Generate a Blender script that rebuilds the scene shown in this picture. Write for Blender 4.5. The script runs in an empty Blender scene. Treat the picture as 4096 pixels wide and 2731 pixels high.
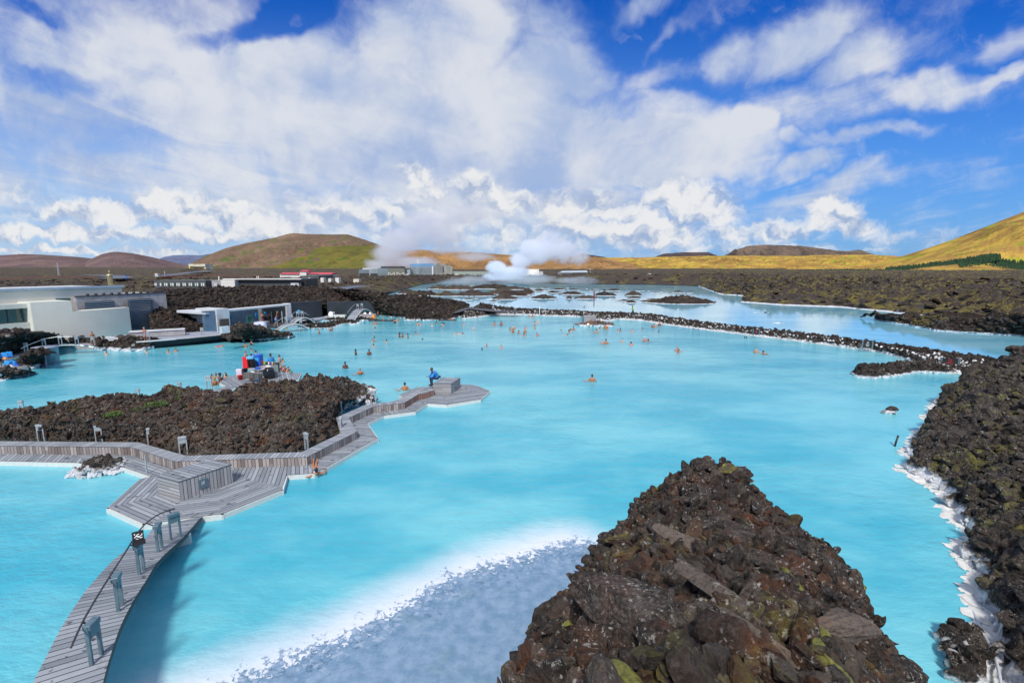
import bpy, bmesh, math, random
import numpy as np
from mathutils import Vector, Matrix, Euler
R = math.radians
random.seed(11); RNG = np.random.default_rng(11)
scene = bpy.context.scene
COL = scene.collection
# ------------------------------------------------------------------ camera
EYE = 10.0
PITCH = math.atan(297.5/1934.2)
cam_d = bpy.data.cameras.new('camera'); cam = bpy.data.objects.new('camera', cam_d); COL.objects.link(cam)
cam_d.lens = 17.0; cam_d.sensor_width = 36.0; cam_d.clip_start = 0.1; cam_d.clip_end = 60000
cam.location = (0, 0, EYE); cam.rotation_euler = (R(90)-PITCH, 0, 0)
scene.camera = cam
scene.view_settings.view_transform = 'Standard'; scene.view_settings.look = 'None'
scene.view_settings.gamma = 1; scene.view_settings.use_curve_mapping = False
scene.view_settings.exposure = 0.14
scene.cycles.use_denoising = True; scene.cycles.adaptive_threshold = .02
scene.cycles.volume_step_rate = 3.0; scene.cycles.volume_max_steps = 96
scene.cycles.volume_bounces = 7; scene.cycles.max_bounces = 8; scene.cycles.diffuse_bounces = 3; scene.cycles.glossy_bounces = 3; scene.cycles.caustics_reflective = False
SUN_EL, SUN_AZ = R(47), R(186)      # azimuth clockwise from +Y (view direction)
SUN_DIR = Vector((math.sin(SUN_AZ)*math.cos(SUN_EL), math.cos(SUN_AZ)*math.cos(SUN_EL), math.sin(SUN_EL)))

# ------------------------------------------------------------------ node expressions
class X:
    """a socket with arithmetic"""
    def __init__(s, nt, k): s.nt = nt; s.k = k
    def _m(s, op, *a, clamp=False):
        n = s.nt.nodes.new('ShaderNodeMath'); n.operation = op; n.use_clamp = clamp
        for i, v in enumerate((s,)+a):
            if isinstance(v, X): s.nt.links.new(v.k, n.inputs[i])
            else: n.inputs[i].default_value = v
        return X(s.nt, n.outputs[0])
    def __add__(s, o): return s._m('ADD', o)
    __radd__ = __add__
    def __sub__(s, o): return s._m('SUBTRACT', o)
    def __rsub__(s, o): return (s*-1)+o
    def __mul__(s, o): return s._m('MULTIPLY', o)
    __rmul__ = __mul__
    def __truediv__(s, o): return s._m('DIVIDE', o)
    def __rtruediv__(s, o): return s._m('POWER', -1.0)*o
    def mx(s, o): return s._m('MAXIMUM', o)
    def mn(s, o): return s._m('MINIMUM', o)
    def pw(s, o): return s._m('POWER', o)
    def ab(s): return s._m('ABSOLUTE')
    def fr(s): return s._m('FRACT')
    def fl(s): return s._m('FLOOR')
    def sm(s, a, b, lo=0., hi=1.):
        n = s.nt.nodes.new('ShaderNodeMapRange'); n.interpolation_type = 'SMOOTHSTEP'
        s.nt.links.new(s.k, n.inputs[0])
        for i, v in enumerate((a, b, lo, hi)):
            if isinstance(v, X): s.nt.links.new(v.k, n.inputs[1+i])
            else: n.inputs[1+i].default_value = v
        return X(s.nt, n.outputs[0])
    def li(s, a, b, lo=0., hi=1.):
        n = s.nt.nodes.new('ShaderNodeMapRange'); n.clamp = True
        s.nt.links.new(s.k, n.inputs[0])
        for i, v in enumerate((a, b, lo, hi)): n.inputs[1+i].default_value = v
        return X(s.nt, n.outputs[0])
def vec(nt, x, y, z=0.):
    n = nt.nodes.new('ShaderNodeCombineXYZ')
    for i, v in enumerate((x, y, z)):
        if isinstance(v, X): nt.links.new(v.k, n.inputs[i])
        else: n.inputs[i].default_value = v
    return X(nt, n.outputs[0])
def sep(v):
    n = v.nt.nodes.new('ShaderNodeSeparateXYZ'); v.nt.links.new(v.k, n.inputs[0])
    return [X(v.nt, n.outputs[i]) for i in range(3)]
def vop(op, a, b=None, scale=None):
    n = a.nt.nodes.new('ShaderNodeVectorMath'); n.operation = op
    a.nt.links.new(a.k, n.inputs[0])
    if b is not None:
        if isinstance(b, X): a.nt.links.new(b.k, n.inputs[1])
        else: n.inputs[1].default_value = b
    if scale is not None:
        if isinstance(scale, X): a.nt.links.new(scale.k, n.inputs['Scale'])
        else: n.inputs['Scale'].default_value = scale
    return X(a.nt, n.outputs['Value' if op in ('LENGTH', 'DOT_PRODUCT', 'DISTANCE') else 'Vector'])
def noise(v, scale, detail=4, rough=.55, color=False, dist=0., ty='FBM', dim='3D'):
    n = v.nt.nodes.new('ShaderNodeTexNoise'); n.noise_type = ty; n.normalize = True; n.noise_dimensions = dim
    v.nt.links.new(v.k, n.inputs['Vector'])
    n.inputs['Scale'].default_value = scale; n.inputs['Detail'].default_value = detail
    n.inputs['Roughness'].default_value = rough; n.inputs['Distortion'].default_value = dist
    return X(v.nt, n.outputs['Color' if color else 'Fac'])
def voro(v, scale, feature='F1', out='Distance', rnd=1.0):
    n = v.nt.nodes.new('ShaderNodeTexVoronoi'); n.feature = feature
    v.nt.links.new(v.k, n.inputs['Vector']); n.inputs['Scale'].default_value = scale
    if 'Randomness' in n.inputs: n.inputs['Randomness'].default_value = rnd
    return X(v.nt, n.outputs[out])
def mix(f, a, b):
    nt = f.nt if isinstance(f, X) else (a.nt if isinstance(a, X) else b.nt)
    n = nt.nodes.new('ShaderNodeMix'); n.data_type = 'RGBA'
    for s, v in ((n.inputs[0], f), (n.inputs[6], a), (n.inputs[7], b)):
        if isinstance(v, X): nt.links.new(v.k, s)
        elif isinstance(v, (tuple, list)): s.default_value = (*v[:3], 1)
        else: s.default_value = v
    return X(nt, n.outputs[2])
def position(nt): return X(nt, nt.nodes.new('ShaderNodeNewGeometry').outputs['Position'])
def normal(nt): return X(nt, nt.nodes.new('ShaderNodeNewGeometry').outputs['Normal'])
def objco(nt): return X(nt, nt.nodes.new('ShaderNodeTexCoord').outputs['Object'])
def attr(nt, name):
    n = nt.nodes.new('ShaderNodeAttribute'); n.attribute_name = name
    return X(nt, n.outputs['Fac'])
def new_mat(name):
    m = bpy.data.materials.new(name); m.use_nodes = True
    nt = m.node_tree; b = nt.nodes['Principled BSDF']
    return m, nt, b
def put(nt, b, name, v):
    if isinstance(v, X): nt.links.new(v.k, b.inputs[name])
    elif isinstance(v, (tuple, list)) and len(v) == 3: b.inputs[name].default_value = (*v, 1)
    else: b.inputs[name].default_value = v
def bump(nt, b, h, strength=.5, dist=.05):
    n = nt.nodes.new('ShaderNodeBump'); n.inputs['Strength'].default_value = strength
    n.inputs['Distance'].default_value = dist
    nt.links.new(h.k, n.inputs['Height']); nt.links.new(n.outputs[0], b.inputs['Normal'])

# ------------------------------------------------------------------ sky
def pixdir(sx, sy):
    x = (sx-2048)/1934.2; yc = -(sy-1365.5)/1934.2
    cp, sp = math.cos(PITCH), math.sin(PITCH)
    return (x, cp+yc*sp, -sp+yc*cp)
world = bpy.data.worlds.new('World'); scene.world = world; world.use_nodes = True
wn = world.node_tree; wn.nodes.clear()
wo = wn.nodes.new('ShaderNodeOutputWorld'); bg = wn.nodes.new('ShaderNodeBackground')
wn.links.new(bg.outputs[0], wo.inputs[0])
sky = wn.nodes.new('ShaderNodeTexSky'); sky.sky_type = 'NISHITA'; sky.sun_disc = False
sky.sun_elevation = SUN_EL; sky.sun_rotation = SUN_AZ
sky.air_density = 1.0; sky.dust_density = 0.3; sky.ozone_density = 3.5; sky.altitude = 300
hs = wn.nodes.new('ShaderNodeHueSaturation'); hs.inputs['Saturation'].default_value = 1.42; hs.inputs['Value'].default_value = 1.12
hs.inputs['Hue'].default_value = 0.5
wn.links.new(sky.outputs[0], hs.inputs['Color'])
skyc = X(wn, hs.outputs[0])
dirv = X(wn, wn.nodes.new('ShaderNodeTexCoord').outputs['Generated'])
dx, dy, dz = sep(dirv)
ady = dy.ab().mx(0.08)
U = dx/ady; V = (dz/ady).mx(0.0)
uv = vec(wn, U, V)
def gn(sx, sy):
    d = pixdir(sx, sy); return d[0]/d[1], d[2]/d[1]
def blob(co, cx, cy, rx, ry, rot=0., soft=.5, amp=1., prev=None):
    """soft ellipse; pixel-sized numbers of the photo turned into sky angles"""
    u0, v0 = gn(cx, cy); k = 1/1934.2*(1+u0*u0*0)
    n = wn.nodes.new('ShaderNodeMapping'); n.vector_type = 'TEXTURE'
    if prev is not None:      # one after the other, so that few values are alive at a time
        a = wn.nodes.new('ShaderNodeVectorMath'); a.operation = 'MULTIPLY_ADD'
        wn.links.new(prev.k, a.inputs[0]); a.inputs[1].default_value = (1e-7,)*3; wn.links.new(co.k, a.inputs[2])
        co = X(wn, a.outputs[0])
    wn.links.new(co.k, n.inputs['Vector'])
    n.inputs['Location'].default_value = (u0, v0, 0); n.inputs['Rotation'].default_value = (0, 0, R(rot))
    n.inputs['Scale'].default_value = (rx*k, ry*k, 1)
    return vop('LENGTH', X(wn, n.outputs[0])).sm(1+soft, 1-soft, 0, amp)
# warped coordinates
def wn2(v, sc, det, amt):
    return vop('ADD', v, vop('SCALE', vop('SUBTRACT', noise(v, sc, det, .6, color=True, dim='2D'), (.5, .5, .5)), scale=amt))
uvs = wn2(uv, 4.2, 4, .13)
# streak coordinates radiate from a point on the horizon
vp = gn(2150, 1045)
vv = (V*1.0-vp[1]+.10)
pc = vec(wn, (U-vp[0])/vv, .55/vv)
streak = noise(wn2(pc, 1.1, 2, .9), 2.1, 6, .6, dim='2D')
fine = noise(uvs, 9.0, 5, .62, dim='2D')
H = [  # high sheet: (x, y, rx, ry, rot, soft, amp)
    (1350, 480, 1150, 300, -10, .6, 1.0), (700, 660, 900, 170, -14, .7, .7), (1750, 150, 360, 230, 35, .6, .85),
    (2500, 555, 560, 150, -7, .4, 1.0), (2960, 560, 180, 75, 25, .5, .95), (150, 430, 480, 110, -12, .7, .65),
    (500, 60, 620, 110, 0, .7, .5), (2200, 370, 240, 190, -35, .6, .85), (1750, 760, 750, 120, -6, .8, .85),
    (60, 230, 260, 90, -20, .8, .42), (2160, 100, 130, 90, 0, .6, .55), (2580, 0, 110, 40, 10, .8, .5),
    (3230, 160, 190, 105, 28, .7, .85), (2960, 245, 110, 80, 30, .7, .66), (3480, 245, 170, 95, 15, .7, .75),
    (3330, 425, 250, 90, 8, .8, .55), (3720, 355, 240, 50, 9, .8, .66), (4070, 270, 150, 28, 25, .8, .6),
    (3230, 680, 120, 34, 14, .8, .66), (3480, 560, 240, 28, 12, .9, .55), (3330, 760, 250, 42, 16, .8, .56),
    (4060, 170, 90, 45, 10, .8, .45), (2560, 350, 200, 46, 20, .9, .45), (3180, 590, 70, 30, 10, .8, .55),
    (2700, 140, 90, 25, 40, .9, .3), (-600, 500, 700, 200, -12, .7, .7), (4700, 320, 400, 160, 20, .7, .6)]
hi = None
for b_ in H:
    e = blob(uvs, *b_, prev=hi); hi = e if hi is None else hi.mx(e)
holes = None
for b_ in [(1080, 85, 190, 55, 20, .7, 1), (880, 140, 160, 34, 10, .8, .7), (200, 335, 260, 34, 4, .8, .62), (130, 70, 130, 44, -20, .8, .55),
           (2500, 440, 280, 34, -10, .8, .6), (640, 340, 190, 40, -20, .9, .5), (440, 400, 90, 26, 0, .9, .35), (1000, 640, 500, 30, -16, .9, .25), (330, 560, 420, 60, -3, .9, .45)]:
    e = blob(uvs, *b_, prev=holes); holes = e if holes is None else holes.mx(e)
hi = hi.mx(V.sm(.85, 1.5)*.8)  # cloud added overhead, out of view, to lessen the blue ambient light
hden = (hi*1.35 + (streak-.5)*.95 + (fine-.5)*.75 - holes*1.0 - .08).sm(-.15, 1.0)
# low cumulus banks
C = [(2000, 790, 230, 48, -14, .6, .95), (1690, 730, 110, 52, -35, .6, 1), (1880, 755, 80, 62, 0, .6, 1), (2400, 830, 330, 60, -4, .6, .95), (2760, 800, 190, 80, -10, .6, 1),
     (2850, 850, 150, 70, 0, .6, 1), (2620, 930, 260, 80, 0, .6, .95), (3000, 935, 280, 46, 4, .6, .8), (3340, 860, 110, 66, -12, .6, 1.1), (3400, 905, 120, 36, 0, .6, 1),
     (3600, 945, 460, 34, -2, .9, .5), (2200, 930, 460, 80, 0, .8, .8), (720, 825, 210, 66, 0, .6, 1.05), (420, 850, 380, 48, 0, .7, 1), (980, 890, 320, 54, -8, .7, 1), (900, 820, 110, 36, 0, .7, .9),
     (200, 930, 480, 36, 0, .8, 1), (850, 945, 460, 36, 0, .8, 1), (100, 790, 300, 44, -8, .9, .55), (300, 1005, 800, 18, 0, .8, .9), (1500, 870, 460, 90, -4, .9, .8), (3000, 1000, 500, 22, 0, .8, .7),
     (-700, 900, 600, 80, 0, .7, .9), (4700, 900, 500, 60, 0, .7, .6)]
qw = wn2(uv, 17, 3, .05)
m = None
for c in C:
    e = blob(qw, *c, prev=m); m = e if m is None else m.mx(e)
n0 = noise(vop('MULTIPLY', qw, (1, 1.4, 1)), 14, 5, .58, dim='2D')
n1 = noise(vop('MULTIPLY', vop('ADD', qw, (.007, .018, 0)), (1, 1.4, 1)), 14, 3, .58, dim='2D')
cden = (m*1.35 + (n0-.5)*1.6 - .34).sm(-.2, 1.05)
# the tops of the heaps catch the light, their flat undersides are grey
relief = ((n0-n1)*2.1 + (n0-.5)*.8 + .66 + (m-.9)*.3).sm(.05, .95)
under = blob(uvs, 1850, 690, 560, 95, -6, .9, .55).mx(blob(uvs, 1500, 420, 500, 90, -14, .9, .28)).mx(blob(uvs, 2150, 250, 300, 60, -30, .9, .25))
broad = noise(uvs, 2.6, 4, .55, dim='2D')
hcol = mix(((broad-.5)*2.0+(streak-.5)*.6+(fine-.5)*.7+.66-under).sm(.10, .95), (.34, .44, .66), (.66, .685, .735))
ccol = mix(relief, (.33, .42, .60), (.76, .765, .775))
base = vop('MULTIPLY', skyc, (.046, .064, .112))
side = U.sm(-.9, .9)
hz = mix(side, (.38, .55, .76), (.12, .33, .65))
c0 = mix(V.sm(.55, -.02, 0, .92)*side.li(0, 1, 1, .8), base, hz)
c1 = mix(hden*.95, c0, hcol)
c2 = mix(cden*.96, c1, ccol)
wn.links.new(c2.k, bg.inputs['Color']); bg.inputs['Strength'].default_value = 1.0
world.cycles.sampling_method = 'MANUAL'; world.cycles.sample_map_resolution = 512
# ------------------------------------------------------------------ sun (veiled by thin cloud, so its shadows are soft)
sd = bpy.data.lights.new('sun', 'SUN'); sun = bpy.data.objects.new('sun', sd); COL.objects.link(sun)
sd.energy = 3.9; sd.angle = R(8); sd.color = (1.0, .93, .82)
sun.rotation_euler = SUN_DIR.to_track_quat('Z', 'Y').to_euler()
# ------------------------------------------------------------------ placing by sight: photo pixel -> world
CP, SP = math.cos(PITCH), math.sin(PITCH)
def G(sx, sy, z=0.0):
    d = pixdir(sx, sy); t = (z-EYE)/d[2]
    return Vector((d[0]*t, d[1]*t, z))
def AT(sx, sy, Y):
    d = pixdir(sx, sy); t = Y/d[1]
    return Vector((d[0]*t, Y, EYE+d[2]*t))
# ------------------------------------------------------------------ numpy noise
def _hash(ix, iy, s):
    h = (ix.astype(np.int64)*374761393 + iy.astype(np.int64)*668265263 + s*2147483647) & 0xffffffff
    h = ((h ^ (h >> 13))*1274126177) & 0xffffffff
    return ((h ^ (h >> 16)) & 0xffff)/65535.0
def vnoise(x, y, s=0):
    ix = np.floor(x); iy = np.floor(y); fx = x-ix; fy = y-iy
    fx = fx*fx*fx*(fx*(fx*6-15)+10); fy = fy*fy*fy*(fy*(fy*6-15)+10)
    a = _hash(ix, iy, s); b = _hash(ix+1, iy, s); c = _hash(ix, iy+1, s); d = _hash(ix+1, iy+1, s)
    return (a+(b-a)*fx)*(1-fy)+(c+(d-c)*fx)*fy
def fbm(x, y, oct=5, s=0, ridged=False, gain=.5):
    t = 0; a = 1; n = 0; ca, sa = math.cos(.6), math.sin(.6)
    for i in range(oct):
        v = vnoise(x, y, s+i)
        if ridged: v = 1-abs(2*v-1)
        t = t+v*a; n += a; a *= gain
        x, y = (x*ca-y*sa)*2.03+3.1, (x*sa+y*ca)*2.03+1.7
    return t/n
def cell(x, y, s=0):
    """distance to nearest feature point and its random value: bouldery ground"""
    ix = np.floor(x); iy = np.floor(y); best = np.full(x.shape, 9.0); val = np.zeros(x.shape)
    for a in (-1, 0, 1):
        for b in (-1, 0, 1):
            px = ix+a+_hash(ix+a, iy+b, s); py = iy+b+_hash(ix+a, iy+b, s+7)
            d = np.hypot(px-x, py-y); k = d < best
            best = np.where(k, d, best); val = np.where(k, _hash(ix+a, iy+b, s+13), val)
    return best, val
# ------------------------------------------------------------------ objects
ORG = {}
def tag(o, label=None, cat=None, group=None, kind=None):
    for k, v in (('label', label), ('category', cat), ('group', group), ('kind', kind)):
        if v: o[k] = v
    return o
def empty(name, loc, label, cat, group=None, rz=0):
    o = bpy.data.objects.new(name, None); COL.objects.link(o); o.location = loc; o.rotation_euler.z = rz
    o.empty_display_size = .2
    ORG[o] = Vector(loc)
    return tag(o, label, cat, group)
def mesh_np(name, V, F, m=None, smooth=True, parent=None, mats=None, mi=None, loc=None):
    me = bpy.data.meshes.new(name); V = np.asarray(V, dtype=np.float32)
    off = Vector((0, 0, 0))
    if loc is not None: off = Vector(loc)
    elif parent is not None: off = ORG[parent]
    V = V-np.array(off, dtype=np.float32)
    me.vertices.add(len(V)); me.vertices.foreach_set('co', V.ravel())
    if isinstance(F, np.ndarray):
        k = F.shape[1]; n = len(F)
        me.loops.add(n*k); me.loops.foreach_set('vertex_index', F.astype(np.int32).ravel())
        me.polygons.add(n); me.polygons.foreach_set('loop_start', np.arange(0, n*k, k, dtype=np.int32))
    else:
        flat = [i for f in F for i in f]; st = np.cumsum([0]+[len(f) for f in F[:-1]]) if F else []
        me.loops.add(len(flat)); me.loops.foreach_set('vertex_index', flat)
        me.polygons.add(len(F)); me.polygons.foreach_set('loop_start', np.asarray(st, dtype=np.int32))
    for x in (mats or ([m] if m else [])): me.materials.append(x)
    if mi is not None: me.polygons.foreach_set('material_index', np.asarray(mi, dtype=np.int32))
    me.polygons.foreach_set('use_smooth', np.full(len(me.polygons), smooth, dtype=bool))
    me.update(calc_edges=True); me.validate()
    o = bpy.data.objects.new(name, me); COL.objects.link(o)
    if parent is not None: o.parent = parent; ORG[o] = ORG[parent]
    else: o.location = off; ORG[o] = off
    return o
class MB:
    """collects simple shaped pieces, then links them as ONE mesh"""
    def __init__(s): s.v = []; s.f = []
    def add(s, v, f):
        n = len(s.v); s.v += [tuple(p) for p in v]; s.f += [tuple(i+n for i in q) for q in f]; return s
    def frame(s, c, ax, ay, az, sx, sy, sz):
        c = Vector(c); P = []
        for k in (-1, 1):
            for j in (-1, 1):
                for i in (-1, 1): P.append(c+ax*(i*sx/2)+ay*(j*sy/2)+az*(k*sz/2))
        return s.add(P, [(0, 2, 3, 1), (4, 5, 7, 6), (0, 1, 5, 4), (2, 6, 7, 3), (0, 4, 6, 2), (1, 3, 7, 5)])
    def box(s, c, sx, sy, sz, rz=0., ch=0.):
        """ch: chamfered vertical/top edges"""
        if ch <= 0:
            return s.frame(c, Vector((math.cos(rz), math.sin(rz), 0)), Vector((-math.sin(rz), math.cos(rz), 0)), Vector((0, 0, 1)), sx, sy, sz)
        ring = lambda a, b, z, q: [(x, y, z) for x, y in ((-a+q, -b), (a-q, -b), (a, -b+q), (a, b-q), (a-q, b), (-a+q, b), (-a, b-q), (-a, -b+q))]
        a, b, h = sx/2, sy/2, sz/2
        P = ring(a-ch, b-ch, -h, ch*.6)+ring(a, b, -h+ch, ch)+ring(a, b, h-ch, ch)+ring(a-ch, b-ch, h, ch*.6)
        cr, sr = math.cos(rz), math.sin(rz)
        P = [(c[0]+x*cr-y*sr, c[1]+x*sr+y*cr, c[2]+z) for x, y, z in P]
        F = [tuple(range(7, -1, -1)), tuple(range(24, 32))]
        for k in range(3):
            for i in range(8): F.append((k*8+i, k*8+(i+1) % 8, k*8+8+(i+1) % 8, k*8+8+i))
        return s.add(P, F)
    def beam(s, a, b, w, h, up=(0, 0, 1)):
        a, b = Vector(a), Vector(b); d = (b-a); L = d.length; d.normalize()
        u = Vector(up); r = d.cross(u)
        if r.length < 1e-4: r = d.cross(Vector((1, 0, 0)))
        r.normalize(); u = r.cross(d)
        return s.frame((a+b)/2, d, r, u, L, w, h)
    def prism(s, poly, z0, z1):
        n = len(poly)
        A = sum(poly[i][0]*poly[(i+1) % n][1]-poly[(i+1) % n][0]*poly[i][1] for i in range(n))
        if A < 0: poly = poly[::-1]
        z0 = z0 if hasattr(z0, '__len__') else [z0]*n; z1 = z1 if hasattr(z1, '__len__') else [z1]*n
        P = [(p[0], p[1], z0[i]) for i, p in enumerate(poly)]+[(p[0], p[1], z1[i]) for i, p in enumerate(poly)]
        return s.add(P, [tuple(range(n-1, -1, -1)), tuple(range(n, 2*n))]+[(i, (i+1) % n, n+(i+1) % n, n+i) for i in range(n)])
    def tube(s, pts, r, seg=8, cap=True):
        pts = [Vector(p) for p in pts]; n = len(pts); P = []; rr = r if hasattr(r, '__len__') else [r]*n
        ref = Vector((0, 0, 1))
        for i, p in enumerate(pts):
            d = (pts[min(i+1, n-1)]-pts[max(i-1, 0)]).normalized()
            x = d.cross(ref)
            if x.length < .05: x = d.cross(Vector((0, 1, 0)))
            x.normalize(); y = d.cross(x)
            for k in range(seg):
                t = 2*math.pi*k/seg; P.append(p+(x*math.cos(t)+y*math.sin(t))*rr[i])
        F = [(i*seg+k, i*seg+(k+1) % seg, (i+1)*seg+(k+1) % seg, (i+1)*seg+k) for i in range(n-1) for k in range(seg)]
        if cap: F += [tuple(range(seg-1, -1, -1)), tuple((n-1)*seg+k for k in range(seg))]
        return s.add(P, [tuple(reversed(f)) for f in F])
    def ell(s, c, rx, ry, rz, seg=12, ring=8, cut=None, rot=None):
        P = []; F = []; c = Vector(c)
        for i in range(ring+1):
            ph = math.pi*i/ring
            for k in range(seg):
                t = 2*math.pi*k/seg; q = Vector((rx*math.sin(ph)*math.cos(t), ry*math.sin(ph)*math.sin(t), rz*math.cos(ph)))
                if rot is not None: q = rot @ q
                P.append(c+q)
        for i in range(ring):
            for k in range(seg): F.append((i*seg+k, (i+1)*seg+k, (i+1)*seg+(k+1) % seg, i*seg+(k+1) % seg))
        return s.add(P, F)
    def lathe(s, c, prof, seg=16):
        P = []; c = Vector(c)
        for r, z in prof:
            for k in range(seg):
                t = 2*math.pi*k/seg; P.append(c+Vector((r*math.cos(t), r*math.sin(t), z)))
        F = [(i*seg+k, i*seg+(k+1) % seg, (i+1)*seg+(k+1) % seg, (i+1)*seg+k) for i in range(len(prof)-1) for k in range(seg)]
        F += [tuple(range(seg-1, -1, -1)), tuple((len(prof)-1)*seg+k for k in range(seg))]
        return s.add(P, F)
    def build(s, name, m, parent=None, smooth=False, loc=None):
        return mesh_np(name, np.array([tuple(p) for p in s.v], dtype=np.float32), s.f, m, smooth, parent, loc=loc)
def copy_tree(o, parent=None):
    c = o.copy(); COL.objects.link(c); c.parent = parent; ORG[c] = ORG.get(o, Vector((0, 0, 0)))
    for ch in list(o.children): copy_tree(ch, c)
    return c
# ------------------------------------------------------------------ materials
def plain(name, col, rough=.6, var=.12, scale=3., metal=0., bmp=0., spec=.5, stain=None, emit=None):
    m, nt, b = new_mat(name); p = position(nt)
    n = noise(p, scale, 4, .6)
    c = mix(n.sm(.3, .7), tuple(max(0, x*(1-var)) for x in col), tuple(min(1, x*(1+var)) for x in col))
    if stain:
        c = mix(noise(vop('MULTIPLY', p, (1, 1, .25)), scale*.6, 5, .65).sm(.55, .75)*.5, c, stain)
    put(nt, b, 'Base Color', c); put(nt, b, 'Roughness', (n*.2+rough-.1)); b.inputs['Metallic'].default_value = metal
    b.inputs['Specular IOR Level'].default_value = spec
    if bmp: bump(nt, b, noise(p, scale*6, 5), bmp, .02)
    if emit: b.inputs['Emission Color'].default_value = (*emit[:3], 1); b.inputs['Emission Strength'].default_value = emit[3]
    return m
def lava_mat(name, fs=1.0, moss=.5, silica=.25, red=.35, lichen=.3, bright=1.0, mosscol=(.13, .125, .03), bdist=.06, grey=.5, white=.0):
    m, nt, b = new_mat(name); p = position(nt); nrm = normal(nt); nz = sep(nrm)[2]; pz = sep(p)[2]
    q = vop('SCALE', p, scale=fs)
    big = noise(q, .55, 4, .6); mid = noise(q, 2.6, 5, .62); fin = noise(q, 14, 6, .68)
    k = bright
    c = mix(mid.sm(.3, .7), (.016*k, .013*k, .012*k), (.058*k, .046*k, .040*k))
    c = mix((fin.sm(.42, .8)*grey), c, (.20*k, .185*k, .17*k))
    c = mix((noise(q, 1.1, 4, .6).sm(.50, .68)*(mid.sm(.35, .6)))*red, c, (.12*k, .050*k, .026*k))
    # every block has its own tone
    oi = X(nt, nt.nodes.new('ShaderNodeObjectInfo').outputs['Random'])
    tone = (attr(nt, 'tone')+oi).fr()
    c = mix(tone.sm(.55, .95)*.5, c, (.15*k, .125*k, .105*k)); c = mix(((tone*7.3).fr()).sm(.6, 1.)*red*.6, c, (.10*k, .045*k, .025*k))
    # crusts of pale lichen
    sp = noise(q, 16, 5, .7).sm(.56, .64)*noise(q, 1.7, 4, .65).sm(.46, .60)
    c = mix(sp*lichen, c, (.42, .41, .38))
    bl = noise(q, 4.5, 6, .75).sm(.585, .63)*noise(q, 1.1, 3, .6).sm(.50, .60)
    c = mix(bl*lichen*.8, c, (.40, .40, .38))
    c = mix(noise(q, 22, 4, .7).sm(.50, .30)*.55, c, (.008*k, .007*k, .006*k))
    if white:
        wsp = (voro(q, 1.9, out='Distance').sm(.26, .16))*(noise(q, .8, 2).sm(.48, .62))
        c = mix(wsp*white, c, (.62, .63, .64))
    # moss sits on what faces up
    mo = (nz+(fin-.5)*.5).sm(.45, .8)*(noise(q, .9, 5, .65)+(big-.5)*.8).sm(.60-.22*moss, .74-.22*moss)
    mc = mix(noise(q, 6, 4).sm(.35, .65), tuple(x*.55 for x in mosscol), tuple(x*1.45 for x in mosscol))
    c = mix(mo*min(1, moss*1.6), c, mc)
    # silica left by the water
    if silica > 0:
        si = ((mid-.5)*silica*1.6+pz*-1+silica).sm(-.02, silica*.45)
        c = mix(si, c, mix(fin.sm(.3, .6), (.50, .52, .56), (.74, .76, .80)))
    put(nt, b, 'Base Color', c); put(nt, b, 'Roughness', .92); b.inputs['Specular IOR Level'].default_value = .2
    h = fin*.9+noise(q, 5, 6, .75)*1.1+voro(q, 11, out='Distance')*.4
    bump(nt, b, h, 1.0, bdist*1.5/fs)
    return m
# rocks: a few hewn shapes reused
def rock_template(seed, cuts=9, sub=3):
    r = np.random.default_rng(seed)
    bm = bmesh.new(); bmesh.ops.create_icosphere(bm, subdivisions=sub, radius=1.0)
    V = np.array([v.co[:] for v in bm.verts]); F = np.array([[v.index for v in f.verts] for f in bm.faces]); bm.free()
    for _ in range(cuts+6):
        n = r.normal(size=3); n /= np.linalg.norm(n); d = r.uniform(.36, .74)
        t = V@n-d; V = V-np.outer(np.maximum(t, 0)*.93, n)
    V *= np.array([1.1, r.uniform(.55, .95), r.uniform(.42, .78)])
    a = fbm(V[:, 0]*2.5+seed, V[:, 1]*2.5+V[:, 2]*1.7, 4, seed)-.5; b_ = fbm(V[:, 2]*4+seed, V[:, 0]*4-V[:, 1]*2, 3, seed+5, True)-.5
    V = V*(1+a[:, None]*.22+b_[:, None]*.30)*1.25
    return V.astype(np.float32), F
ROCKS = [rock_template(s, 6+s % 5) for s in range(1, 11)]
ROCKS_LO = [rock_template(s, 5+s % 4, 2) for s in range(21, 29)]
ROCKS_HI = []
for s_ in range(41, 53):
    v_, f_ = rock_template(s_, 5+s_ % 5, 4); q_ = fbm(v_[:, 0]*7+v_[:, 2]*5, v_[:, 1]*7-v_[:, 2]*6, 4, s_, True)-.5; v_ = v_*(1+q_[:, None]*.16); ROCKS_HI.append((v_.astype(np.float32), f_))
def rotm(n, r):
    q = r.normal(size=(n, 4)); q /= np.linalg.norm(q, axis=1)[:, None]
    w, x, y, z = q.T
    return np.stack([1-2*(y*y+z*z), 2*(x*y-z*w), 2*(x*z+y*w), 2*(x*y+z*w), 1-2*(x*x+z*z), 2*(y*z-x*w), 2*(x*z-y*w), 2*(y*z+x*w), 1-2*(x*x+y*y)], 1).reshape(n, 3, 3)
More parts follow.
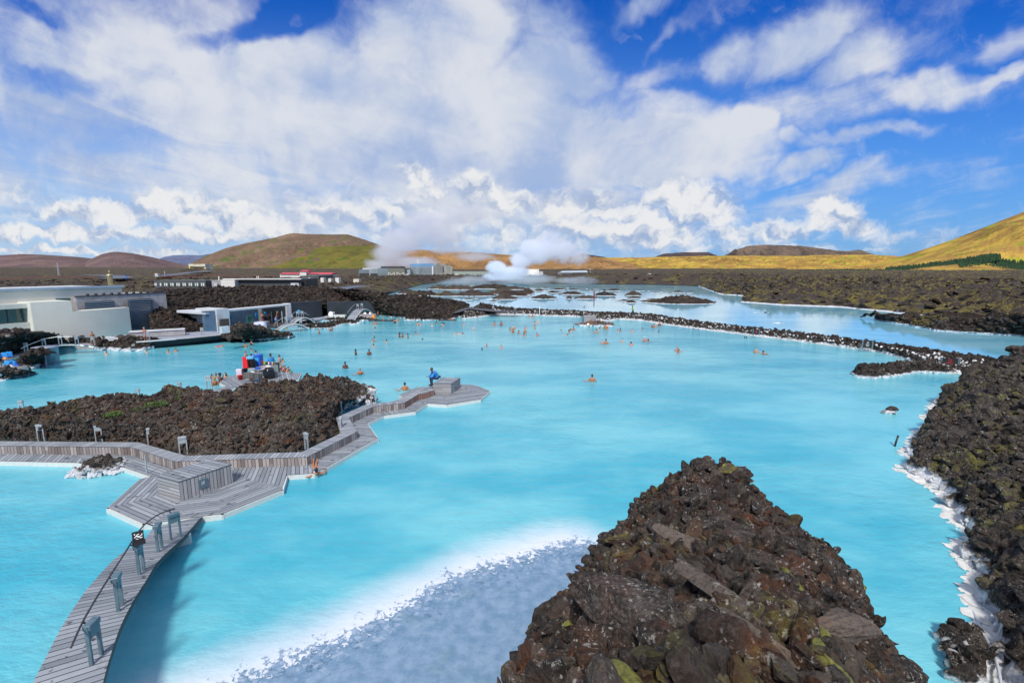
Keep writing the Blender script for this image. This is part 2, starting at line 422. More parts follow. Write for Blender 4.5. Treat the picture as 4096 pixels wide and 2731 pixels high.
def rubble(name, P, S, m, label, lo=True, seed=1, flat=1.0, smooth=False):
    """all the small stones of one slope: one mass nobody would count"""
    r = np.random.default_rng(seed); T = ROCKS_LO if lo else ROCKS
    n = len(P); Rm = rotm(n, r); k = r.integers(0, len(T), n); VV = []; FF = []; base = 0
    for i, (tv, tf) in enumerate(T):
        ids = np.where(k == i)[0]
        if not len(ids): continue
        v = np.einsum('nij,vj->nvi', Rm[ids], tv)*S[ids][:, None, None]
        v[:, :, 2] *= flat
        v = v+P[ids][:, None, :]; nv = len(tv)
        VV.append(v.reshape(-1, 3)); FF.append((tf[None]+(np.arange(len(ids))*nv)[:, None, None]+base).reshape(-1, 3)); base += nv*len(ids)
    o = mesh_np(name, np.concatenate(VV), np.concatenate(FF), m, smooth)
    tone = np.concatenate([np.repeat(r.random(int((k == i).sum())), len(T[i][0])) for i in range(len(T)) if (k == i).any()])
    at_ = o.data.attributes.new('tone', 'FLOAT', 'POINT'); at_.data.foreach_set('value', tone.astype(np.float32))
    return tag(o, label, 'rubble', kind='stuff')
def boulders(name, P, S, m, label, group, seed=3, special=None, cat='boulder'):
    r = np.random.default_rng(seed); T = ROCKS_HI; me = []
    for i, (tv, tf) in enumerate(T):
        o = mesh_np(name, tv, tf, m, False, loc=(0, 0, 0)); me.append(o.data); bpy.data.objects.remove(o)
    out = []
    for p, s in zip(P, S):
        o = bpy.data.objects.new(name, me[r.integers(len(me))]); COL.objects.link(o)
        o.location = p; o.scale = (s, s*r.uniform(.8, 1.15), s*r.uniform(.8, 1.1)); o.rotation_euler = (r.uniform(-.5, .5), r.uniform(-.5, .5), r.uniform(0, 6.28))
        tag(o, label, cat, group); out.append(o)
    return out
# loft between curves given in the photo (sx, sy, z)
def curve3(pts):
    return np.array([G(*p)[:] if len(p) == 3 else AT(p[0], p[1], p[3])[:] for p in pts])
def resample(P, n):
    d = np.r_[0, np.cumsum(np.linalg.norm(np.diff(P[:, :2], axis=0), axis=1))]; t = np.linspace(0, d[-1], n)
    return np.stack([np.interp(t, d, P[:, k]) for k in range(3)], 1)
def loft(curves, n, rows, ease=True):
    C = [resample(c, n) for c in curves]; out = []
    for i in range(len(C)-1):
        m = rows[i]
        for k in range(m+(i == len(C)-2)):
            t = k/m; g = C[i]*(1-t)+C[i+1]*t
            out.append(g)
    return np.array(out)      # rows, n, 3
def grid_faces(r, c):
    i = np.arange(r-1)[:, None]*c+np.arange(c-1)[None]; i = i.ravel()
    return np.stack([i, i+1, i+c+1, i+c], 1)
def facing_up(V, F):
    a = V[F[:, 1]]-V[F[:, 0]]; b = V[F[:, 2]]-V[F[:, 0]]
    if np.cross(a, b)[:, 2].sum() < 0: F = F[:, ::-1].copy()
    return F
def roughen(g, amp, sc, seed=0, keep_edge=True, side=.5, pw=1.0):
    """bouldery relief; the first row (the shore) keeps its level"""
    x, y = g[..., 0].copy(), g[..., 1].copy()
    w = np.ones(g.shape[:2])
    if keep_edge: w = np.clip(np.arange(g.shape[0])/max(2, g.shape[0]*.08), 0, 1)[:, None]*np.ones(g.shape[1])
    n = fbm(x*sc, y*sc, 5, seed, True, .55)-.55
    c1, v1 = cell(x*sc*1.3, y*sc*1.3, seed+3); c2, v2 = cell(x*sc*3.1, y*sc*3.1, seed+9)
    h = n*1.1+(.55-c1)*v1*1.1+(.5-c2)*(v2*.45)
    g[..., 2] += h*amp*w
    g[..., 0] += (fbm(x*sc*2, y*sc*2, 3, seed+21)-.5)*amp*side; g[..., 1] += (fbm(x*sc*2, y*sc*2, 3, seed+33)-.5)*amp*side
    return g
def sheet(name, g, m, label=None, cat=None, kind=None, smooth=False):
    r, c = g.shape[:2]; V = g.reshape(-1, 3); F = facing_up(V, grid_faces(r, c))
    return tag(mesh_np(name, V, F, m, smooth), label, cat, kind=kind)
def sprinkle(g, n, smin, smax, seed=5, rows=(0., 1.), pw=2.2, sink=.25, up=None):
    """random spots on a sheet, spread evenly over its area, with stone sizes"""
    r = np.random.default_rng(seed); R0 = int(rows[0]*(g.shape[0]-2)); R1 = max(R0+1, int(rows[1]*(g.shape[0]-1)))
    s = g[R0:R1+1]; a = np.linalg.norm(np.cross(s[1:, :-1]-s[:-1, :-1], s[:-1, 1:]-s[:-1, :-1]), axis=2)
    p = a.ravel()/a.sum(); k = r.choice(len(p), n, p=p); i, j = np.divmod(k, a.shape[1]); u, v = r.random((2, n, 1))
    P = s[i, j]*(1-u)*(1-v)+s[i+1, j]*u*(1-v)+s[i, j+1]*(1-u)*v+s[i+1, j+1]*u*v
    S = smin+(smax-smin)*r.random(n)**pw
    P[:, 2] += S*sink
    return P, S
def poly_sd(x, y, poly):
    """signed distance to a polygon, inside positive"""
    P = np.asarray(poly, float); d = np.full(x.shape, 1e9); ins = np.zeros(x.shape, bool); n = len(P)
    for i in range(n):
        a, b = P[i], P[(i+1) % n]; e = b-a
        t = np.clip(((x-a[0])*e[0]+(y-a[1])*e[1])/max(e@e, 1e-9), 0, 1)
        d = np.minimum(d, (x-a[0]-t*e[0])**2+(y-a[1]-t*e[1])**2)
        c = ((a[1] > y) != (b[1] > y)) & (x < (b[0]-a[0])*(y-a[1])/((b[1]-a[1]) or 1e-9)+a[0])
        ins ^= c
    d = np.sqrt(d); return np.where(ins, d, -d)
def line_d(x, y, P):
    d = np.full(x.shape, 1e9)
    for a, b in zip(P[:-1], P[1:]):
        a = np.asarray(a, float); b = np.asarray(b, float); e = b-a
        t = np.clip(((x-a[0])*e[0]+(y-a[1])*e[1])/max(e@e, 1e-9), 0, 1)
        d = np.minimum(d, (x-a[0]-t*e[0])**2+(y-a[1]-t*e[1])**2)
    return np.sqrt(d)
# ================================================================== SETTING
M_MOUND = lava_mat('lava_mound', 1.0, moss=.20, silica=.25, red=1.0, lichen=1.0, bright=.95, grey=.5, mosscol=(.17, .16, .035))
M_SLOPE = lava_mat('lava_bank', .9, moss=.42, silica=.46, red=.15, lichen=1.0, bright=.88, grey=.65)
M_ISLE = lava_mat('lava_island', .8, moss=.34, silica=.25, red=1.0, lichen=.9, bright=1.0, grey=.4, mosscol=(.09, .095, .03))
M_CAUSE = lava_mat('causeway_lava', .8, moss=.0, silica=.35, red=.12, lichen=.5, bright=.75, grey=.25, white=.8)
M_BERM = lava_mat('berm_lava', .45, moss=.12, silica=.2, red=.42, lichen=.3, bright=.72, grey=.18)
M_FIELD = lava_mat('field_lava', .16, moss=.45, silica=.0, red=.35, lichen=.2, bright=.68, grey=.3, mosscol=(.13, .115, .04))
M_FIELDR = lava_mat('field_lava_mossy', .30, moss=.60, silica=.22, red=.35, lichen=.8, bright=.62, grey=.6, mosscol=(.15, .125, .035))
M_WET = lava_mat('silica_lava', .9, moss=.0, silica=.20, red=.1, lichen=.9, bright=.8, grey=.5, white=1.0)

# ---- water --------------------------------------------------------
def cumgrid(a, b, mid, fine, grow):
    r = [mid]; s = fine
    while r[-1] < b: r.append(r[-1]+s); s *= grow
    l = [mid]; s = fine
    while l[-1] > a: l.append(l[-1]-s); s *= grow
    return np.array(sorted(set(l+r)))
gx = cumgrid(-900, 1200, 2, .16, 1.0125); gy = cumgrid(3, 900, 12, .16, 1.0115)
WX, WY = np.meshgrid(gx, gy)
def zoomed(pts, ox, oy, sc): return [(ox+x/sc, oy+y/sc) for x, y in pts]
outer = zoomed([(-700, 1330), (0, 1060), (400, 920), (700, 800), (1100, 620), (1400, 490), (1650, 370), (1900, 290), (2100, 240), (2250, 200), (2352, 212), (2440, 240)], 700, 1950, 1.47)
inner = zoomed([(-500, 1480), (280, 1150), (600, 1010), (900, 910), (1100, 820), (1250, 740), (1450, 620), (1650, 510), (1850, 450), (2050, 400), (2200, 350), (2352, 310), (2460, 320)], 700, 1950, 1.47)
close = [Vector((8, 14, 0)), Vector((8, 2, 0)), Vector((-12, 2, 0))]
sd_out = poly_sd(WX, WY, [tuple(G(*p)[:2]) for p in outer]+[tuple(p[:2]) for p in close])
sd_in = poly_sd(WX, WY, [tuple(G(*p)[:2]) for p in inner]+[tuple(p[:2]) for p in close])
NEAR = [(1850, 1276), (2000, 1258), (2096, 1260), (2191, 1264), (2329, 1268), (2383, 1283), (2436, 1284), (2474, 1277), (2574, 1283), (2650, 1297), (2765, 1312),
        (2900, 1329), (3186, 1364), (3351, 1386), (3516, 1408), (3626, 1435), (3660, 1452), (3720, 1482), (3792, 1493), (3957, 1499), (4060, 1497)]
FART = [(1863, 1232, 1.2), (1885, 1234, .8), (1925, 1217, 2), (1956, 1217, 1.8), (2000, 1230, 1.2), (2153, 1239, .9), (2268, 1245, .8), (2383, 1252, .8), (2497, 1254, .8), (2612, 1261, .8),
        (2680, 1272, .7), (2760, 1286, .7), (2900, 1303, .7), (3075, 1322, .75), (3351, 1353, .8), (3626, 1391, .8), (3902, 1427, .8), (4023, 1452, .9), (4060, 1458, 1)]
SHORE_R = [(4060, 1452), (4020, 1461), (3960, 1500), (3899, 1533), (3829, 1561), (3778, 1594), (3736, 1622), (3752, 1650), (3708, 1668), (3735, 1700), (3666, 1743), (3652, 1789), (3620, 1817), (3700, 1850),
           (3615, 1878), (3699, 1925), (3792, 1983), (3808, 2048), (3867, 2123), (3909, 2160), (3835, 2205), (3905, 2271), (3925, 2340), (3895, 2388), (3973, 2462), (3988, 2499), (3960, 2560), (3990, 2640), (4020, 2731), (4080, 2900)]
near = curve3([(x, y, 0) for x, y in NEAR]); far = curve3(FART)
# what lies beyond the causeway is the calmer outer lagoon
mid = (resample(near, 60)+resample(far, 60))/2
beyond = [tuple(p[:2]) for p in mid]+[(80, 30), (1300, 30), (1300, 1000), (-950, 1000), (-950, 200), (-60, 116)]
sd_far = poly_sd(WX, WY, beyond)
shoreR = curve3([(x, y, 0) for x, y in SHORE_R])
edge = np.minimum(line_d(WX, WY, shoreR[:, :2]), line_d(WX, WY, near[:, :2]))
Vw = np.stack([WX.ravel(), WY.ravel(), np.zeros(WX.size)], 1)
water = tag(mesh_np('water', Vw, facing_up(Vw, grid_faces(*WX.shape)), None, True), kind='structure')
for nm, a in (('outer', sd_out), ('inner', sd_in), ('beyond', sd_far), ('shore', edge)):
    at_ = water.data.attributes.new(nm, 'FLOAT', 'POINT'); at_.data.foreach_set('value', np.clip(a, -30, 30).astype(np.float32).ravel())
m, nt, b = new_mat('milky_water'); p = position(nt)
flat = vop('MULTIPLY', p, (1, 1, 0))
n1 = noise(vop('MULTIPLY', p, (.055, .10, 0)), 1, 5, .62); n2 = noise(flat, .8, 5, .6)
deep = mix(n1.sm(.38, .62), (.05, .36, .48), (.16, .50, .58))
a_out, a_in, a_far, a_sh = attr(nt, 'outer'), attr(nt, 'inner'), attr(nt, 'beyond'), attr(nt, 'shore')
lag = mix(n1.sm(.3, .7), (.13, .40, .54), (.26, .54, .66))
c = mix(a_far.sm(-.5, .5), deep, lag)
shn = (a_sh+(noise(flat, 1.6, 5, .65)-.5)*1.7)
c = mix(shn.sm(2.4, .1)*.35, c, (.20, .58, .66))
c = mix(shn.sm(.26, .10)*.95*(1-a_far.sm(-1., 0.)), c, (.66, .72, .76))
whitef = (a_out+(n2-.5)*.9).sm(-.9, 1.5)
c = mix(whitef*.96, c, (.68, .71, .78))
bedn = noise(flat, 2.4, 7, .68); bedf = noise(flat, 11, 4, .7)
cells = voro(flat, 3.2, 'DISTANCE_TO_EDGE').sm(.0, .05)
bed = mix(bedn.sm(.35, .65), (.14, .24, .36), (.22, .32, .45))
flk = voro(vop('ADD', flat, vop('SCALE', noise(flat, 5, 3, color=True), scale=.25)), 8.0, out='Color'); fk = sep(flk)[0]
bed = mix((fk.sm(.80, .84)*bedn.sm(.42, .52))*a_in.sm(1.6, .2)*.7, bed, (.36, .44, .56)); bed = mix(fk.sm(.16, .12)*a_in.sm(2.5, .4)*.6*noise(flat, 1.3, 3).sm(.45, .55), bed, (.09, .15, .22))
bed = mix((bedf.sm(.58, .70))*.16, bed, (.38, .45, .58))
bed = mix(noise(flat, .9, 4).sm(.55, .75)*.4, bed, (.10, .20, .20))
inn = (a_in*.9+(bedn-.5)*2.0+(bedf-.5)*1.0+(fk-.5)*.5)
c = mix(inn.sm(-.05, .10), c, bed)
c = mix(inn.sm(-.3, .1)*inn.sm(.9, .2)*(1-cells)*.6, c, (.06, .12, .20))
put(nt, b, 'Base Color', c)
# ripples: short wind waves, still water in the outer lagoon
wv = vop('MULTIPLY', p, (.55, 1.0, 0))
rip = noise(wv, 2.8, 4, .6)+noise(vop('MULTIPLY', p, (.3, .55, 0)), 1.0, 2, .5)*1.2
calm = a_far.sm(.5, -.5, .06, 1.0)*(1-inn.sm(-1.5, 0)*.7)*noise(flat, .05, 3).sm(.35, .65, .5, 1.1)
bn = nt.nodes.new('ShaderNodeBump'); bn.inputs['Distance'].default_value = .13
nt.links.new(rip.k, bn.inputs['Height']); nt.links.new((calm*.68).k, bn.inputs['Strength']); nt.links.new(bn.outputs[0], b.inputs['Normal'])
put(nt, b, 'Roughness', a_far.sm(-.5, .5, .12, .05)); b.inputs['IOR'].default_value = 1.33
water.data.materials.append(m)

# ---- low base ground under everything --------------------------------
gnd = MB().add([(-60000, 260, -2), (60000, 260, -2), (60000, 60000, -2), (-60000, 60000, -2)], [(0, 1, 2, 3)]).build('ground', M_FIELD)
tag(gnd, kind='structure')

# ---- the mound the view is taken from --------------------------------
Ls = [(1555, 1078, 4.8), (1500, 1120, 3.6), (1458, 1190, 3.0), (1405, 1242, 3.1), (1352, 1266, 3.6), (1340, 1330, 4.0), (1298, 1380, 4.3), (1235, 1440, 4.8), (1208, 1505, 5.2), (1180, 1568, 5.5), (1075, 1660, 6.0), (950, 1860, 6.6)]
Rs = [(1695, 1072, 5.0), (1740, 1135, 4.7), (1810, 1192, 4.5), (1855, 1215, 4.4), (1905, 1265, 4.4), (1962, 1312, 4.5), (1985, 1356, 4.5), (2008, 1400, 4.6), (2022, 1450, 4.5), (2030, 1568, 4.6), (2090, 1700, 5), (2200, 1900, 6)]
In = [(1600, 1160, 5.1), (1650, 1250, 5.3), (1500, 1290, 5.2), (1780, 1330, 5.5), (1600, 1400, 6.2), (1420, 1420, 5.6), (1750, 1470, 6.3), (1900, 1450, 5.5), (1600, 1568, 7.1), (1350, 1560, 6.0), (1900, 1568, 6.0), (1600, 1800, 7.6), (1625, 1076, 5.0)]
k = k4 = 4096/2352
ctl = np.array([G(x*k, y*k, z)[:] for x, y, z in Ls+Rs+In]); rim = np.array([G(x*k, y*k, z)[:] for x, y, z in Ls[::-1]+Rs])
rim = np.concatenate([rim, [[5.2, 1.5, 6.2], [-1.5, 1.2, 6.8]]])
D = np.linalg.norm(ctl[:, None, :2]-ctl[None, :, :2], axis=2); n = len(ctl)
A = np.block([[D, np.ones((n, 1))], [np.ones((1, n)), np.zeros((1, 1))]]); w = np.linalg.solve(A+np.diag([-.02]*n+[0]), np.r_[ctl[:, 2], 0])
mx_, my_ = np.meshgrid(np.arange(-9, 16, .09), np.arange(1.0, 27, .09))
zz = sum(w[i]*np.hypot(mx_-ctl[i, 0], my_-ctl[i, 1]) for i in range(n))+w[n]
sd = poly_sd(mx_, my_, rim[:, :2])
dd = np.full(mx_.shape, 1e9); rz = np.zeros(mx_.shape)
for i in range(len(rim)):
    a, b_ = rim[i], rim[(i+1) % len(rim)]; e = (b_-a)[:2]
    t = np.clip(((mx_-a[0])*e[0]+(my_-a[1])*e[1])/(e@e), 0, 1); d = np.hypot(mx_-a[0]-t*e[0], my_-a[1]-t*e[1])
    k_ = d < dd; dd = np.where(k_, d, dd); rz = np.where(k_, a[2]+(b_[2]-a[2])*t, rz)
zz = np.where(sd > 0, zz-np.clip(.25-sd, 0, .25), rz-.30-dd*2.3+np.clip(dd-1.2, 0, 9)*1.1)
gm = np.stack([mx_, my_, np.clip(zz, -.8, 9)], 2)
amp = np.where(gm[..., 2] > .1, 1., .2)
c1, v1 = cell(mx_*1.5, my_*1.5, 3); c2, v2 = cell(mx_*3.7, my_*3.7, 9)
gm[..., 2] += amp*((fbm(mx_*1.3, my_*1.3, 5, 4, True)-.55)*.42+(.5-c1)*v1*.42+(.5-c2)*v2*.16)
gm[..., 0] += (fbm(mx_*3, my_*3, 3, 50)-.5)*.22; gm[..., 1] += (fbm(mx_*3, my_*3, 3, 60)-.5)*.22
keep = (gm[..., 2] > -.6) & (sd > -9)
V = gm.reshape(-1, 3); F = grid_faces(*mx_.shape); F = F[keep.ravel()[F].any(1)]
mound = tag(mesh_np('lava_mound', V, facing_up(V, F), M_MOUND, False), kind='structure')
vis = np.argwhere((gm[..., 2] > .15) & (sd > -3.0)); r = np.random.default_rng(5)
def pick(n, smin, smax, pw, sink):
    q = vis[r.integers(0, len(vis), n)]; P = gm[q[:, 0], q[:, 1]]+r.uniform(-.05, .05, (n, 3)); S = smin+(smax-smin)*r.random(n)**pw
    P[:, 2] += S*sink; return P, S
P, S = pick(11000, .035, .15, 2.0, .2); rubble('lava_rubble', P, S, M_MOUND, 'loose brown lava stones heaped over the mound in front', True, 2)
P, S = pick(3000, .09, .25, 1.6, .15)
rubble('coarse_lava_rubble', P, S, M_MOUND, 'fist to head sized lava blocks lodged in the mound in front', False, 4)
P, S = pick(100, .20, .38, 1.4, .12)
kk = np.hypot(P[:, 0]-.0, P[:, 1]) > 4.0
boulders('lava_boulder', P[kk], S[kk], M_MOUND, 'angular brown lava boulder wedged in the rubble of the big mound in front', 'boulders of the mound in front', 8)

P, S = pick(46, .10, .22, 1.3, .35)
M_MOSS = plain('moss_cushion', (.16, .16, .035), .95, .45, 22, bmp=.9)
rubble('moss_cushions', P, S, M_MOSS, 'small yellow green moss cushions dotted over the mound in front', False, 44, .55, True)
def on_mound(x, y):
    for dx_ in range(0, 400, 14):        # walk down the line of sight until it meets the mound
        x2 = x-dx_ if x > 2800 else x+dx_
        for t in np.arange(2.0, 24, .05):
            d = pixdir(x2, y); px_, py_, pz_ = d[0]*t, d[1]*t, EYE+d[2]*t; i = int(round((py_-1.0)/.09)); j = int(round((px_+9)/.09))
            if pz_ < .6: break
            if 0 <= i < gm.shape[0] and 0 <= j < gm.shape[1] and gm[i, j, 2] >= pz_: return Vector((px_, py_, gm[i, j, 2]-.05))
    return G(x, y, 5)
M_SLABL = lava_mat('lichen_slab', 1.3, moss=.12, silica=0, red=.3, lichen=1.0, bright=1.3, grey=.7, white=.9); M_SLABM = lava_mat('mossy_slab', 1.0, moss=1.0, silica=0, red=.3, lichen=.5, bright=1., grey=.4, mosscol=(.20, .19, .05))
M_SLABR = lava_mat('rusty_slab', 1.0, moss=.0, silica=0, red=1.0, lichen=.2, bright=1.7, grey=.2); M_SLABG = lava_mat('grey_slab', 1.2, moss=.05, silica=0, red=.1, lichen=.8, bright=1.25, grey=.6)
for i, (x, y, L, W_, H_, rz_, tl, m_, lab) in enumerate([
    (1480, 1440, 1.05, .50, .40, -.95, .25, M_SLABL, 'largest slab of the mound, dark with white lichen blotches, lying aslant'), (1680, 1400, .55, .22, .22, -1.0, .3, M_SLABG, 'long smooth grey slab beside the lichen blotched one'),
    (1600, 1265, .55, .30, .20, -.5, .35, M_SLABR, 'rusty red block under a ledge in the middle of the mound'), (1455, 1238, .60, .22, .14, .1, 0, M_SLABM, 'flat ledge thick with pale yellow moss on the mound shoulder'),
    (1385, 1450, .28, .26, .24, 0, 0, M_SLABM, 'rounded moss cushion boulder on the western flank of the mound'), (1665, 1225, .50, .40, .12, -.6, .3, M_SLABG, 'flat violet grey plate with white specks above the rusty block'),
    (1905, 1300, .40, .24, .22, -.8, 0, M_SLABL, 'jutting dark block on the eastern rim of the mound'), (1240, 1420, .36, .25, .22, .4, 0, M_MOUND, 'dark block on the western rim of the mound beside the pale lake bed'),
    (1790, 1300, .46, .24, .20, -.7, .2, M_SLABL, 'speckled dark block high on the eastern slope of the mound'), (1672, 1088, .26, .22, .22, .25, .1, M_SLABM, 'mossy block crowning the tip of the mound'),
    (1750, 1500, .42, .22, .2, -.9, .1, M_SLABR, 'rust brown block low on the mound'), (1905, 1480, .55, .34, .30, .3, 0, M_SLABR, 'broad rusty boulder near the white crusted eastern foot of the mound'), (1500, 1165, .26, .2, .18, .2, 0, M_SLABM, 'square boulder with bright green moss near the tip of the mound')]):
    tv, tf = ROCKS_HI[(i*5+3) % len(ROCKS_HI)]; o = mesh_np('lava_slab', tv, tf, m_, False, loc=(0, 0, 0)); o.location = on_mound(x*k4, y*k4)+Vector((0, 0, H_*.42)); o.scale = (L, W_, H_); o.rotation_euler = (tl, tl*.5, rz_); tag(o, lab, 'rock', 'large slabs of the mound')
# ---- rocky bank along the eastern shore --------------------------------
out = np.array([1, .22, 0]); s0 = shoreR.copy(); s0[:, 2] = -.12
off = lambda d, z: np.stack([shoreR[:, 0]+d*out[0], shoreR[:, 1]+d*out[1], np.full(len(shoreR), z)], 1)
gr = loft([s0, off(.28, .28), off(1.15, .95), off(4.0, 1.8), off(9, 2.3), off(22, 2.6)], 420, [5, 10, 22, 26, 30])
gr = roughen(gr, .75, .75, 31); sheet('lava_bank', gr, M_SLOPE, kind='structure')
P, S = sprinkle(gr, 7000, .06, .30, 6, (0.02, .75), 2.0, .2); rubble('bank_rubble', P, S, M_SLOPE, 'dark mossy lava stones covering the bank beside the lagoon', True, 6)
P, S = sprinkle(gr, 75, .4, .85, 7, (0.06, .62), 1.8, .1)
boulders('mossy_boulder', P, S, M_SLOPE, 'dark lava boulder with moss and lichen on the bank beside the lagoon', 'boulders of the mossy bank', 9)
P, S = sprinkle(gr, 60, .16, .42, 17, (0., .05), 1.5, .0)
boulders('shore_boulder', P, S, M_WET, 'silica crusted lava rock at the waterline of the mossy bank', 'white crusted rocks along the mossy bank', 10)

M_CRUST = plain('silica_crust', (.60, .61, .60), .7, .12, 3, bmp=.5, stain=(.45, .40, .28))
def ledge(name, line, n, smin, smax, seed, label, inl=(-.35, .3)):
    rr = np.random.default_rng(seed); q = resample(line, 600); t = rr.integers(1, 598, n); d = q[t+1]-q[t-1]; nn_ = np.stack([-d[:, 1], d[:, 0], d[:, 2]*0], 1); nn_ /= np.linalg.norm(nn_, axis=1)[:, None]
    P = q[t]+nn_*rr.uniform(*inl, (n, 1)); P[:, 2] = rr.uniform(.0, .035, n); cl_ = fbm(t/14., t*0+.5, 3, seed); S = (smin+(smax-smin)*rr.random(n)**1.6)*(.35+1.3*cl_)
    rubble(name, P, S, M_CRUST, label, True, seed, .12, False)
ledge('silica_ledge', shoreR, 1700, .07, .30, 61, 'white mineral crust ledges lapped by the water along the mossy bank')
ledge('silica_rim', near[:22], 1500, .10, .26, 62, 'thin white mineral rim along the pool side of the causeway', (-.3, .2))
M_WHEAP = lava_mat('crusted_heap', .9, moss=0, silica=.42, red=.1, lichen=1.0, bright=.9, grey=.8, white=1.0)
M_WSTONE2 = lava_mat('silica_coated', .9, moss=0, silica=1.0, red=.1, lichen=1.0, bright=.9, grey=.8, white=1.0)
# ---- island behind the plank bench --------------------------------
cr = [(-60, 1660, 1.9), (0, 1657, 1.9), (128, 1647, 1.9), (217, 1634, 1.9), (300, 1603, 2.0), (330, 1601, 2), (366, 1613, 2.0), (380, 1626, 1.9), (402, 1610, 2.0), (446, 1588, 2.0), (557, 1596, 2.0), (629, 1573, 2.0), (719, 1563, 2.1), (790, 1574, 2.1),
      (876, 1585, 2.1), (931, 1578, 2.1), (976, 1553, 2.2), (1023, 1556, 2.2), (1045, 1535, 2.2), (1095, 1540, 2.2), (1104, 1549, 2.2), (1125, 1533, 2.3), (1165, 1536, 2.3), (1248, 1516, 2.3), (1304, 1521, 2.2), (1363, 1518, 1.9), (1397, 1530, 1.6), (1431, 1548, 1.2), (1460, 1570, .8), (1500, 1598, .2)]
fb = [(-60, 1764, .3), (200, 1766, .3), (400, 1768, .3), (553, 1772, .3), (650, 1795, .3), (744, 1826, .3), (980, 1815, .3), (1206, 1806, .3), (1290, 1765, .3), (1360, 1730, .3), (1350, 1690, .2), (1346, 1665, .1), (1380, 1640, -.1), (1430, 1626, -.1), (1505, 1604, -.1)]
mb = [(-60, 1700, 1.35), (130, 1695, 1.35), (300, 1690, 1.5), (420, 1690, 1.5), (560, 1695, 1.5), (740, 1715, 1.5), (980, 1705, 1.6), (1190, 1690, 1.6), (1270, 1655, 1.6), (1320, 1635, 1.3), (1370, 1605, 1.1), (1440, 1590, .6), (1500, 1600, .1)]
c_cr = curve3(cr); c_bk = c_cr.copy(); c_bk[:, 1] += 3.2; c_bk[:, 2] = -.5; c_b2 = c_cr.copy(); c_b2[:, 1] += 1.2; c_b2[:, 2] -= .5
gi = loft([curve3(fb), curve3(mb), c_cr, c_b2, c_bk], 420, [16, 34, 8, 8])
gi = roughen(gi, .62, .75, 41, True); sheet('lava_island', gi, M_ISLE, kind='structure')
P, S = sprinkle(gi, 9500, .04, .20, 8, (0, .85), 2.6, .2); rubble('island_rubble', P, S, M_ISLE, 'brown lava stones covering the island behind the plank bench', True, 8)
P, S = sprinkle(gi, 50, .22, .42, 9, (0.03, .7), 1.8, .1)
boulders('island_boulder', P, S, M_ISLE, 'brown lava boulder on the island behind the plank bench', 'boulders of the lava island', 11)
P = np.array([G(*q)[:] for q in [(1385, 1622, 0), (1410, 1610, .1), (1440, 1600, .1), (1465, 1590, .1), (1395, 1600, .4), (1360, 1590, .7), (1425, 1625, 0), (1345, 1625, .3), (1455, 1540, .1), (1490, 1560, 0), (1448, 1555, .4), (1480, 1612, 0), (1420, 1560, .8), (1385, 1575, .8)]])
boulders('white_rock', P, r.uniform(.25, .55, len(P)), M_WET, 'white crusted lava rock at the tip of the lava island', 'white rocks at the island tip', 12)
P = []; S = []
gf = gi.reshape(-1, 3)
for _ in range(520):
    q = G(r.uniform(1350, 1492), r.uniform(1560, 1632), .3); d_ = np.hypot(gf[:, 0]-q.x, gf[:, 1]-q.y); k_ = int(d_.argmin()); P.append([q.x, q.y, max(.02, gf[k_, 2]) if d_[k_] < .5 else .02]); S.append(r.uniform(.06, .22))
rubble('white_tip_rocks', np.array(P), np.array(S), M_WSTONE2, 'pale silica coated rubble on the eastern tip of the lava island', True, 88)
# small silica covered rock heap in the water beside the bench
c0 = G(405, 1880, 0); P = []; S = []
for _ in range(190):
    a, q = r.uniform(0, 6.28), r.random()**.6; P.append([c0.x+math.cos(a)*q*1.25, c0.y+math.sin(a)*q*.95, .62*(1-q)+.05]); S.append(r.uniform(.08, .24))
tag(rubble('rock_heap', np.array(P), np.array(S), M_WHEAP, 'small heap of white crusted lava rocks standing in the water beside the deck', False, 14), cat='rock heap'); 
bpy.data.objects['rock_heap']['kind'] = 'thing'

# ---- causeway between the lagoons --------------------------------
def push(c, v, z): q = c.copy(); q[:, :2] += v; q[:, 2] = z; return q
nr = resample(near, 80); fr_ = resample(far, 80); dirn = (fr_-nr)[:, :2]; dirn /= np.linalg.norm(dirn, axis=1)[:, None]
gc = loft([push(nr, 0, -.12), push(nr, dirn*.9, .5), push(fr_, -dirn*1.2, .85), fr_+np.array([0, 0, .05]), push(fr_, dirn*2.2, -.4)], 900, [5, 12, 4, 5])
gc = roughen(gc, .32, .9, 51, True); sheet('causeway', gc, M_CAUSE, kind='structure')
P, S = sprinkle(gc, 9000, .08, .30, 12, (0, .95), 2.0, .2); rubble('causeway_rubble', P, S, M_CAUSE, 'black and white lava stones piled along the causeway', True, 12)
P, S = sprinkle(gc, 1800, .10, .30, 13, (0, .26), 1.8, .1); rubble('causeway_shore_stones', P, S, M_WET, 'white crusted stones along the waterline of the causeway', True, 13)
M_WSTONE = plain('white_stone', (.62, .63, .64), .8, .25, 5)
P, S = sprinkle(gc, 1500, .07, .20, 14, (0, .5), 1.6, .45); kx = np.hypot(P[:, 0], P[:, 1]) < 130
rubble('white_stones', P[kx], S[kx], M_WSTONE, 'white stones scattered over the pool side of the causeway', True, 77)
sa = curve3([(3420, 1500, 0), (3440, 1512, 0), (3480, 1514, 0), (3560, 1509, 0), (3654, 1490, 0), (3792, 1493, 0)])
sb = curve3([(3420, 1498, 0), (3428, 1487, .1), (3480, 1480, .2), (3560, 1475, .2), (3626, 1466, .3), (3740, 1462, .5)])
sm_ = (resample(sa, 30)+resample(sb, 30))/2; sm_[:, 2] = .8
gs = loft([push(resample(sa, 30), 0, -.1), sm_, resample(sb, 30)-np.array([0, 0, .15])], 160, [9, 9]); gs = roughen(gs, .3, 1.0, 55)
sheet('causeway_spur', gs, M_CAUSE, kind='structure')
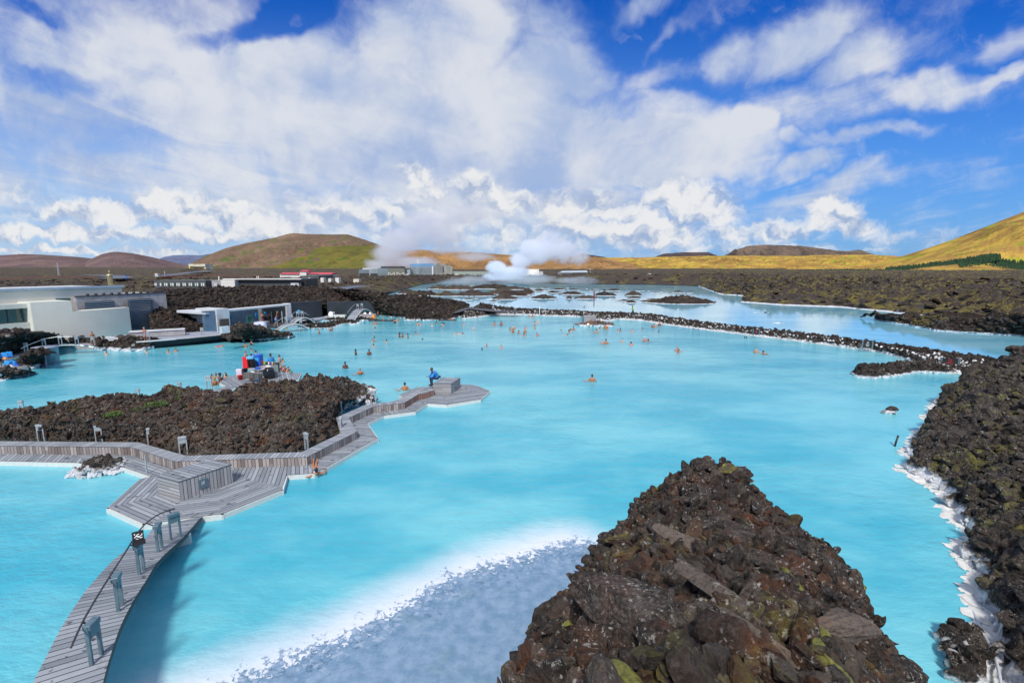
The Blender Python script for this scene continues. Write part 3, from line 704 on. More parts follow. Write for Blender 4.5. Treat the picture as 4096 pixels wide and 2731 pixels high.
P, S = sprinkle(gs, 900, .1, .36, 15, (0, 1), 1.5, .15); rubble('spur_rubble', P, S, lava_mat('spur_lava', .8, 0, .22, .1, .7, .7, white=.9), 'white and black boulders piled on the short spur of the causeway', True, 15)

# ---- brown berm behind the bathers' entrance --------------------------------
b0 = curve3([(600, 1350, .3), (720, 1345, .3), (815, 1332, .3), (870, 1300, 1.0), (930, 1262, 1.6), (1150, 1236, 1.9), (1504, 1222, 1.9), (1516, 1262, 0), (1640, 1274, 0), (1790, 1282, 0), (1850, 1262, .1), (1868, 1240, .2)])
b1 = curve3([(600, 1186, 5.4), (640, 1172, 5.8), (700, 1160, 6), (780, 1155, 6), (1000, 1148, 5.9), (1160, 1146, 5.8), (1300, 1153, 5.4), (1420, 1168, 4.9), (1560, 1180, 4.4), (1690, 1187, 3.9), (1730, 1191, 3.7), (1800, 1206, 2.8), (1850, 1223, 1.6), (1868, 1234, .6)])
b2 = b1.copy(); b2[:, 1] += 9; b2[:, 2] = np.minimum(b2[:, 2], 2.5)
gb = loft([b0, b1, b2], 700, [64, 16]); gb = roughen(gb, .55, .45, 61); sheet('lava_berm', gb, M_BERM, kind='structure')
P, S = sprinkle(gb, 9000, .1, .5, 16, (0, .8), 2.6, .2); rubble('berm_rubble', P, S, M_BERM, 'reddish brown lava rubble on the berm behind the entrance wall', True, 16)

# ---- lava plain to the north and the mossy field to the east --------------------------------
def plain_sheet(name, front, farp, steps, n, mat_, amp, sc, seed, rows):
    f0 = resample(front, 400); f1 = resample(farp, 400)
    C = []
    for t, z in steps:
        q = f0*(1-t)+f1*t; q[:, 2] = z if z is not None else q[:, 2]; C.append(q)
    C[0][:, 2] = f0[:, 2]
    g = loft(C, n, rows); x, y = g[..., 0], g[..., 1]; dist = np.hypot(x, y)
    roughen(g, amp, sc, seed, True, .4)
    g[..., 2] += (fbm(x/60, y/60, 4, seed+80)-.5)*1.6*np.clip((dist-90)/80, 0, 1)*np.clip(np.arange(g.shape[0])/8, 0, 1)[:, None]
    if name == 'lava_field': g[..., 2] += 2.4*np.exp(-((dist-300)/55)**2)*np.clip((x-5)/40, 0, 1)*np.clip((300-x)/60, 0, 1)*np.clip(np.arange(g.shape[0])/10, 0, 1)[:, None]
    if name.startswith('mossy'): g[..., 2] *= np.clip(np.arange(n)/(n*.05), 0, 1)[None, :]**.7
    sheet(name, g, mat_, kind='structure'); return g
frontN = np.array([AT(-900, 0, 62)[:2]+(2.,) for _ in [0]]+[(-26, 74, 2.), (-40, 78, 2.5), (-28, 104, 2.5), G(1500, 1178, 1.)[:], G(1580, 1166, .2)[:], G(1690, 1136, .2)[:], G(1810, 1124, .2)[:], G(1990, 1128, .2)[:], G(2268, 1134, .2)[:], G(2612, 1137, .2)[:], G(2758, 1141, .2)[:], G(2900, 1148, .2)[:], G(3100, 1149, .2)[:]])
frontN[0] = (-75, 66, 2); frontN[1] = (-52, 80, 2.2); frontN[2] = (-40, 96, 2.6)
farN = np.array([(-5200, 3800, 0), (-2500, 4000, 0), (-800, 4000, 0), (0, 4000, 0), (900, 4000, 0), (2200, 3900, 0)])
gN = plain_sheet('lava_field', frontN, farN, [(0, None), (.003, 2.9), (.012, 3.2), (.035, 2.4), (.08, 1.2), (.13, 1.8), (.3, 4.5), (1, 7.5)], 1100, M_FIELD, 1.5, .16, 71, [7, 16, 20, 20, 14, 14, 10])
frontE = curve3([(2880, 1176, 0), (2982, 1184, 0), (2965, 1208, 0), (3131, 1220, 0), (3351, 1228, 0), (3571, 1249, 0), (3680, 1262, 0), (3800, 1290, 0), (4200, 1330, 0), (4700, 1385, 0), (5400, 1450, 0)])
farE = np.array([(330, 1100, 0), (560, 1050, 0), (900, 1000, 0), (1300, 900, 0), (1800, 800, 0), (2400, 500, 0)])
gE = plain_sheet('mossy_lava_field', frontE, farE, [(0, 0), (.004, 1.3), (.014, 2.6), (.04, 3.3), (.12, 4.0), (.35, 4.6), (1, 4.6)], 1100, M_FIELDR, 2.5, .24, 75, [5, 14, 30, 40, 36, 14])
spA = curve3([(3505, 1277, 0), (3560, 1288, 0), (3626, 1297, 0), (3748, 1322, 0), (3900, 1332, 0), (4096, 1342, 0), (4700, 1392, 0)])
spB = curve3([(3505, 1268, .6), (3560, 1262, 1.3), (3680, 1262, 1.6), (3800, 1262, 2.2), (3950, 1258, 2.8), (4150, 1270, 3), (4700, 1300, 3)])
spC = spB.copy(); spC[:, 1] += 5; spC[:, 2] -= .6
gP = loft([push(spA, 0, -.1), spB, spC], 420, [26, 6]); gP = roughen(gP, 1.1, .4, 77); sheet('lava_headland', gP, M_FIELDR, kind='structure')
for g_, nme, lab, nn, ss, mm in ((gE, 'field_blocks', 'blocky mossy lava outcrops of the field beyond the outer lagoon', 5000, (.4, 1.5), M_FIELDR), (gP, 'headland_blocks', 'blocky lava outcrops on the headland in the outer lagoon', 1500, (.25, .9), M_FIELDR)):
    P, S = sprinkle(g_, nn, *ss, 19, (0, .62), 2.2, .05); kx = np.hypot(P[:, 0], P[:, 1]) < 420
    rubble(nme, P[kx], S[kx], mm, lab, True, 19, .7)
P, S = sprinkle(gN, 4000, .4, 1.6, 20, (.02, .5), 2.2, .0); kx = (np.hypot(P[:, 0], P[:, 1]) < 420) & (np.abs(P[:, 0]) < 320)
rubble('plain_blocks', P[kx], S[kx], M_FIELD, 'lava blocks strewn over the plain before the power station', True, 21, .6)

# ---- islets of the outer lagoon --------------------------------
ISL = []
M_ISLET = lava_mat('islet_lava', .22, moss=.30, silica=.12, red=.3, lichen=.4, bright=.8, grey=.25, mosscol=(.10, .09, .03))
def islet(x0, x1, sy, hpx, seed, mat_=M_FIELD, thick=1.0):
    a, b_ = G(x0, sy), G(x1, sy); c = (a+b_)/2; L = (b_-a).length/2*1.08; t = c.length; h = hpx/1934.2*t
    nx, ny = max(24, min(90, int((x1-x0)/2.5))), 14
    u = np.linspace(-1, 1, nx); v = np.linspace(-1, 1, ny); gu, gv = np.meshgrid(u, v)
    rad = np.sqrt(gu**2+gv**2)/np.maximum(1e-6, np.maximum(abs(gu), abs(gv))); rr = np.maximum(abs(gu), abs(gv))
    ux, uy = gu/np.maximum(rad, 1)*1.0, gv/np.maximum(rad, 1)
    X_ = c.x+ux*L; D_ = min(L*.7, h*6*thick+2.); Y_ = c.y+uy*D_+D_
    prof = np.clip(1-rr**2.2, 0, 1)
    hh = prof*h*(.35+1.0*fbm(X_/max(L*.35, h*2)+seed, Y_/max(3, h*2), 4, seed, True))+(fbm(X_/h*.8, Y_/h*.8, 4, seed+4, True)-.5)*h*.7*prof
    g = np.stack([X_, Y_, hh-.15], 2); ISL.append((c.x, c.y+D_, L, D_, h)); return sheet('lava_islet', g, mat_, kind='structure')
def z4(x): return 2000+x/2.613
def y4(y): return 1000+y/2.613
R4I = [(550, 680, 418, 12), (710, 845, 421, 9), (1135, 1268, 428, 14), (1425, 1520, 428, 8), (940, 1040, 433, 5), (485, 650, 452, 12), (320, 600, 512, 22), (690, 760, 512, 20), (770, 1045, 512, 20), (1000, 1245, 480, 22),
       (1305, 1510, 478, 20), (630, 910, 468, 16), (1150, 1222, 508, 10), (1325, 1505, 508, 12), (1215, 1450, 540, 10), (1310, 1455, 555, 14), (1815, 1935, 446, 10), (1670, 1705, 440, 6), (1960, 2025, 452, 6), (865, 900, 600, 10),
       (335, 400, 540, 6), (580, 620, 530, 6), (340, 480, 428, 10), (430, 520, 402, 6), (990, 1040, 412, 5), (1050, 1135, 430, 8), (700, 720, 400, 4), (895, 920, 408, 4), (1545, 1565, 428, 3), (1580, 1690, 452, 4), (675, 700, 560, 4),
       (1480, 1790, 550, 14), (1640, 2352, 568, 34), (1850, 2040, 560, 34), (2310, 2700, 470, 6), (1500, 1760, 520, 6), (-60, 185, 518, 20), (-60, 360, 470, 22), (220, 370, 450, 22), (-60, 300, 415, 16), (350, 490, 432, 5), (150, 340, 485, 10)]
for i, (a, b_, y, h) in enumerate(R4I): islet(z4(a), z4(b_), y4(y), h/2.613*1.75, 100+i, M_ISLET)
R3I = [(1190, 1500, 460, 20), (1340, 1760, 468, 24), (1650, 2260, 458, 22), (1960, 2370, 465, 16), (900, 1330, 540, 30), (1240, 1620, 545, 26), (1500, 1990, 545, 30), (1880, 2330, 520, 28), (2020, 2360, 540, 20), (1950, 2280, 583, 26), (1615, 1745, 585, 10), (1920, 2010, 612, 12), (2020, 2065, 602, 12), (1755, 1800, 572, 8), (1800, 1850, 602, 3), (2180, 2240, 588, 4), (820, 1100, 515, 22), (1100, 1240, 500, 12)]
for i, (a, b_, y, h) in enumerate(R3I): islet(1300+a/2.94, 1300+b_/2.94, 1000+y/2.94, h/2.94*1.9, 200+i, M_ISLET)
for i, (x0, x1, y, h) in enumerate([(3095, 3140, 1294, 3), (3055, 3078, 1251, 3), (3015, 3030, 1252, 2), (3545, 3600, 1656, 16)]):
    islet(x0, x1, y, h*1.6, 300+i, M_WET if i != 1 else M_FIELD)

P = []; S = []
for cx_, cy_, L_, D_, h_ in ISL:
    for _ in range(int(max(6, min(70, L_*5)))):
        a = r.uniform(0, 6.28); q = r.random()**.5; s_ = h_*r.uniform(.15, .5)
        P.append([cx_+math.cos(a)*q*L_*1.02, cy_+math.sin(a)*q*D_, (1-q**2)*h_*.55*r.uniform(.3, 1)]); S.append(s_)
rubble('islet_blocks', np.array(P), np.array(S), M_ISLET, 'jagged dark lava blocks capping the islets of the outer lagoon', True, 33, .75)
# ---- hills --------------------------------
def hill_mat(name, cols, green=.4, grn=(.09, .16, .02), sc=.01, gold=None, crag=0.):
    m, nt, b = new_mat(name); p = position(nt); nz = sep(normal(nt))[2]
    q = vop('SCALE', p, scale=sc); a = noise(q, 1.0, 6, .62); f = noise(q, 9, 6, .7); g2 = noise(vop('MULTIPLY', q, (1.8, 1.8, .9)), 2.1, 5, .6)
    c = mix(a.sm(.40, .60), cols[0], cols[1]); c = mix(noise(vop('MULTIPLY', q, (.5, .5, 2.)), .9, 5, .6).sm(.45, .6)*.55, c, tuple(x*.62 for x in cols[0])); c = mix(f.sm(.45, .75)*.55, c, cols[2])
    if gold: c = mix(noise(q, 2.1, 5).sm(.42, .60)*.75, c, gold)
    c = mix((g2.sm(.60-.1*green, .70-.1*green))*min(1, green*2), c, grn)
    if crag: c = mix(nz.sm(.80, .62)*crag, c, mix(f.sm(.35, .65), (.035, .03, .03), (.16, .13, .11)))
    c = mix(noise(q, 3.3, 6, .68).sm(.50, .66)*.6, c, tuple(x*.42 for x in cols[2]))
    c = mix(noise(q, 40, 4, .6).sm(.4, .7)*.35, c, tuple(x*.5 for x in cols[0]))
    put(nt, b, 'Base Color', c); put(nt, b, 'Roughness', .95); b.inputs['Specular IOR Level'].default_value = .1
    bump(nt, b, f*1.0+noise(q, 30, 5, .7)*.5, .7, 1.2/sc*.012); return m
def hill(pts, Y, base_y, depth, mat_, seed, gul=.12, n=260, face=1.0, foot=1080, conc=1.25):
    P = np.array([AT(x, y, Y)[:] for x, y in pts]); P = resample(P[:, [0, 2, 1]], n)[:, [0, 2, 1]]
    Pc = np.array([np.interp(np.linspace(pts[0][0], pts[-1][0], n), [p[0] for p in pts], [p[1] for p in pts])]); xs = np.linspace(pts[0][0], pts[-1][0], n)
    C = np.array([AT(x, y, Y)[:] for x, y in zip(xs, Pc[0])]); zb = EYE-(foot-1068)/1934.2*Y
    rows = 56; g = np.zeros((rows, n, 3))
    for k in range(rows):
        t = k/(rows-1)
        if t <= .8:
            u = t/.8; g[k, :, 0] = C[:, 0]*(1-(1-u)*depth/Y); g[k, :, 1] = Y-depth*(1-u)
            g[k, :, 2] = zb+(C[:, 2]-zb)*u**conc
        else:
            u = (t-.8)/.2; g[k, :, 0] = C[:, 0]; g[k, :, 1] = Y+depth*.6*u; g[k, :, 2] = C[:, 2]-(C[:, 2]-zb)*u**1.5
    H = (C[:, 2]-zb).max(); w = np.sin(np.clip(np.arange(rows)/(rows-1)/.8, 0, 1)*math.pi)[:, None]**.7
    x, y = g[..., 0], g[..., 1]
    g[..., 2] += w*H*gul*((fbm(x/H*1.1, y/H*.35, 5, seed, True)-.55)*2.0+(fbm(x/H*4, y/H*1.3, 4, seed+7, True)-.5)*.5)*np.clip((C[:, 2]-zb)/H*1.5, 0, 1)[None]
    g[..., 2] += H*.012*(fbm(x/H*9, y/H*9, 3, seed+3)-.5)
    return sheet('hill', g, mat_, kind='structure', smooth=True)
MH_far = hill_mat('hill_violet_haze', [(.13, .09, .10), (.19, .13, .12), (.26, .17, .13)], .1, (.12, .14, .06), .0016)  # violet tint of distant haze put into the hill colour
MH_blue = hill_mat('hill_blue_haze', [(.10, .14, .26), (.16, .19, .30), (.24, .20, .22)], 0, (.1, .15, .2), .001)  # blue of the far hazy air put into the hill colour
MH_big = hill_mat('hill_umber', [(.14, .095, .07), (.21, .145, .10), (.40, .25, .15)], .55, (.06, .13, .02), .0045)
MH_green = hill_mat('hill_olive', [(.12, .125, .028), (.19, .165, .034), (.13, .09, .04)], .6, (.07, .12, .02), .006, gold=(.17, .145, .03))
MH_gold = hill_mat('hill_sunlit_gold', [(.32, .19, .055), (.46, .28, .07), (.26, .13, .06)], .45, (.24, .34, .02), .0055, gold=(.58, .40, .07))  # golden grass, its colour raised to carry the warm sunlight
MH_ridge = hill_mat('hill_rust', [(.30, .17, .07), (.40, .23, .09), (.18, .10, .06)], .35, (.11, .13, .025), .006)
MH_crag = hill_mat('hill_crag', [(.09, .07, .06), (.16, .12, .09), (.30, .23, .18)], .0, (.1, .1, .05), .01, crag=.9)
MH_dark = hill_mat('hill_dark', [(.06, .05, .06), (.09, .07, .07), (.13, .10, .09)], .0, (.1, .1, .05), .01)
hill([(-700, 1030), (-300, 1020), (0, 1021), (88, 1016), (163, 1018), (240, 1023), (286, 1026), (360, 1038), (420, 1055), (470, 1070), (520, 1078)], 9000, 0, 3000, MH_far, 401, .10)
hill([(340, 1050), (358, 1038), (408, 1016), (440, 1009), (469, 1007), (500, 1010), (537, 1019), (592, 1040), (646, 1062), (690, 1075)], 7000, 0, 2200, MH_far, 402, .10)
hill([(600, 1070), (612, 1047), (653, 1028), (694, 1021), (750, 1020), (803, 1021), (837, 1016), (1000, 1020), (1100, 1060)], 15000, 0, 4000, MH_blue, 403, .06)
hill([(560, 1079), (721, 1077), (755, 1058), (816, 1026), (905, 992), (960, 978), (1007, 968), (1102, 950), (1150, 936), (1177, 932), (1224, 936), (1327, 938), (1388, 937), (1442, 953), (1497, 972), (1560, 994), (1640, 1018), (1760, 1060), (1800, 1078)], 2600, 0, 900, MH_big, 404, .18, 420)
hill([(900, 1081), (980, 1076), (1088, 1042), (1190, 1006), (1293, 986), (1395, 982), (1497, 984), (1600, 1006), (1720, 1040), (1800, 1078)], 2150, 0, 520, MH_green, 405, .10, 300)
hill([(1480, 1070), (1600, 1005), (1676, 998), (1727, 1002), (1793, 1006), (1910, 1010), (2012, 1018), (2165, 1028), (2267, 1023), (2318, 1025), (2420, 1032), (2500, 1050), (2600, 1075)], 1900, 0, 700, MH_ridge, 406, .22, 420)
hill([(2150, 1060), (2250, 1030), (2318, 1025), (2420, 1031), (2544, 1031), (2760, 1025), (2897, 1023), (3193, 1024), (3300, 1020), (3481, 1019), (3568, 1023), (3626, 1030), (3650, 1038), (3662, 1052), (3800, 1078)], 2700, 0, 1250, MH_gold, 407, .24, 520, conc=1.1)
hill([(2870, 1035), (2897, 1022), (2948, 997), (2998, 984), (3056, 979), (3143, 981), (3229, 986), (3301, 997), (3373, 1006), (3431, 1002), (3467, 1009), (3496, 1018), (3560, 1030)], 3400, 0, 300, MH_crag, 408, .34, 300)
hill([(2600, 1040), (2616, 1029), (2652, 1015), (2732, 1009), (2833, 1009), (2869, 1022), (2890, 1035)], 4500, 0, 400, MH_dark, 409, .1, 120)
hill([(2290, 1040), (2308, 1015), (2330, 1014), (2436, 1031), (2480, 1040)], 3900, 0, 300, MH_dark, 410, .1, 80)
hill([(3560, 1082), (3662, 1040), (3741, 1009), (3864, 957), (3950, 921), (4022, 888), (4096, 856), (4300, 770), (4600, 690), (5200, 660)], 1500, 0, 620, MH_gold, 411, .17, 420, conc=1.0, foot=1090)
hill([(3560, 1088), (3640, 1078), (3740, 1066), (3850, 1056), (3950, 1052), (4030, 1062), (4200, 1080), (4300, 1090)], 900, 0, 200, MH_gold, 412, .05, 120, foot=1092)
hill([(2700, 1090), (2900, 1083), (3100, 1080), (3400, 1078), (3600, 1080), (3750, 1086)], 1150, 0, 200, MH_gold, 413, .03, 120, foot=1090)
# ================================================================== TIMBER DECKS
ZD, ZB = .24, .68
def wood_mat(name, c0, c1, pitch=.19, gap=.09, uv=True, rough=.75, grey=(.25, .26, .30), wet=0.):
    """weathered boards; UV.x runs along a board, UV.y across"""
    m, nt, b = new_mat(name)
    n = nt.nodes.new('ShaderNodeUVMap'); u = X(nt, n.outputs[0]); ux, uy, _ = sep(u)
    k = uy/pitch; idx = k.fl(); f = k.fr()
    h = noise(vec(nt, idx*3.7, (ux*.14+idx*.37).fl()*7.7, 1.3), 1.0, 0)
    grain = noise(vec(nt, ux*2.2, uy*60., 0.), 1.0, 4, .6)
    c = mix((h*.75+grain*.25).sm(.32, .68), c0, c1); c = mix(noise(position(nt), .9, 4, .6).sm(.5, .7)*.45, c, grey)
    e = ((f-.5).ab()*2).sm(1-gap*2.4, 1-gap*.8); c = mix(e*.9, c, (.012, .012, .015))
    c = mix(noise(position(nt), 3.3, 4, .6).sm(.61, .66)*.75*wet, c, (.015, .015, .022))
    put(nt, b, 'Base Color', c); put(nt, b, 'Roughness', rough); bump(nt, b, e*-1+grain*.15, .6, .015)
    return m
M_DECK = wood_mat('weathered_planks', (.17, .195, .225), (.31, .34, .38), wet=1.0)
M_BENCH = wood_mat('bench_planks', (.20, .225, .26), (.33, .36, .40))
M_CLAD = wood_mat('cladding', (.16, .13, .12), (.38, .35, .34), pitch=.17, grey=(.26, .24, .24))
M_CLADRED = wood_mat('cladding_red', (.22, .12, .09), (.34, .22, .18), pitch=.17, grey=(.26, .18, .15))
M_BOX = wood_mat('box_planks', (.26, .26, .27), (.40, .40, .41), pitch=.15)
M_SIL = plain('silica_skirt', (.58, .60, .58), .6, .06, 5, bmp=.3)
M_STEELB = plain('galvanised_blue', (.12, .19, .23), .45, .15, 6, metal=.3)
M_STEELG = plain('galvanised_grey', (.42, .46, .48), .45, .12, 6, metal=.35)
M_DARKST = plain('dark_steel', (.06, .06, .065), .5, .2, 6, metal=.4)
M_BLACK = plain('black_paint', (.015, .015, .018), .5, .2)
M_WHITE = plain('white_paint', (.78, .78, .76), .5, .04)
def uvmesh(name, polys, m, parent, uvs):
    """polys: list of lists of points; uvs: per poly (origin, direction along the boards)"""
    o = mesh_np(name, np.array([tuple(p) for q in polys for p in q], dtype=np.float32), (lambda s: [tuple(range(s[i], s[i]+len(polys[i]))) for i in range(len(polys))])(np.cumsum([0]+[len(q) for q in polys]).tolist()), m, False, parent)
    lay = o.data.uv_layers.new(name='UVMap'); off = Vector(ORG[o]); i = 0
    for q, (org, d, e) in zip(polys, uvs):
        d = Vector(d).normalized(); e = Vector(e).normalized()
        for p in q: lay.data[i].uv = ((Vector(p)-org).dot(d), (Vector(p)-org).dot(e)); i += 1
    return o
def up_poly(q):
    A = sum(q[i][0]*q[(i+1) % len(q)][1]-q[(i+1) % len(q)][0]*q[i][1] for i in range(len(q)))
    return q if A > 0 else q[::-1]
def deck_polys(items, z):
    P = []; U = []
    for pts, a, b in items:
        q = [G(x, y, z) for x, y in pts]; d = G(*b, z)-G(*a, z); P.append(up_poly(q)); U.append((G(*a, z), d, d.cross(Vector((0, 0, 1)))))
    return P, U
def skirt(name, pts, z0, z1, w, m, parent, out=.06):
    mb = MB(); q = [Vector(G(x, y, z1)) for x, y in pts]
    for a, b in zip(q[:-1], q[1:]):
        A = Vector((a.x, a.y, (z0+z1-.03)/2)); B = Vector((b.x, b.y, (z0+z1-.03)/2)); d = (B-A).normalized()*w*.5
        mb.beam(A-d, B+d, w, z1-.03-z0)
    return mb.build(name, m, parent)
deck = empty('wooden_deck', G(850, 1990, 0), 'weathered grey timber boardwalk with a wide chevron planked platform, winding along the lava island', 'boardwalk')
BXB = [(634, 1978), (718, 2005), (932, 1923), (860, 1890)]
cA, cB, cC, cD = BXB
items = [
    # westward chevrons round the box
    ([(432, 2029), (560, 1915), (628, 1899), cA], (432, 2029), (560, 1915)),
    ([(432, 2029), cA, cB, (616, 2090), (574, 2093)], (432, 2029), (574, 2093)),
    ([(616, 2090), cB, (850, 1956), (889, 2053), (806, 2063)], (616, 2090), (889, 2053)),
    ([(889, 2053), (850, 1956), (1129, 1945), (1129, 1957)], (889, 2053), (1129, 1957)),
    ([(850, 1956), cC, (935, 1905), (1129, 1945)], cB, cC),
    ([(935, 1905), (930, 1868), (1146, 1856), (1146, 1899), (1129, 1945)], (1129, 1957), (1157, 1856)),
    ([(1146, 1899), (1146, 1856), (1227, 1853), (1257, 1891)], (1146, 1899), (1149, 1858)),
    ([(1257, 1891), (1227, 1853), (1429, 1754), (1510, 1751), (1295, 1874)], (1257, 1891), (1290, 1890)),
    ([(1510, 1751), (1429, 1754), (1400, 1687), (1468, 1692)], (1400, 1687), (1468, 1692)),
    ([(1468, 1692), (1400, 1687), (1497, 1649), (1533, 1661)], (1440, 1680), (1490, 1682)),
    ([(1533, 1661), (1497, 1649), (1618, 1633), (1660, 1644)], (1533, 1661), (1512, 1645)),
    ([(1660, 1644), (1618, 1633), (1674, 1594), (1709, 1612)], (1640, 1640), (1680, 1636)),
    # far platform
    ([(1709, 1612), (1674, 1594), (1737, 1577), (1790, 1580), (1790, 1617)], (1709, 1612), (1790, 1617)),
    ([(1790, 1617), (1790, 1580), (1842, 1553), (1959, 1563), (1920, 1596)], (1790, 1617), (1920, 1596)),
    ([(1842, 1553), (1844, 1537), (1900, 1539), (1959, 1563)], (1844, 1537), (1959, 1563)),
    ([(1737, 1577), (1674, 1594), (1620, 1594), (1599, 1579), (1668, 1548), (1734, 1545)], (1599, 1579), (1668, 1548)),
    ([(1842, 1553), (1790, 1580), (1737, 1577), (1734, 1545), (1760, 1537), (1844, 1537)], (1668, 1548), (1740, 1540)),
    # western walk
    ([(-60, 1841), (-60, 1806), (323, 1812), (323, 1849)], (-60, 1841), (-10, 1806)),
    ([(323, 1849), (323, 1812), (529, 1814), (560, 1822), (497, 1868)], (323, 1849), (560, 1868)),
    ([(497, 1868), (560, 1822), (700, 1870), (628, 1899), (602, 1904)], (497, 1868), (602, 1904)),
    ([(628, 1899), (700, 1870), (930, 1868), (935, 1905), cC, cD, cA], (628, 1899), (930, 1868)),
]
P, U = deck_polys(items, ZD); uvmesh('planking', P, M_DECK, deck, U)
rimpts = [(560, 1915), (432, 2029), (574, 2093), (616, 2090), (806, 2063), (889, 2053), (1129, 1957), (1146, 1899), (1257, 1891), (1295, 1874), (1510, 1751), (1468, 1692), (1533, 1661), (1660, 1644), (1709, 1612), (1790, 1617), (1920, 1596), (1959, 1563), (1900, 1539), (1844, 1537), (1668, 1548), (1599, 1579), (1620, 1592)]
skirt('fascia', rimpts, -.3, ZD, .10, M_SIL, deck); skirt('fascia', [(-60, 1841), (323, 1849), (497, 1868), (602, 1904)], -.3, ZD, .10, M_SIL, deck)
# ---- the low plank bench wall running behind the deck
bench = empty('plank_bench', G(900, 1830, 0), 'long low bench wall of upright grey and brown boards bordering the boardwalk', 'bench')
bf = [(-60, 1782), (527, 1788), (697, 1845), (1227, 1827), (1429, 1725), (1395, 1670), (1494, 1626), (1618, 1610), (1674, 1576), (1701, 1571), (1735, 1560)]
bb = [(-60, 1763), (553, 1768), (744, 1822), (1206, 1807), (1363, 1732), (1344, 1670), (1464, 1617), (1568, 1606), (1645, 1576), (1673, 1566), (1734, 1553)]
F_ = [G(x, y, ZB) for x, y in bf]; B_ = [G(x, y, ZB) for x, y in bb]; P = []; U = []
for i in range(len(F_)-1):
    P.append(up_poly([F_[i], F_[i+1], B_[i+1], B_[i]])); d = (F_[i+1]-F_[i]).normalized(); e = d.cross(Vector((0, 0, 1))); U.append((F_[0], e, d))
uvmesh('seat', P, M_BENCH, bench, U)
P = []; U = []
Pr = []; Ur = []
for A_, s in ((F_, 1), (B_, -1)):
    for i in range(len(A_)-1):
        if (A_[i+1]-A_[i]).length < .05: continue
        a, b_ = A_[i]-Vector((0, 0, .02)), A_[i+1]-Vector((0, 0, .02)); lo = lambda q: Vector((q.x, q.y, ZD+.003 if s > 0 else 0))
        quad = [lo(a), lo(b_), b_, a]; d = (b_-a).normalized()
        (Pr if (s > 0 and i >= 7) else P).append(quad if s > 0 else quad[::-1]); (Ur if (s > 0 and i >= 7) else U).append((F_[0], Vector((0, 0, 1)), d))
a, b_ = F_[-1], B_[-1]; P.append([Vector((a.x, a.y, ZD)), Vector((b_.x, b_.y, ZD)), b_, a]); U.append((a, Vector((0, 0, 1)), (b_-a)))
uvmesh('cladding', P, M_CLAD, bench, U); o = uvmesh('cladding', Pr, M_CLADRED, bench, Ur); o['label'] = 'reddish brown boards'
# ---- plant boxes with a hatch
def plank_box(top, z, label, zb=ZD, hatch_at=.42, group=None, handles=True, hatch=True):
    T = [G(x, y, z) for x, y in top]; base = empty('timber_box', ((T[0]+T[2])/2).xy.to_3d(), label, 'timber box', group)
    lid = [p+Vector((0, 0, 0)) for p in T]; c = (T[0]+T[2])/2
    grow = [c+(p-c)*1.015 for p in T]
    P = [up_poly(grow)]; d = (T[1]-T[0]); U = [(T[0], d, d.cross(Vector((0, 0, 1))))]
    lw = [Vector((p.x, p.y, z-.05)) for p in up_poly(grow)]; tp = up_poly(grow)
    for i in range(4):
        P.append([lw[i], lw[(i+1) % 4], tp[(i+1) % 4], tp[i]]); U.append((lw[i], (lw[(i+1) % 4]-lw[i]), Vector((0, 0, .3))))
    uvmesh('lid', P, M_DECK, base, U)
    tp = [Vector((p.x, p.y, z-.05)) for p in up_poly(T)]; P = []; U = []
    for i in range(4):
        a, b_ = tp[i], tp[(i+1) % 4]; P.append([Vector((a.x, a.y, zb)), Vector((b_.x, b_.y, zb)), b_, a]); dd_ = (b_-a)
        lng = dd_.length > (T[1]-T[0]).length*1.2
        U.append((a, Vector((0, 0, 1)), dd_) if lng else (a, dd_, Vector((0, 0, 1))))
    uvmesh('side', P, M_BOX, base, U)
    if hatch:
        a, b_ = T[1], T[2]; m_ = a+(b_-a)*hatch_at; d = (b_-a).normalized(); n = d.cross(Vector((0, 0, 1))); 
        if n.dot(-m_) < 0: n = -n
        h = MB().frame(Vector((m_.x, m_.y, zb+(z-zb)*.52))+n*.025, d, n, Vector((0, 0, 1)), .34, .05, .40).build('hatch', M_STEELB, base)
        MB().frame(Vector((m_.x, m_.y, zb+(z-zb)*.56))+n*.055, d, n, Vector((0, 0, 1)), .14, .02, .15).build('lamp_glass', M_STEELG, h)
    if handles:
        for s, t in ((.16, .3), (.85, .5)):
            q = T[0]+(T[3]-T[0])*s; q2 = T[1]+(T[2]-T[1])*s; a = q+(q2-q)*.25; b_ = q+(q2-q)*.75; u_ = Vector((0, 0, .07))
            MB().tube([a, a+u_, b_+u_, b_], .012, 6).build('handle', M_STEELG, base)
    return base
plank_box([(628, 1902), (714, 1925), (925, 1855), (829, 1834)], 1.14, 'large grey plank box with a hatch standing on the wide platform of the boardwalk')
plank_box([(1732, 1533), (1804, 1534.5), (1841, 1510.5), (1772, 1509)], 1.08, 'grey plank box on the far platform, used as a seat by the person in blue', hatch_at=.45)
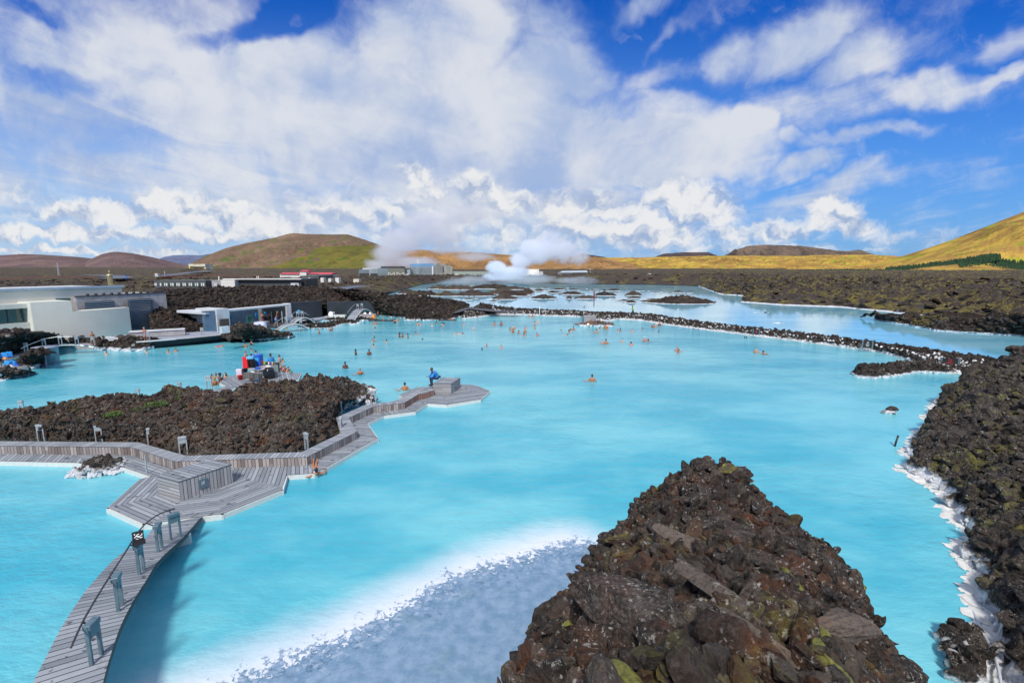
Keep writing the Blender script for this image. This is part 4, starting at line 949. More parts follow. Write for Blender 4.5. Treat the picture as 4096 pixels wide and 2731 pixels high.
# ---- lamp bollards: two legs, a box head
def bollard(kind='steel', h=.92, w=.30, head=.36):
    mb = empty('lamp_bollard', (0, 0, 0), 'x', 'bollard', 'lamp bollards along the walks')
    m = M_STEELB if kind == 'blue' else M_STEELG
    for s in (-1, 1): MB().box((s*w/2, 0, h/2), .05, .075, h).build('leg', m, mb)
    MB().box((0, 0, h-.17), w-.05, .10, head*.8, ch=.008).build('lamp_head', M_STEELG if kind != 'blue' else M_STEELB, mb)
    MB().box((0, 0, h-.04), w+.03, .16, .12, ch=.008).build('hood', m, mb)
    return mb
b_steel = bollard(); b_blue = bollard('blue'); used = set()
def place(proto, loc, rz, label, s=1.0):
    o = proto if proto not in used else copy_tree(proto); used.add(proto)
    o.location = loc; o.rotation_euler.z = rz; o.scale = (s, s, s)
    if label: o['label'] = label
    return o
for sx, sy, z, rz, lab, sc_ in [
    (168, 1766, .35, .05, 'grey lamp bollard farthest west behind the bench wall, before bare brown rock', 1.08), (399, 1767, .35, .12, 'grey lamp bollard behind the bench wall beside the small green plants', 1.06), (609, 1781, .35, .5, 'grey lamp bollard at the bend of the bench wall, west of the timber box', 1.08),
    (736, 1820, .35, .5, 'grey lamp bollard in the low corner of the bench wall behind the timber box', 1.08), (1227, 1798, .35, -.7, 'grey lamp bollard where the bench wall turns towards the far platform', 1.0), (1366, 1728, .35, -1.45, 'lamp bollard seen edge on at the notch of the bench wall', 1.0),
    (1360, 1664, .1, -.5, 'tall lamp bollard among the white rocks at the island tip', 1.1), (1495, 1614, .1, .05, 'pale lamp bollard on the white rocks before the open lagoon', 1.05),
    (90, 1657, .4, -.1, 'grey lamp bollard on the sunken walk beyond the rocks of the island', 1.0), (554, 1597, .9, -.1, 'pale lamp bollard half hidden behind the crest of the lava island', .8), (722, 1576, 1.2, -.3, 'grey lamp bollard peeping over the island crest south of the bar', .9),
    (1204, 1306, .3, 0, 'white lamp bollard beside the footbridges of the entrance pool', 1.1), (1260, 1266, .3, 0, 'lamp bollard before the dark wall of the side pool', 1.1),
    (1616, 1260, .4, 0, 'lamp bollard at the foot of the berm beside white stones', 1.1), (1730, 1269, .4, 0, 'lamp bollard low on the gravel path below the berm', 1.1), (1763, 1257, .5, 0, 'lamp bollard halfway up the gravel path of the berm', 1.0), (1811, 1248, .6, 0, 'slim lamp bollard at the head of the gravel path', 1.0),
    (1973, 1244, .8, 0, 'lamp bollard on the causeway beyond the gravel path', 1.1), (2141, 1259, .5, 0, 'lamp bollard at the causeway shore beside the flagless pole', 1.0), (1336, 1266, .3, 0, 'lamp bollard standing in the teal side pool', 1.0)]:
    place(b_steel, G(sx, sy, z), rz, lab, sc_)
# ---- the arched footbridge in front
zA = lambda y: np.interp(y, [2050, 2090, 2160, 2260, 2380, 2520, 2731, 3000], [.26, .32, .62, .98, 1.25, 1.40, 1.42, 1.3])
lef = [(613, 2108), (573, 2164), (523, 2189), (468, 2224), (423, 2269), (344, 2358), (279, 2453), (239, 2518), (130, 2731), (20, 2960)]
rig = [(806, 2063), (768, 2110), (720, 2162), (668, 2207), (623, 2254), (583, 2324), (543, 2383), (503, 2458), (473, 2523), (433, 2647), (411, 2731), (360, 2960)]
Lc = np.array([G(x, y, float(zA(y)))[:] for x, y in lef]); Rc = np.array([G(x, y, float(zA(y)))[:] for x, y in rig])
def smooth_curve(P, n):
    Q = resample(P, n)
    for _ in range(3): Q[1:-1] = Q[1:-1]*.5+(Q[:-2]+Q[2:])*.25
    return Q
Lc, Rc = smooth_curve(Lc, 60), smooth_curve(Rc, 60)
br = empty('arched_footbridge', Vector((-7, 12, 0)), 'curved arched timber footbridge with one handrail, rising from the platform towards the viewer', 'footbridge')
P = []; U = []; s_ = 0
for i in range(59):
    a, b_, c_, d_ = [Vector(q) for q in (Lc[i], Rc[i], Rc[i+1], Lc[i+1])]; P.append(up_poly([a, b_, c_, d_])); mid_ = (a+b_)/2; st = ((d_+c_)/2-mid_)
    U.append((mid_-st.normalized()*s_, (b_-a), st)); s_ += st.length
uvmesh('planking', P, M_DECK, br, U)
for nm, A_, dz_ in (('stringer', Lc, .14), ('stringer', Rc, .14)):
    g_ = np.stack([A_-np.array([0, 0, .02]), A_-np.array([0, 0, .02+dz_])]); mesh_np(nm, g_.reshape(-1, 3), grid_faces(2, 60), M_DARKST, False, br)
g_ = np.stack([Lc-np.array([0, 0, .10]), Rc-np.array([0, 0, .10])]); mesh_np('underside', g_.reshape(-1, 3), grid_faces(2, 60), plain('soffit', (.10, .11, .11), .8), False, br)
sp_ = G(718, 2185, .1); MB().box((sp_.x-.25, sp_.y+.35, .05), .75, .5, .62, .6, .04).build('abutment', M_SIL, br)
# bollards and handrail stand on the bridge
feet = [((374, 2650), (400, 2622)), ((471, 2450), (493, 2413)), ((555, 2301), (579, 2276)), ((634, 2206), (648, 2193)), ((699, 2153), (710, 2150))]
labs = ['blue-grey lamp bollard lowest on the arched footbridge, closest to the viewer', 'second blue-grey lamp bollard up the arched footbridge', 'blue-grey lamp bollard under the slip warning sign on the footbridge', 'fourth blue-grey lamp bollard on the footbridge', 'last blue-grey lamp bollard where the footbridge meets the platform']
tops = []
for (f1, f2), lab in zip(feet, labs):
    a = G(*f1, float(zA(f1[1]))); b_ = G(*f2, float(zA(f2[1]))); o = place(b_blue, (a+b_)/2, math.atan2(b_.y-a.y, b_.x-a.x), lab, 1.0)
    tops.append((a+b_)/2)
rp = [G(x, y, float(zA(y+118))+.96) for x, y in [(284, 2588), (330, 2484), (396, 2372), (452, 2283), (500, 2210), (536, 2150), (575, 2098), (618, 2064), (662, 2042), (698, 2033)]]
rail = empty('handrail', rp[0], 'thin curved steel handrail carried along the western side of the arched footbridge', 'handrail')
rc = smooth_curve(np.array([p[:] for p in rp]), 40); MB().tube([Vector(p) for p in rc], .022, 8).build('rail', M_DARKST, rail, True)
for i in (0, 1, 2, 3, 4):
    t_ = tops[i]+Vector((0, 0, .82)); j = int(np.argmin(np.linalg.norm(rc-np.array(t_[:]), axis=1))); MB().beam(t_, rc[j], .03, .03).build('bracket', M_DARKST, rail)
sg = AT(552, 2142, tops[2].y-.1); sign = empty('warning_sign', sg, 'small black slip warning sign with a white falling figure on the footbridge rail', 'sign')
fr_n = (Vector((0, 0, EYE))-sg); fr_n.z = 0; fr_n.normalize(); sx_ = Vector((0, 0, 1)).cross(fr_n).normalized(); up_ = (Vector((0, 0, 1))+fr_n*-.25).normalized(); nn_ = sx_.cross(up_).normalized()
if nn_.dot(fr_n) < 0: nn_ = -nn_
MB().frame(sg, sx_, nn_, up_, .27, .03, .27).frame(sg-up_*.20+nn_*.01, sx_, nn_, up_, .31, .08, .13).build('panel', M_BLACK, sign)
fig = MB(); q0 = sg+nn_*.022
def stick(a, b_, w_=.022): fig.frame(q0+sx_*((a[0]+b_[0])/2)+up_*((a[1]+b_[1])/2), (sx_*(b_[0]-a[0])+up_*(b_[1]-a[1])).normalized(), nn_, (sx_*-(b_[1]-a[1])+up_*(b_[0]-a[0])).normalized(), math.hypot(b_[0]-a[0], b_[1]-a[1]), .008, w_)
stick((-.05, .02), (.02, -.03), .035); stick((.02, -.03), (.08, .0)); stick((.08, 0), (.1, .04)); stick((.02, -.03), (.05, -.07)); stick((.05, -.07), (.1, -.06)); stick((-.03, .04), (.03, .05)); stick((-.06, -.06), (.0, -.09), .016); stick((-.05, 0), (-.09, -.03))
fig.ell(q0+sx_*-.075+up_*.06, .022, .01, .022, 10, 6); fig.build('symbol', M_WHITE, sign)
MB().beam(G(588, 1895, ZD), G(588, 1895, ZD)+Vector((0, 0, .95)), .04, .04).build('x', M_STEELG); o = bpy.data.objects['x']; o.name = 'steel_post'; tag(o, 'slender bare steel post standing on the boardwalk before the bench bend', 'post')
MB().beam(G(2158, 1258, .3), G(2158, 1258, .3)+Vector((0, 0, 1.7)), .12, .12).build('steel_pole', M_WHITE); tag(bpy.data.objects['steel_pole'], 'tall pale pole on the causeway shore', 'pole')

# ---- information signs on the causeway
def wsign(sx, sy, z, w, h, label, red=True):
    p = G(sx, sy, z); e = empty('rules_sign', p, label, 'sign', 'signs on the causeway'); d = Vector((1, 0, 0))
    rz = math.atan2(-p.x, p.y)*.6; d = Vector((math.cos(rz), math.sin(rz), 0)); n = Vector((math.sin(rz), -math.cos(rz), 0)); u_ = Vector((0, 0, 1))
    for s in (-1, 1): MB().frame(p+d*(s*w*.5)+u_*(h*.5), d, n, u_, w*.14, .06, h*1.0).build('post', M_STEELB, e)
    MB().frame(p+u_*(h*.58), d, n, u_, w*.84, .04, h*.78).build('panel', M_BLACK, e)
    mk = MB(); c_ = p+u_*(h*.74)+n*.03
    for i in range(10):
        t = i*.628; t2 = t+.628; mk.beam(c_+d*(math.cos(t)*w*.09)+u_*(math.sin(t)*w*.09), c_+d*(math.cos(t2)*w*.09)+u_*(math.sin(t2)*w*.09), .02, .03)
    for k_ in range(3): mk.frame(c_-u_*(h*(.2+.1*k_)), d, n, u_, w*(.4-.08*k_), .01, h*.03)
    mk.build('symbol', plain('sign_red', (.6, .05, .05), .5) if red else M_WHITE, e)
wsign(2587, 1285, .3, .75, .9, 'dark rules sign with a red mark on the causeway near the person in the vest')
wsign(3024, 1341, .4, .8, .9, 'small blue framed rules sign low on the causeway, east of the bend'); wsign(3468, 1397, .3, 1.0, 1.1, 'black rules sign with a white emblem halfway along the causeway', False)
wsign(3797, 1470, .35, 1.35, .95, 'wide grey framed rules sign with a red emblem near the root of the spur')
st = empty('concrete_steps', G(3990, 1497, 0), 'white stepped slab where the causeway meets the mossy bank', 'steps')
for i in range(3): q = G(3985, 1496, 0); MB().box((q.x+.25*i, q.y+.3*i, .1+.14*i), 3.2-.4*i, .55, .14, .1, .02).build('step', M_SIL, st)
# pipe lying in the shallows by the bank, driftwood
pp = [G(3850, 2380, -.06), G(3890, 2440, .02), G(3930, 2520, .10), G(3965, 2590, .16), G(3985, 2640, .2), G(4000, 2700, .25), (G(4012, 2800, .25))]
MB().tube([Vector(p) for p in smooth_curve(np.array([q[:] for q in pp]), 24)], .035, 8).build('water_pipe', plain('pipe_pale', (.45, .47, .52), .5), None, True); tag(bpy.data.objects['water_pipe'], 'thin pale pipe running into the shallows along the mossy bank', 'pipe')
a = G(3578, 1785, 0); MB().tube([a-Vector((0, 0, .1)), a+Vector((.1, .05, .25)), a+Vector((.22, .1, .62))], .05, 7).build('driftwood_stake', M_BLACK, None, True); tag(bpy.data.objects['driftwood_stake'], 'short dark stake leaning out of the shallows beside the mossy bank', 'stake')
P = []; S = []
for _ in range(60):
    q = G(r.uniform(3800, 3920), r.uniform(2530, 2731), 0); P.append([q.x, q.y, r.uniform(0, .35)]); S.append(r.uniform(.14, .34))
rubble('silica_rocks', np.array(P), np.array(S), M_WET, 'dark and white rocks breaking the surface beside the pale pipe', False, 22)
# plants on the island
def plant_mesh(n, rad, h, seed):
    rr = np.random.default_rng(seed); V = []; F = []
    for i in range(n):
        a, q = rr.uniform(0, 6.28), rr.random()**.5*rad; x, y = math.cos(a)*q, math.sin(a)*q; z = rr.uniform(0, h)*(1-q/rad*.6); t = rr.uniform(0, 6.28); L = rr.uniform(.05, .1)
        d = Vector((math.cos(t), math.sin(t), rr.uniform(-.2, .8))).normalized()*L; s = d.cross(Vector((0, 0, 1))).normalized()*L*.35; c = Vector((x, y, z)); k_ = len(V)
        V += [c-d*.3, c+s, c+d, c-s]; F.append((k_, k_+1, k_+2, k_+3))
    return V, F
M_LEAF = plain('plant_leaf', (.07, .12, .02), .7, .5, 14)
for i, (sx, sy, z, rd, lab) in enumerate([(455, 1660, 1.75, .45, 'low yellow green plant at the top of the brown cliff of the island'), (560, 1640, 1.85, .45, 'spreading green plant in the middle of the island top'), (632, 1618, 1.95, .65, 'largest bushy green plant on the lava island'), (728, 1592, 2.1, .4, 'green tuft under the island crest'), (725, 1626, 1.95, .35, 'small flat green plant east of the bushy one')]):
    Vp, Fp = plant_mesh(900, rd, .22, i+50); MBp = MB().add(Vp, Fp); o = MBp.build('low_plant', M_LEAF, None, loc=None); o.location = G(sx, sy, z); tag(o, lab, 'plant', 'plants on the lava island')
# ================================================================== WESTERN SHORE, BUILDINGS
def glass_mat(name, col, rough=.08):
    m, nt, b = new_mat(name); n = noise(position(nt), .5, 3)
    put(nt, b, 'Base Color', mix(n, tuple(x*.7 for x in col), tuple(x*1.3 for x in col))); put(nt, b, 'Roughness', rough); b.inputs['Specular IOR Level'].default_value = .9
    return m
M_PLASTER = plain('cream_render', (.62, .62, .55), .8, .05, .35, bmp=.15, stain=(.45, .45, .40))
M_CONC = plain('board_marked_concrete', (.32, .31, .32), .8, .18, 1.2, bmp=.3, stain=(.22, .20, .20))
M_CONCL = plain('pale_concrete', (.50, .53, .56), .8, .12, .8, stain=(.36, .38, .40))
M_GLASSG = glass_mat('green_glass', (.03, .10, .09)); M_GLASSD = glass_mat('dark_glass', (.02, .035, .05)); M_SLATB = plain('louvre_metal', (.22, .29, .40), .4, .1, 4, metal=.5)
M_PANEL = plain('dark_wall_panel', (.030, .036, .044), .45, .25, .5); M_PANELB = plain('blue_wall_panel', (.10, .16, .24), .5, .35, .25)
M_GRAVEL = plain('black_gravel', (.028, .032, .04), .95, .35, 6, bmp=.8); M_PAVE = plain('grey_paving', (.26, .28, .34), .85, .12, 2)
M_PATH = plain('gravel_path', (.075, .08, .095), .95, .2, 3, bmp=.4)
M_GOLD = plain('gilded_flue', (.42, .35, .19), .4, .25, 3, metal=.6)
def P2(p): return (p[0], p[1])
# --- shore terrain
def shore_loft(name, A_, B_, back, m, amp, sc, seed, n=200, rows=(16, 6), kind='structure', rocks=None):
    a, b_ = curve3(A_), curve3(B_); c_ = b_.copy(); c_[:, 1] += back; c_[:, 2] -= .3
    g = loft([a, b_, c_], n, list(rows)); g = roughen(g, amp, sc, seed); sheet(name, g, m, kind=kind)
    if rocks: P, S = sprinkle(g, *rocks[:3], seed, (0, .9), 1.8, .2); rubble(rocks[3], P, S, m if len(rocks) < 6 else rocks[5], rocks[4], True, seed)
    return g
M_LROCK = lava_mat('shore_lava', .6, moss=.06, silica=.42, red=.25, lichen=.5, bright=.8, grey=.25, white=.5)
shore_loft('shore_rocks', [(355, 1392, -.1), (400, 1402, -.1), (480, 1408, -.1), (560, 1408, -.1), (611, 1397, -.1)], [(352, 1376, .3), (400, 1366, 1.0), (450, 1362, .7), (510, 1354, 1.4), (560, 1362, 1.0), (611, 1368, .8)], 3, M_LROCK, .35, .9, 91, rocks=(700, .12, .5, 'shore_rubble', 'dark lava rocks between the footbridge and the black retaining slope'))
shore_loft('gravel_slope', [(600, 1397, -.1), (760, 1381, -.1), (906, 1366, -.1), (1020, 1360, -.1), (1151, 1354, -.1)], [(600, 1364, 1.0), (760, 1353, 1.0), (899, 1339, 1.05), (1000, 1344, .8), (1151, 1351, .1)], 2, M_GRAVEL, .03, .5, 92)
shore_loft('shore_mound', [(880, 1350, .7), (960, 1356, .55), (1050, 1356, .3), (1151, 1354, -.05), (1156, 1352, -.1)], [(890, 1338, 1.0), (930, 1318, 1.8), (975, 1310, 2.3), (1020, 1321, 1.8), (1060, 1334, 1.1), (1150, 1349, .25)], 3.5, M_LROCK, .4, .8, 93, rocks=(1100, .14, .5, 'mound_rubble', 'brown lava rocks of the low mound before the bathers entrance'))
shore_loft('shore_rocks', [(-80, 1440, .3), (30, 1432, .3), (90, 1416, .3), (128, 1396, .2)], [(-80, 1345, 3.2), (0, 1346, 3.0), (40, 1352, 2.6), (62, 1353, 2.4), (95, 1370, 1.6), (130, 1390, .4)], 5, M_LROCK, .5, .6, 94, rocks=(800, .15, .6, 'corner_rubble', 'dark lava rocks heaped before the corner of the white building'))
shore_loft('shore_rocks', [(78, 1488, -.1), (110, 1478, -.1), (150, 1476, -.1), (172, 1462, -.1)], [(78, 1446, .6), (110, 1418, 1.7), (140, 1409, 1.9), (168, 1418, 1.7)], 2, M_LROCK, .4, 1.0, 95, n=90, rocks=(260, .12, .45, 'pier_rubble', 'dark rocks piled against the steel pier'))
shore_loft('shore_rocks', [(-60, 1530, -.1), (20, 1524, -.1), (70, 1506, -.1)], [(-60, 1490, .8), (20, 1487, .8), (50, 1494, .6), (70, 1502, .1)], 2, M_WET, .3, 1.2, 96, n=80, rocks=(140, .12, .4, 'cove_rubble', 'dark and white rocks in the cove below the sunbeds'))
shore_loft('shore_rocks', [(272, 1372, .0), (310, 1378, .2), (365, 1380, .2)], [(274, 1364, .4), (290, 1358, 1.0), (340, 1356, .8), (366, 1372, .3)], 2, M_LROCK, .3, 1.0, 97, n=60, rocks=(150, .1, .4, 'wall_foot_rubble', 'dark rocks at the foot of the white wall'))
# paving terrace
ter = MB().prism([P2(G(x, y, .95)) for x, y in [(395, 1352), (600, 1362), (760, 1351), (899, 1337), (900, 1325), (815, 1325), (640, 1338), (535, 1335), (380, 1352)]], .5, .95).build('terrace', M_PAVE); tag(ter, kind='structure')
cb = MB()
for a, b_ in zip([(545, 1368), (640, 1361), (760, 1351)], [(640, 1361), (760, 1351), (899, 1337)]): cb.beam(G(*a, 1.02), G(*b_, 1.02), .25, .14)
tag(cb.build('kerb', M_CONCL), kind='structure')
# --- white building
A0 = G(100, 1392, .3); A1 = G(529, 1339, .4); u = (A1-A0); u.z = 0; Lw = u.length; u.normalize(); nrm_ = Vector((-u.y, u.x, 0))  # into the building
def W(s, d, z=0): q = A0+u*s+nrm_*d; return Vector((q.x, q.y, z))
def sfor(sx, sy, d, z):   # distance along the facade of a photo column
    best = min(np.linspace(-30, 60, 901), key=lambda s: abs((lambda q: 2048+1934.2*q.x/(q.y*CP-(q.z-EYE)*SP))(W(s, d, z))-sx)); return float(best)
wb = empty('spa_building', W(0, 2), 'large cream white flat roofed building with louvred windows standing at the western shore', 'building')
def slab(name, s0, s1, d0, d1, z0, z1, m, par=wb, bul=0.):
    n = 12 if bul else 1; fr = [W(s0+(s1-s0)*i/n, d0-bul*math.sin(math.pi*(s0+(s1-s0)*i/n-sL)/(sR-sL))) for i in range(n+1)]; bk = [W(s1, d1), W(s0, d1)]
    return MB().prism([P2(q) for q in fr+bk], z0, z1).build(name, m, par)
sE = sfor(486, 1150, 3, 7); sL = sfor(95, 1200, 1.6, 5); s279 = sfor(279, 1232, 0, 4.5); s305 = sfor(310, 1200, 1.5, 5); sR = Lw
slab('upper_wall', -14, sE, 3.0, 16, .3, 7.0, M_PLASTER); rf = slab('roof', -14.2, sE+.15, 2.85, 16.2, 7.003, 7.16, M_CONCL)
slab('roof_edge', -14.3, sE+.25, 2.7, 2.95, 7.1, 7.4, plain('bluegrey_coping', (.30, .38, .46), .5), rf)
slab('front_wall', sL, s279, 0, 2.98, .2, 5.75, M_PLASTER, bul=.7); slab('front_wall', s279+.003, sR, 0, 1.2, .2, 4.35, M_PLASTER, bul=.7)
slab('side_wall', -14, sL-3.4, .6, 2.95, .2, 5.6, M_PLASTER)
rec = slab('window_recess', sL-3.39, sL-.01, 1.9, 2.95, .2, 5.0, M_PLASTER); slab('lintel', sL-3.39, sL-.01, .75, 1.89, 5.05, 5.6, M_PLASTER, rec); slab('balcony_wall', sL-3.39, sL-.01, .7, 1.0, 2.3, 3.3, M_PLASTER, rec)
w_ = slab('window', sL-3.3, sL-.1, 1.78, 1.88, 3.35, 5.0, M_GLASSG); slab('frame', sL-1.6, sL-1.5, 1.72, 1.78, 3.35, 5.0, M_DARKST, w_)
slab('window', s279+.05, s305, 2.85, 2.97, 4.3, 5.9, M_GLASSG)
slab('grey_wing', s305, sR+6.2, 1.6, 9, .4, 6.05, M_CONC); slab('parapet', s305-.1, sR+6.3, 1.5, 1.75, 6.06, 6.2, M_DARKST)
for i in range(18): q = W(s305+1.5+i*.95, 1.9, 6.3); MB().box(q, .25, .25, .22).build('roof_vent', M_DARKST, wb)
def louvre(name, s0, s1, d, z0, z1, n, par=wb, wrap=0.):
    fr_ = slab('louvre_window', s0, s1, d, d+.25, z0, z1, M_GLASSD, par); ml = MB()
    for i in range(n):
        z = z0+(z1-z0)*(i+.5)/n; a, b_ = W(s0-.1, d-.15, z), W(s1, d-.15, z); ml.beam(a, b_, .22, .07)
        if wrap: c_ = W(s1+wrap*.4, d+wrap*.35-.15, z); e_ = W(s1+wrap*.5, d+wrap, z); ml.beam(b_, c_, .22, .07); ml.beam(c_, e_, .22, .07)
    ml.build('louvres', M_SLATB, fr_)
    if wrap: MB().prism([P2(W(s1, d+.02)), P2(W(s1+wrap*.35, d+wrap*.35+.1)), P2(W(s1+wrap*.42, d+wrap)), P2(W(s1, d+wrap))], z0, z1).build('corner_glass', M_GLASSD, fr_)
s_a = sfor(338, 1210, 1.6, 5); s_b = sfor(455, 1210, 1.6, 5)
louvre('louvres', s_a, s_b, 1.35, 4.0, 5.3, 5)
s_c = sfor(516, 1250, .6, 3)+.25; s_d = sfor(606, 1250, .6, 3)
louvre('louvres', s_c, s_d, .7, .7, 5.35, 17, wrap=2.2)
fl = G(446, 1200, 4.0); q = W(sfor(447, 1160, 4.2, 6.6), 4.2)
MB().lathe((q.x, q.y, 0), [(.30, 5.9), (.30, 8.6), (.38, 8.65), (.38, 8.95), (.25, 9.0)], 16).tube([Vector((q.x, q.y, 8.98)), Vector((q.x, q.y, 9.5))], .07, 6).build('flue', M_GOLD, wb, True)
dn = slab('basement_door', sfor(76, 1360, .2, 1.5), sfor(91, 1360, .2, 1.5), -.35, .05, .4, 2.3, M_DARKST)
# --- concrete bench terraces by the building
tb = empty('planter_wall', G(640, 1345, 1), 'long low grey block terrace east of the louvred corner of the white building', 'low wall'); p0, p1 = G(520, 1350, 1.0), G(742, 1337, 1.0)
MB().beam(p0+Vector((0, 0, .35)), p1+Vector((0, 0, .35)), 1.3, .7).build('wall', M_CONC, tb); MB().beam(p0+Vector((0, 0, .75)), p1+Vector((0, 0, .75)), 1.5, .1).build('coping', M_CONCL, tb)
p0, p1 = G(400, 1362, .95), G(560, 1357, .95); o = MB().beam(p0+Vector((0, 0, .2)), p1+Vector((0, 0, .2)), 1.2, .4).build('stone_bench', M_CONCL); tag(o, 'low pale stone slab bench before the white building', 'bench')
# --- western arched footbridge and handrail
wbr = empty('arched_footbridge', G(250, 1385, 0), 'long low arched footbridge with a handrail before the white building', 'footbridge')
fe = [(20, 1442, .7), (95, 1412, .8), (150, 1396, 1.0), (200, 1384, 1.15), (260, 1377, 1.2), (320, 1378, 1.05), (375, 1386, .75)]
be = [(20, 1430, .75), (95, 1400, .9), (150, 1386, 1.1), (200, 1378, 1.2), (260, 1373, 1.25), (320, 1374, 1.1), (375, 1381, .8)]
fc = smooth_curve(curve3(fe), 50); bc = smooth_curve(curve3(be), 50); bc[:, 2] = fc[:, 2]; P = []; U = []
for i in range(49):
    q = [Vector(v) for v in (fc[i], fc[i+1], bc[i+1], bc[i])]; P.append(up_poly(q)); U.append((Vector(fc[0]), q[3]-q[0], q[1]-q[0]))
uvmesh('planking', P, M_DECK, wbr, U)
for A_ in (fc, bc): MB().tube([Vector(v)-Vector((0, 0, .09)) for v in A_], .09, 6).build('stringer', M_STEELG, wbr)
MB().tube([Vector(v) for v in smooth_curve(curve3([(85, 1393, 1.85), (125, 1375, 1.95), (180, 1354, 2.1), (235, 1346, 2.25), (300, 1347, 2.15), (355, 1350, 1.8)]), 40)], .03, 6).build('handrail', M_STEELG, wbr)
q = G(335, 1392, .2); MB().box((q.x, q.y+.5, .3), 2.2, .8, .7).build('abutment', M_CONC, wbr)
for sx, sy, z, lab in [(106, 1410, .85, 'lamp bollard at the western foot of the long arched footbridge'), (178, 1392, 1.05, 'second lamp bollard of the long arched footbridge'), (243, 1378, 1.2, 'lamp bollard at the crown of the long arched footbridge, dark cap on top'), (310, 1381, 1.1, 'fourth lamp bollard of the long arched footbridge'), (373, 1383, .8, 'lamp bollard beside the boy leaving the long arched footbridge'),
                       (595, 1363, .95, 'lamp bollard beside the walking woman in the bikini'), (810, 1343, 1.0, 'lone white lamp bollard on the black retaining slope')]:
    place(b_steel, G(sx, sy, z), 0, lab, 1.15)
# pier of corrugated steel, jetty with sunbeds
pr = empty('steel_pier', G(190, 1460, 0), 'round corrugated steel pier head with a boarded gate beside dark rocks', 'pier'); a = G(190, 1456, 0)
MB().lathe((a.x, a.y, 0), [(1.0, -.3), (1.0, 1.72), (1.08, 1.74), (1.08, 1.84), (0, 1.86)], 28).build('drum', plain('corrugated_steel', (.30, .34, .42), .5, .25, 5, metal=.3, stain=(.2, .18, .18)), pr, True)
q = G(176, 1466, 0); MB().box((q.x, q.y, .85), .75, .12, 1.75, -.2).build('gate', plain('plum_boards', (.28, .27, .33), .6, .2, 4), pr)
jet = empty('plank_jetty', G(30, 1480, 0), 'grey plank jetty with towels and sunbeds at the cove', 'jetty')
P, U = deck_polys([([(-80, 1510), (110, 1468), (108, 1450), (40, 1452), (-80, 1476)], (-80, 1510), (110, 1468))], .4); uvmesh('planking', P, M_DECK, jet, U); skirt('fascia', [(-80, 1510), (110, 1468)], -.2, .4, .1, M_SIL, jet)
M_BLUE = plain('blue_cloth', (.02, .24, .62), .8, .25, 8); M_BLUE2 = plain('deep_blue_cloth', (.02, .06, .42), .8, .2, 8)
def sunbed(sx, sy, label, w=1.0):
    p = G(sx, sy, .42); e = empty('sunbed', p, label, 'sunbed', 'sunbeds on the jetty')
    fr = MB()
    for x in (-.3, .3):
        for y in (-.3, .35): fr.tube([p+Vector((x, y, 0)), p+Vector((x, y, .38))], .02, 6)
    fr.box(p+Vector((0, 0, .39)), .66, .75, .03).build('frame', M_WHITE, e)
    MB().box(p+Vector((0, .4, .65)), .62, .12, .55, ch=.04).box(p+Vector((0, 0, .44)), .6, .7, .07, ch=.02).build('cushion', M_BLUE, e)
sunbed(26, 1444, 'blue sunbed with white legs on the jetty, beside the orange bag'); sunbed(6, 1448, 'blue sunbed partly cut by the picture edge, towel over its back')
def cloth(name, sx, sy, z, w, d, h, m, label, cat='towel', seed=1, rz=0.):
    g = np.zeros((10, 14, 3)); u_, v_ = np.meshgrid(np.linspace(-1, 1, 14), np.linspace(-1, 1, 10)); hh = h*np.clip(1-(u_**4+v_**4)*.5, 0, 1)*(.6+.7*fbm(u_*2+seed, v_*2, 3, seed))
    hh[0] = hh[-1] = 0; hh[:, 0] = hh[:, -1] = 0
    q = G(sx, sy, z); cr_, sr_ = math.cos(rz), math.sin(rz); X_, Y_ = u_*w/2, v_*d/2; g[..., 0] = q.x+X_*cr_-Y_*sr_; g[..., 1] = q.y+X_*sr_+Y_*cr_; g[..., 2] = z+hh
    o = sheet(name, g, m, label, cat, smooth=True); return o
cloth('towel', 48, 1461, .41, 1.1, .7, .5, M_BLUE, 'bright blue towel draped in a hump on the jetty', seed=2); cloth('towel', 62, 1462, .41, .8, .4, .18, M_BLUE2, 'dark blue towel lying flat at the end of the jetty', seed=3)
cloth('bathrobe', 36, 1467, .41, .7, .4, .2, M_WHITE, 'crumpled white robe on the jetty planks', 'robe', 4); cloth('bag', 20, 1436, .8, .35, .3, .18, plain('orange_cloth', (.85, .30, .03), .8), 'small orange bag on the sunbed', 'bag', 5)
# --- bathers' entrance: concrete bays and dark walls
ent = empty('entrance_wall', G(1100, 1310, 0), 'row of low concrete portals and dark blue panels where bathers enter the lagoon', 'building')
def bay(name, x0, y0, x1, y1, z0, h, thick, m, par=ent):
    a, b_ = G(x0, y0, z0), G(x1, y1, z0); d = (b_-a); d.z = 0; d.normalize(); n = Vector((-d.y, d.x, 0))
    return MB().prism([P2(a), P2(b_), P2(b_+n*thick), P2(a+n*thick)], z0-.3, z0+h).build(name, m, par)
bay('panel', 825, 1327, 873, 1322, .6, 3.0, .8, M_PANELB); bay('portal', 873, 1323, 923, 1317, .6, 3.2, 5, M_CONCL)
pd = bay('doorway', 888, 1324, 920, 1321, .6, 1.75, .6, plain('door_dark', (.05, .038, .035), .6)); bay('lintel', 887, 1324, 920, 1320.5, 2.45, .5, .5, M_CONCL, pd)
bay('panel', 924, 1306, 1036, 1291, .3, 2.75, .8, M_PANELB); bay('pillar', 1036, 1291, 1056, 1289, .3, 2.85, 1.2, M_CONC)
bay('window', 992, 1290, 1012, 1287, 1.2, 1.2, .3, M_GLASSG); 
bay('panel', 1057, 1290, 1150, 1278, .3, 2.9, .8, M_PANEL); bay('pillar', 1150, 1279, 1168, 1277, .3, 3.0, 1.2, M_CONCL); bay('doorway', 1084, 1285, 1104, 1283, .4, 1.9, .2, M_BLACK)
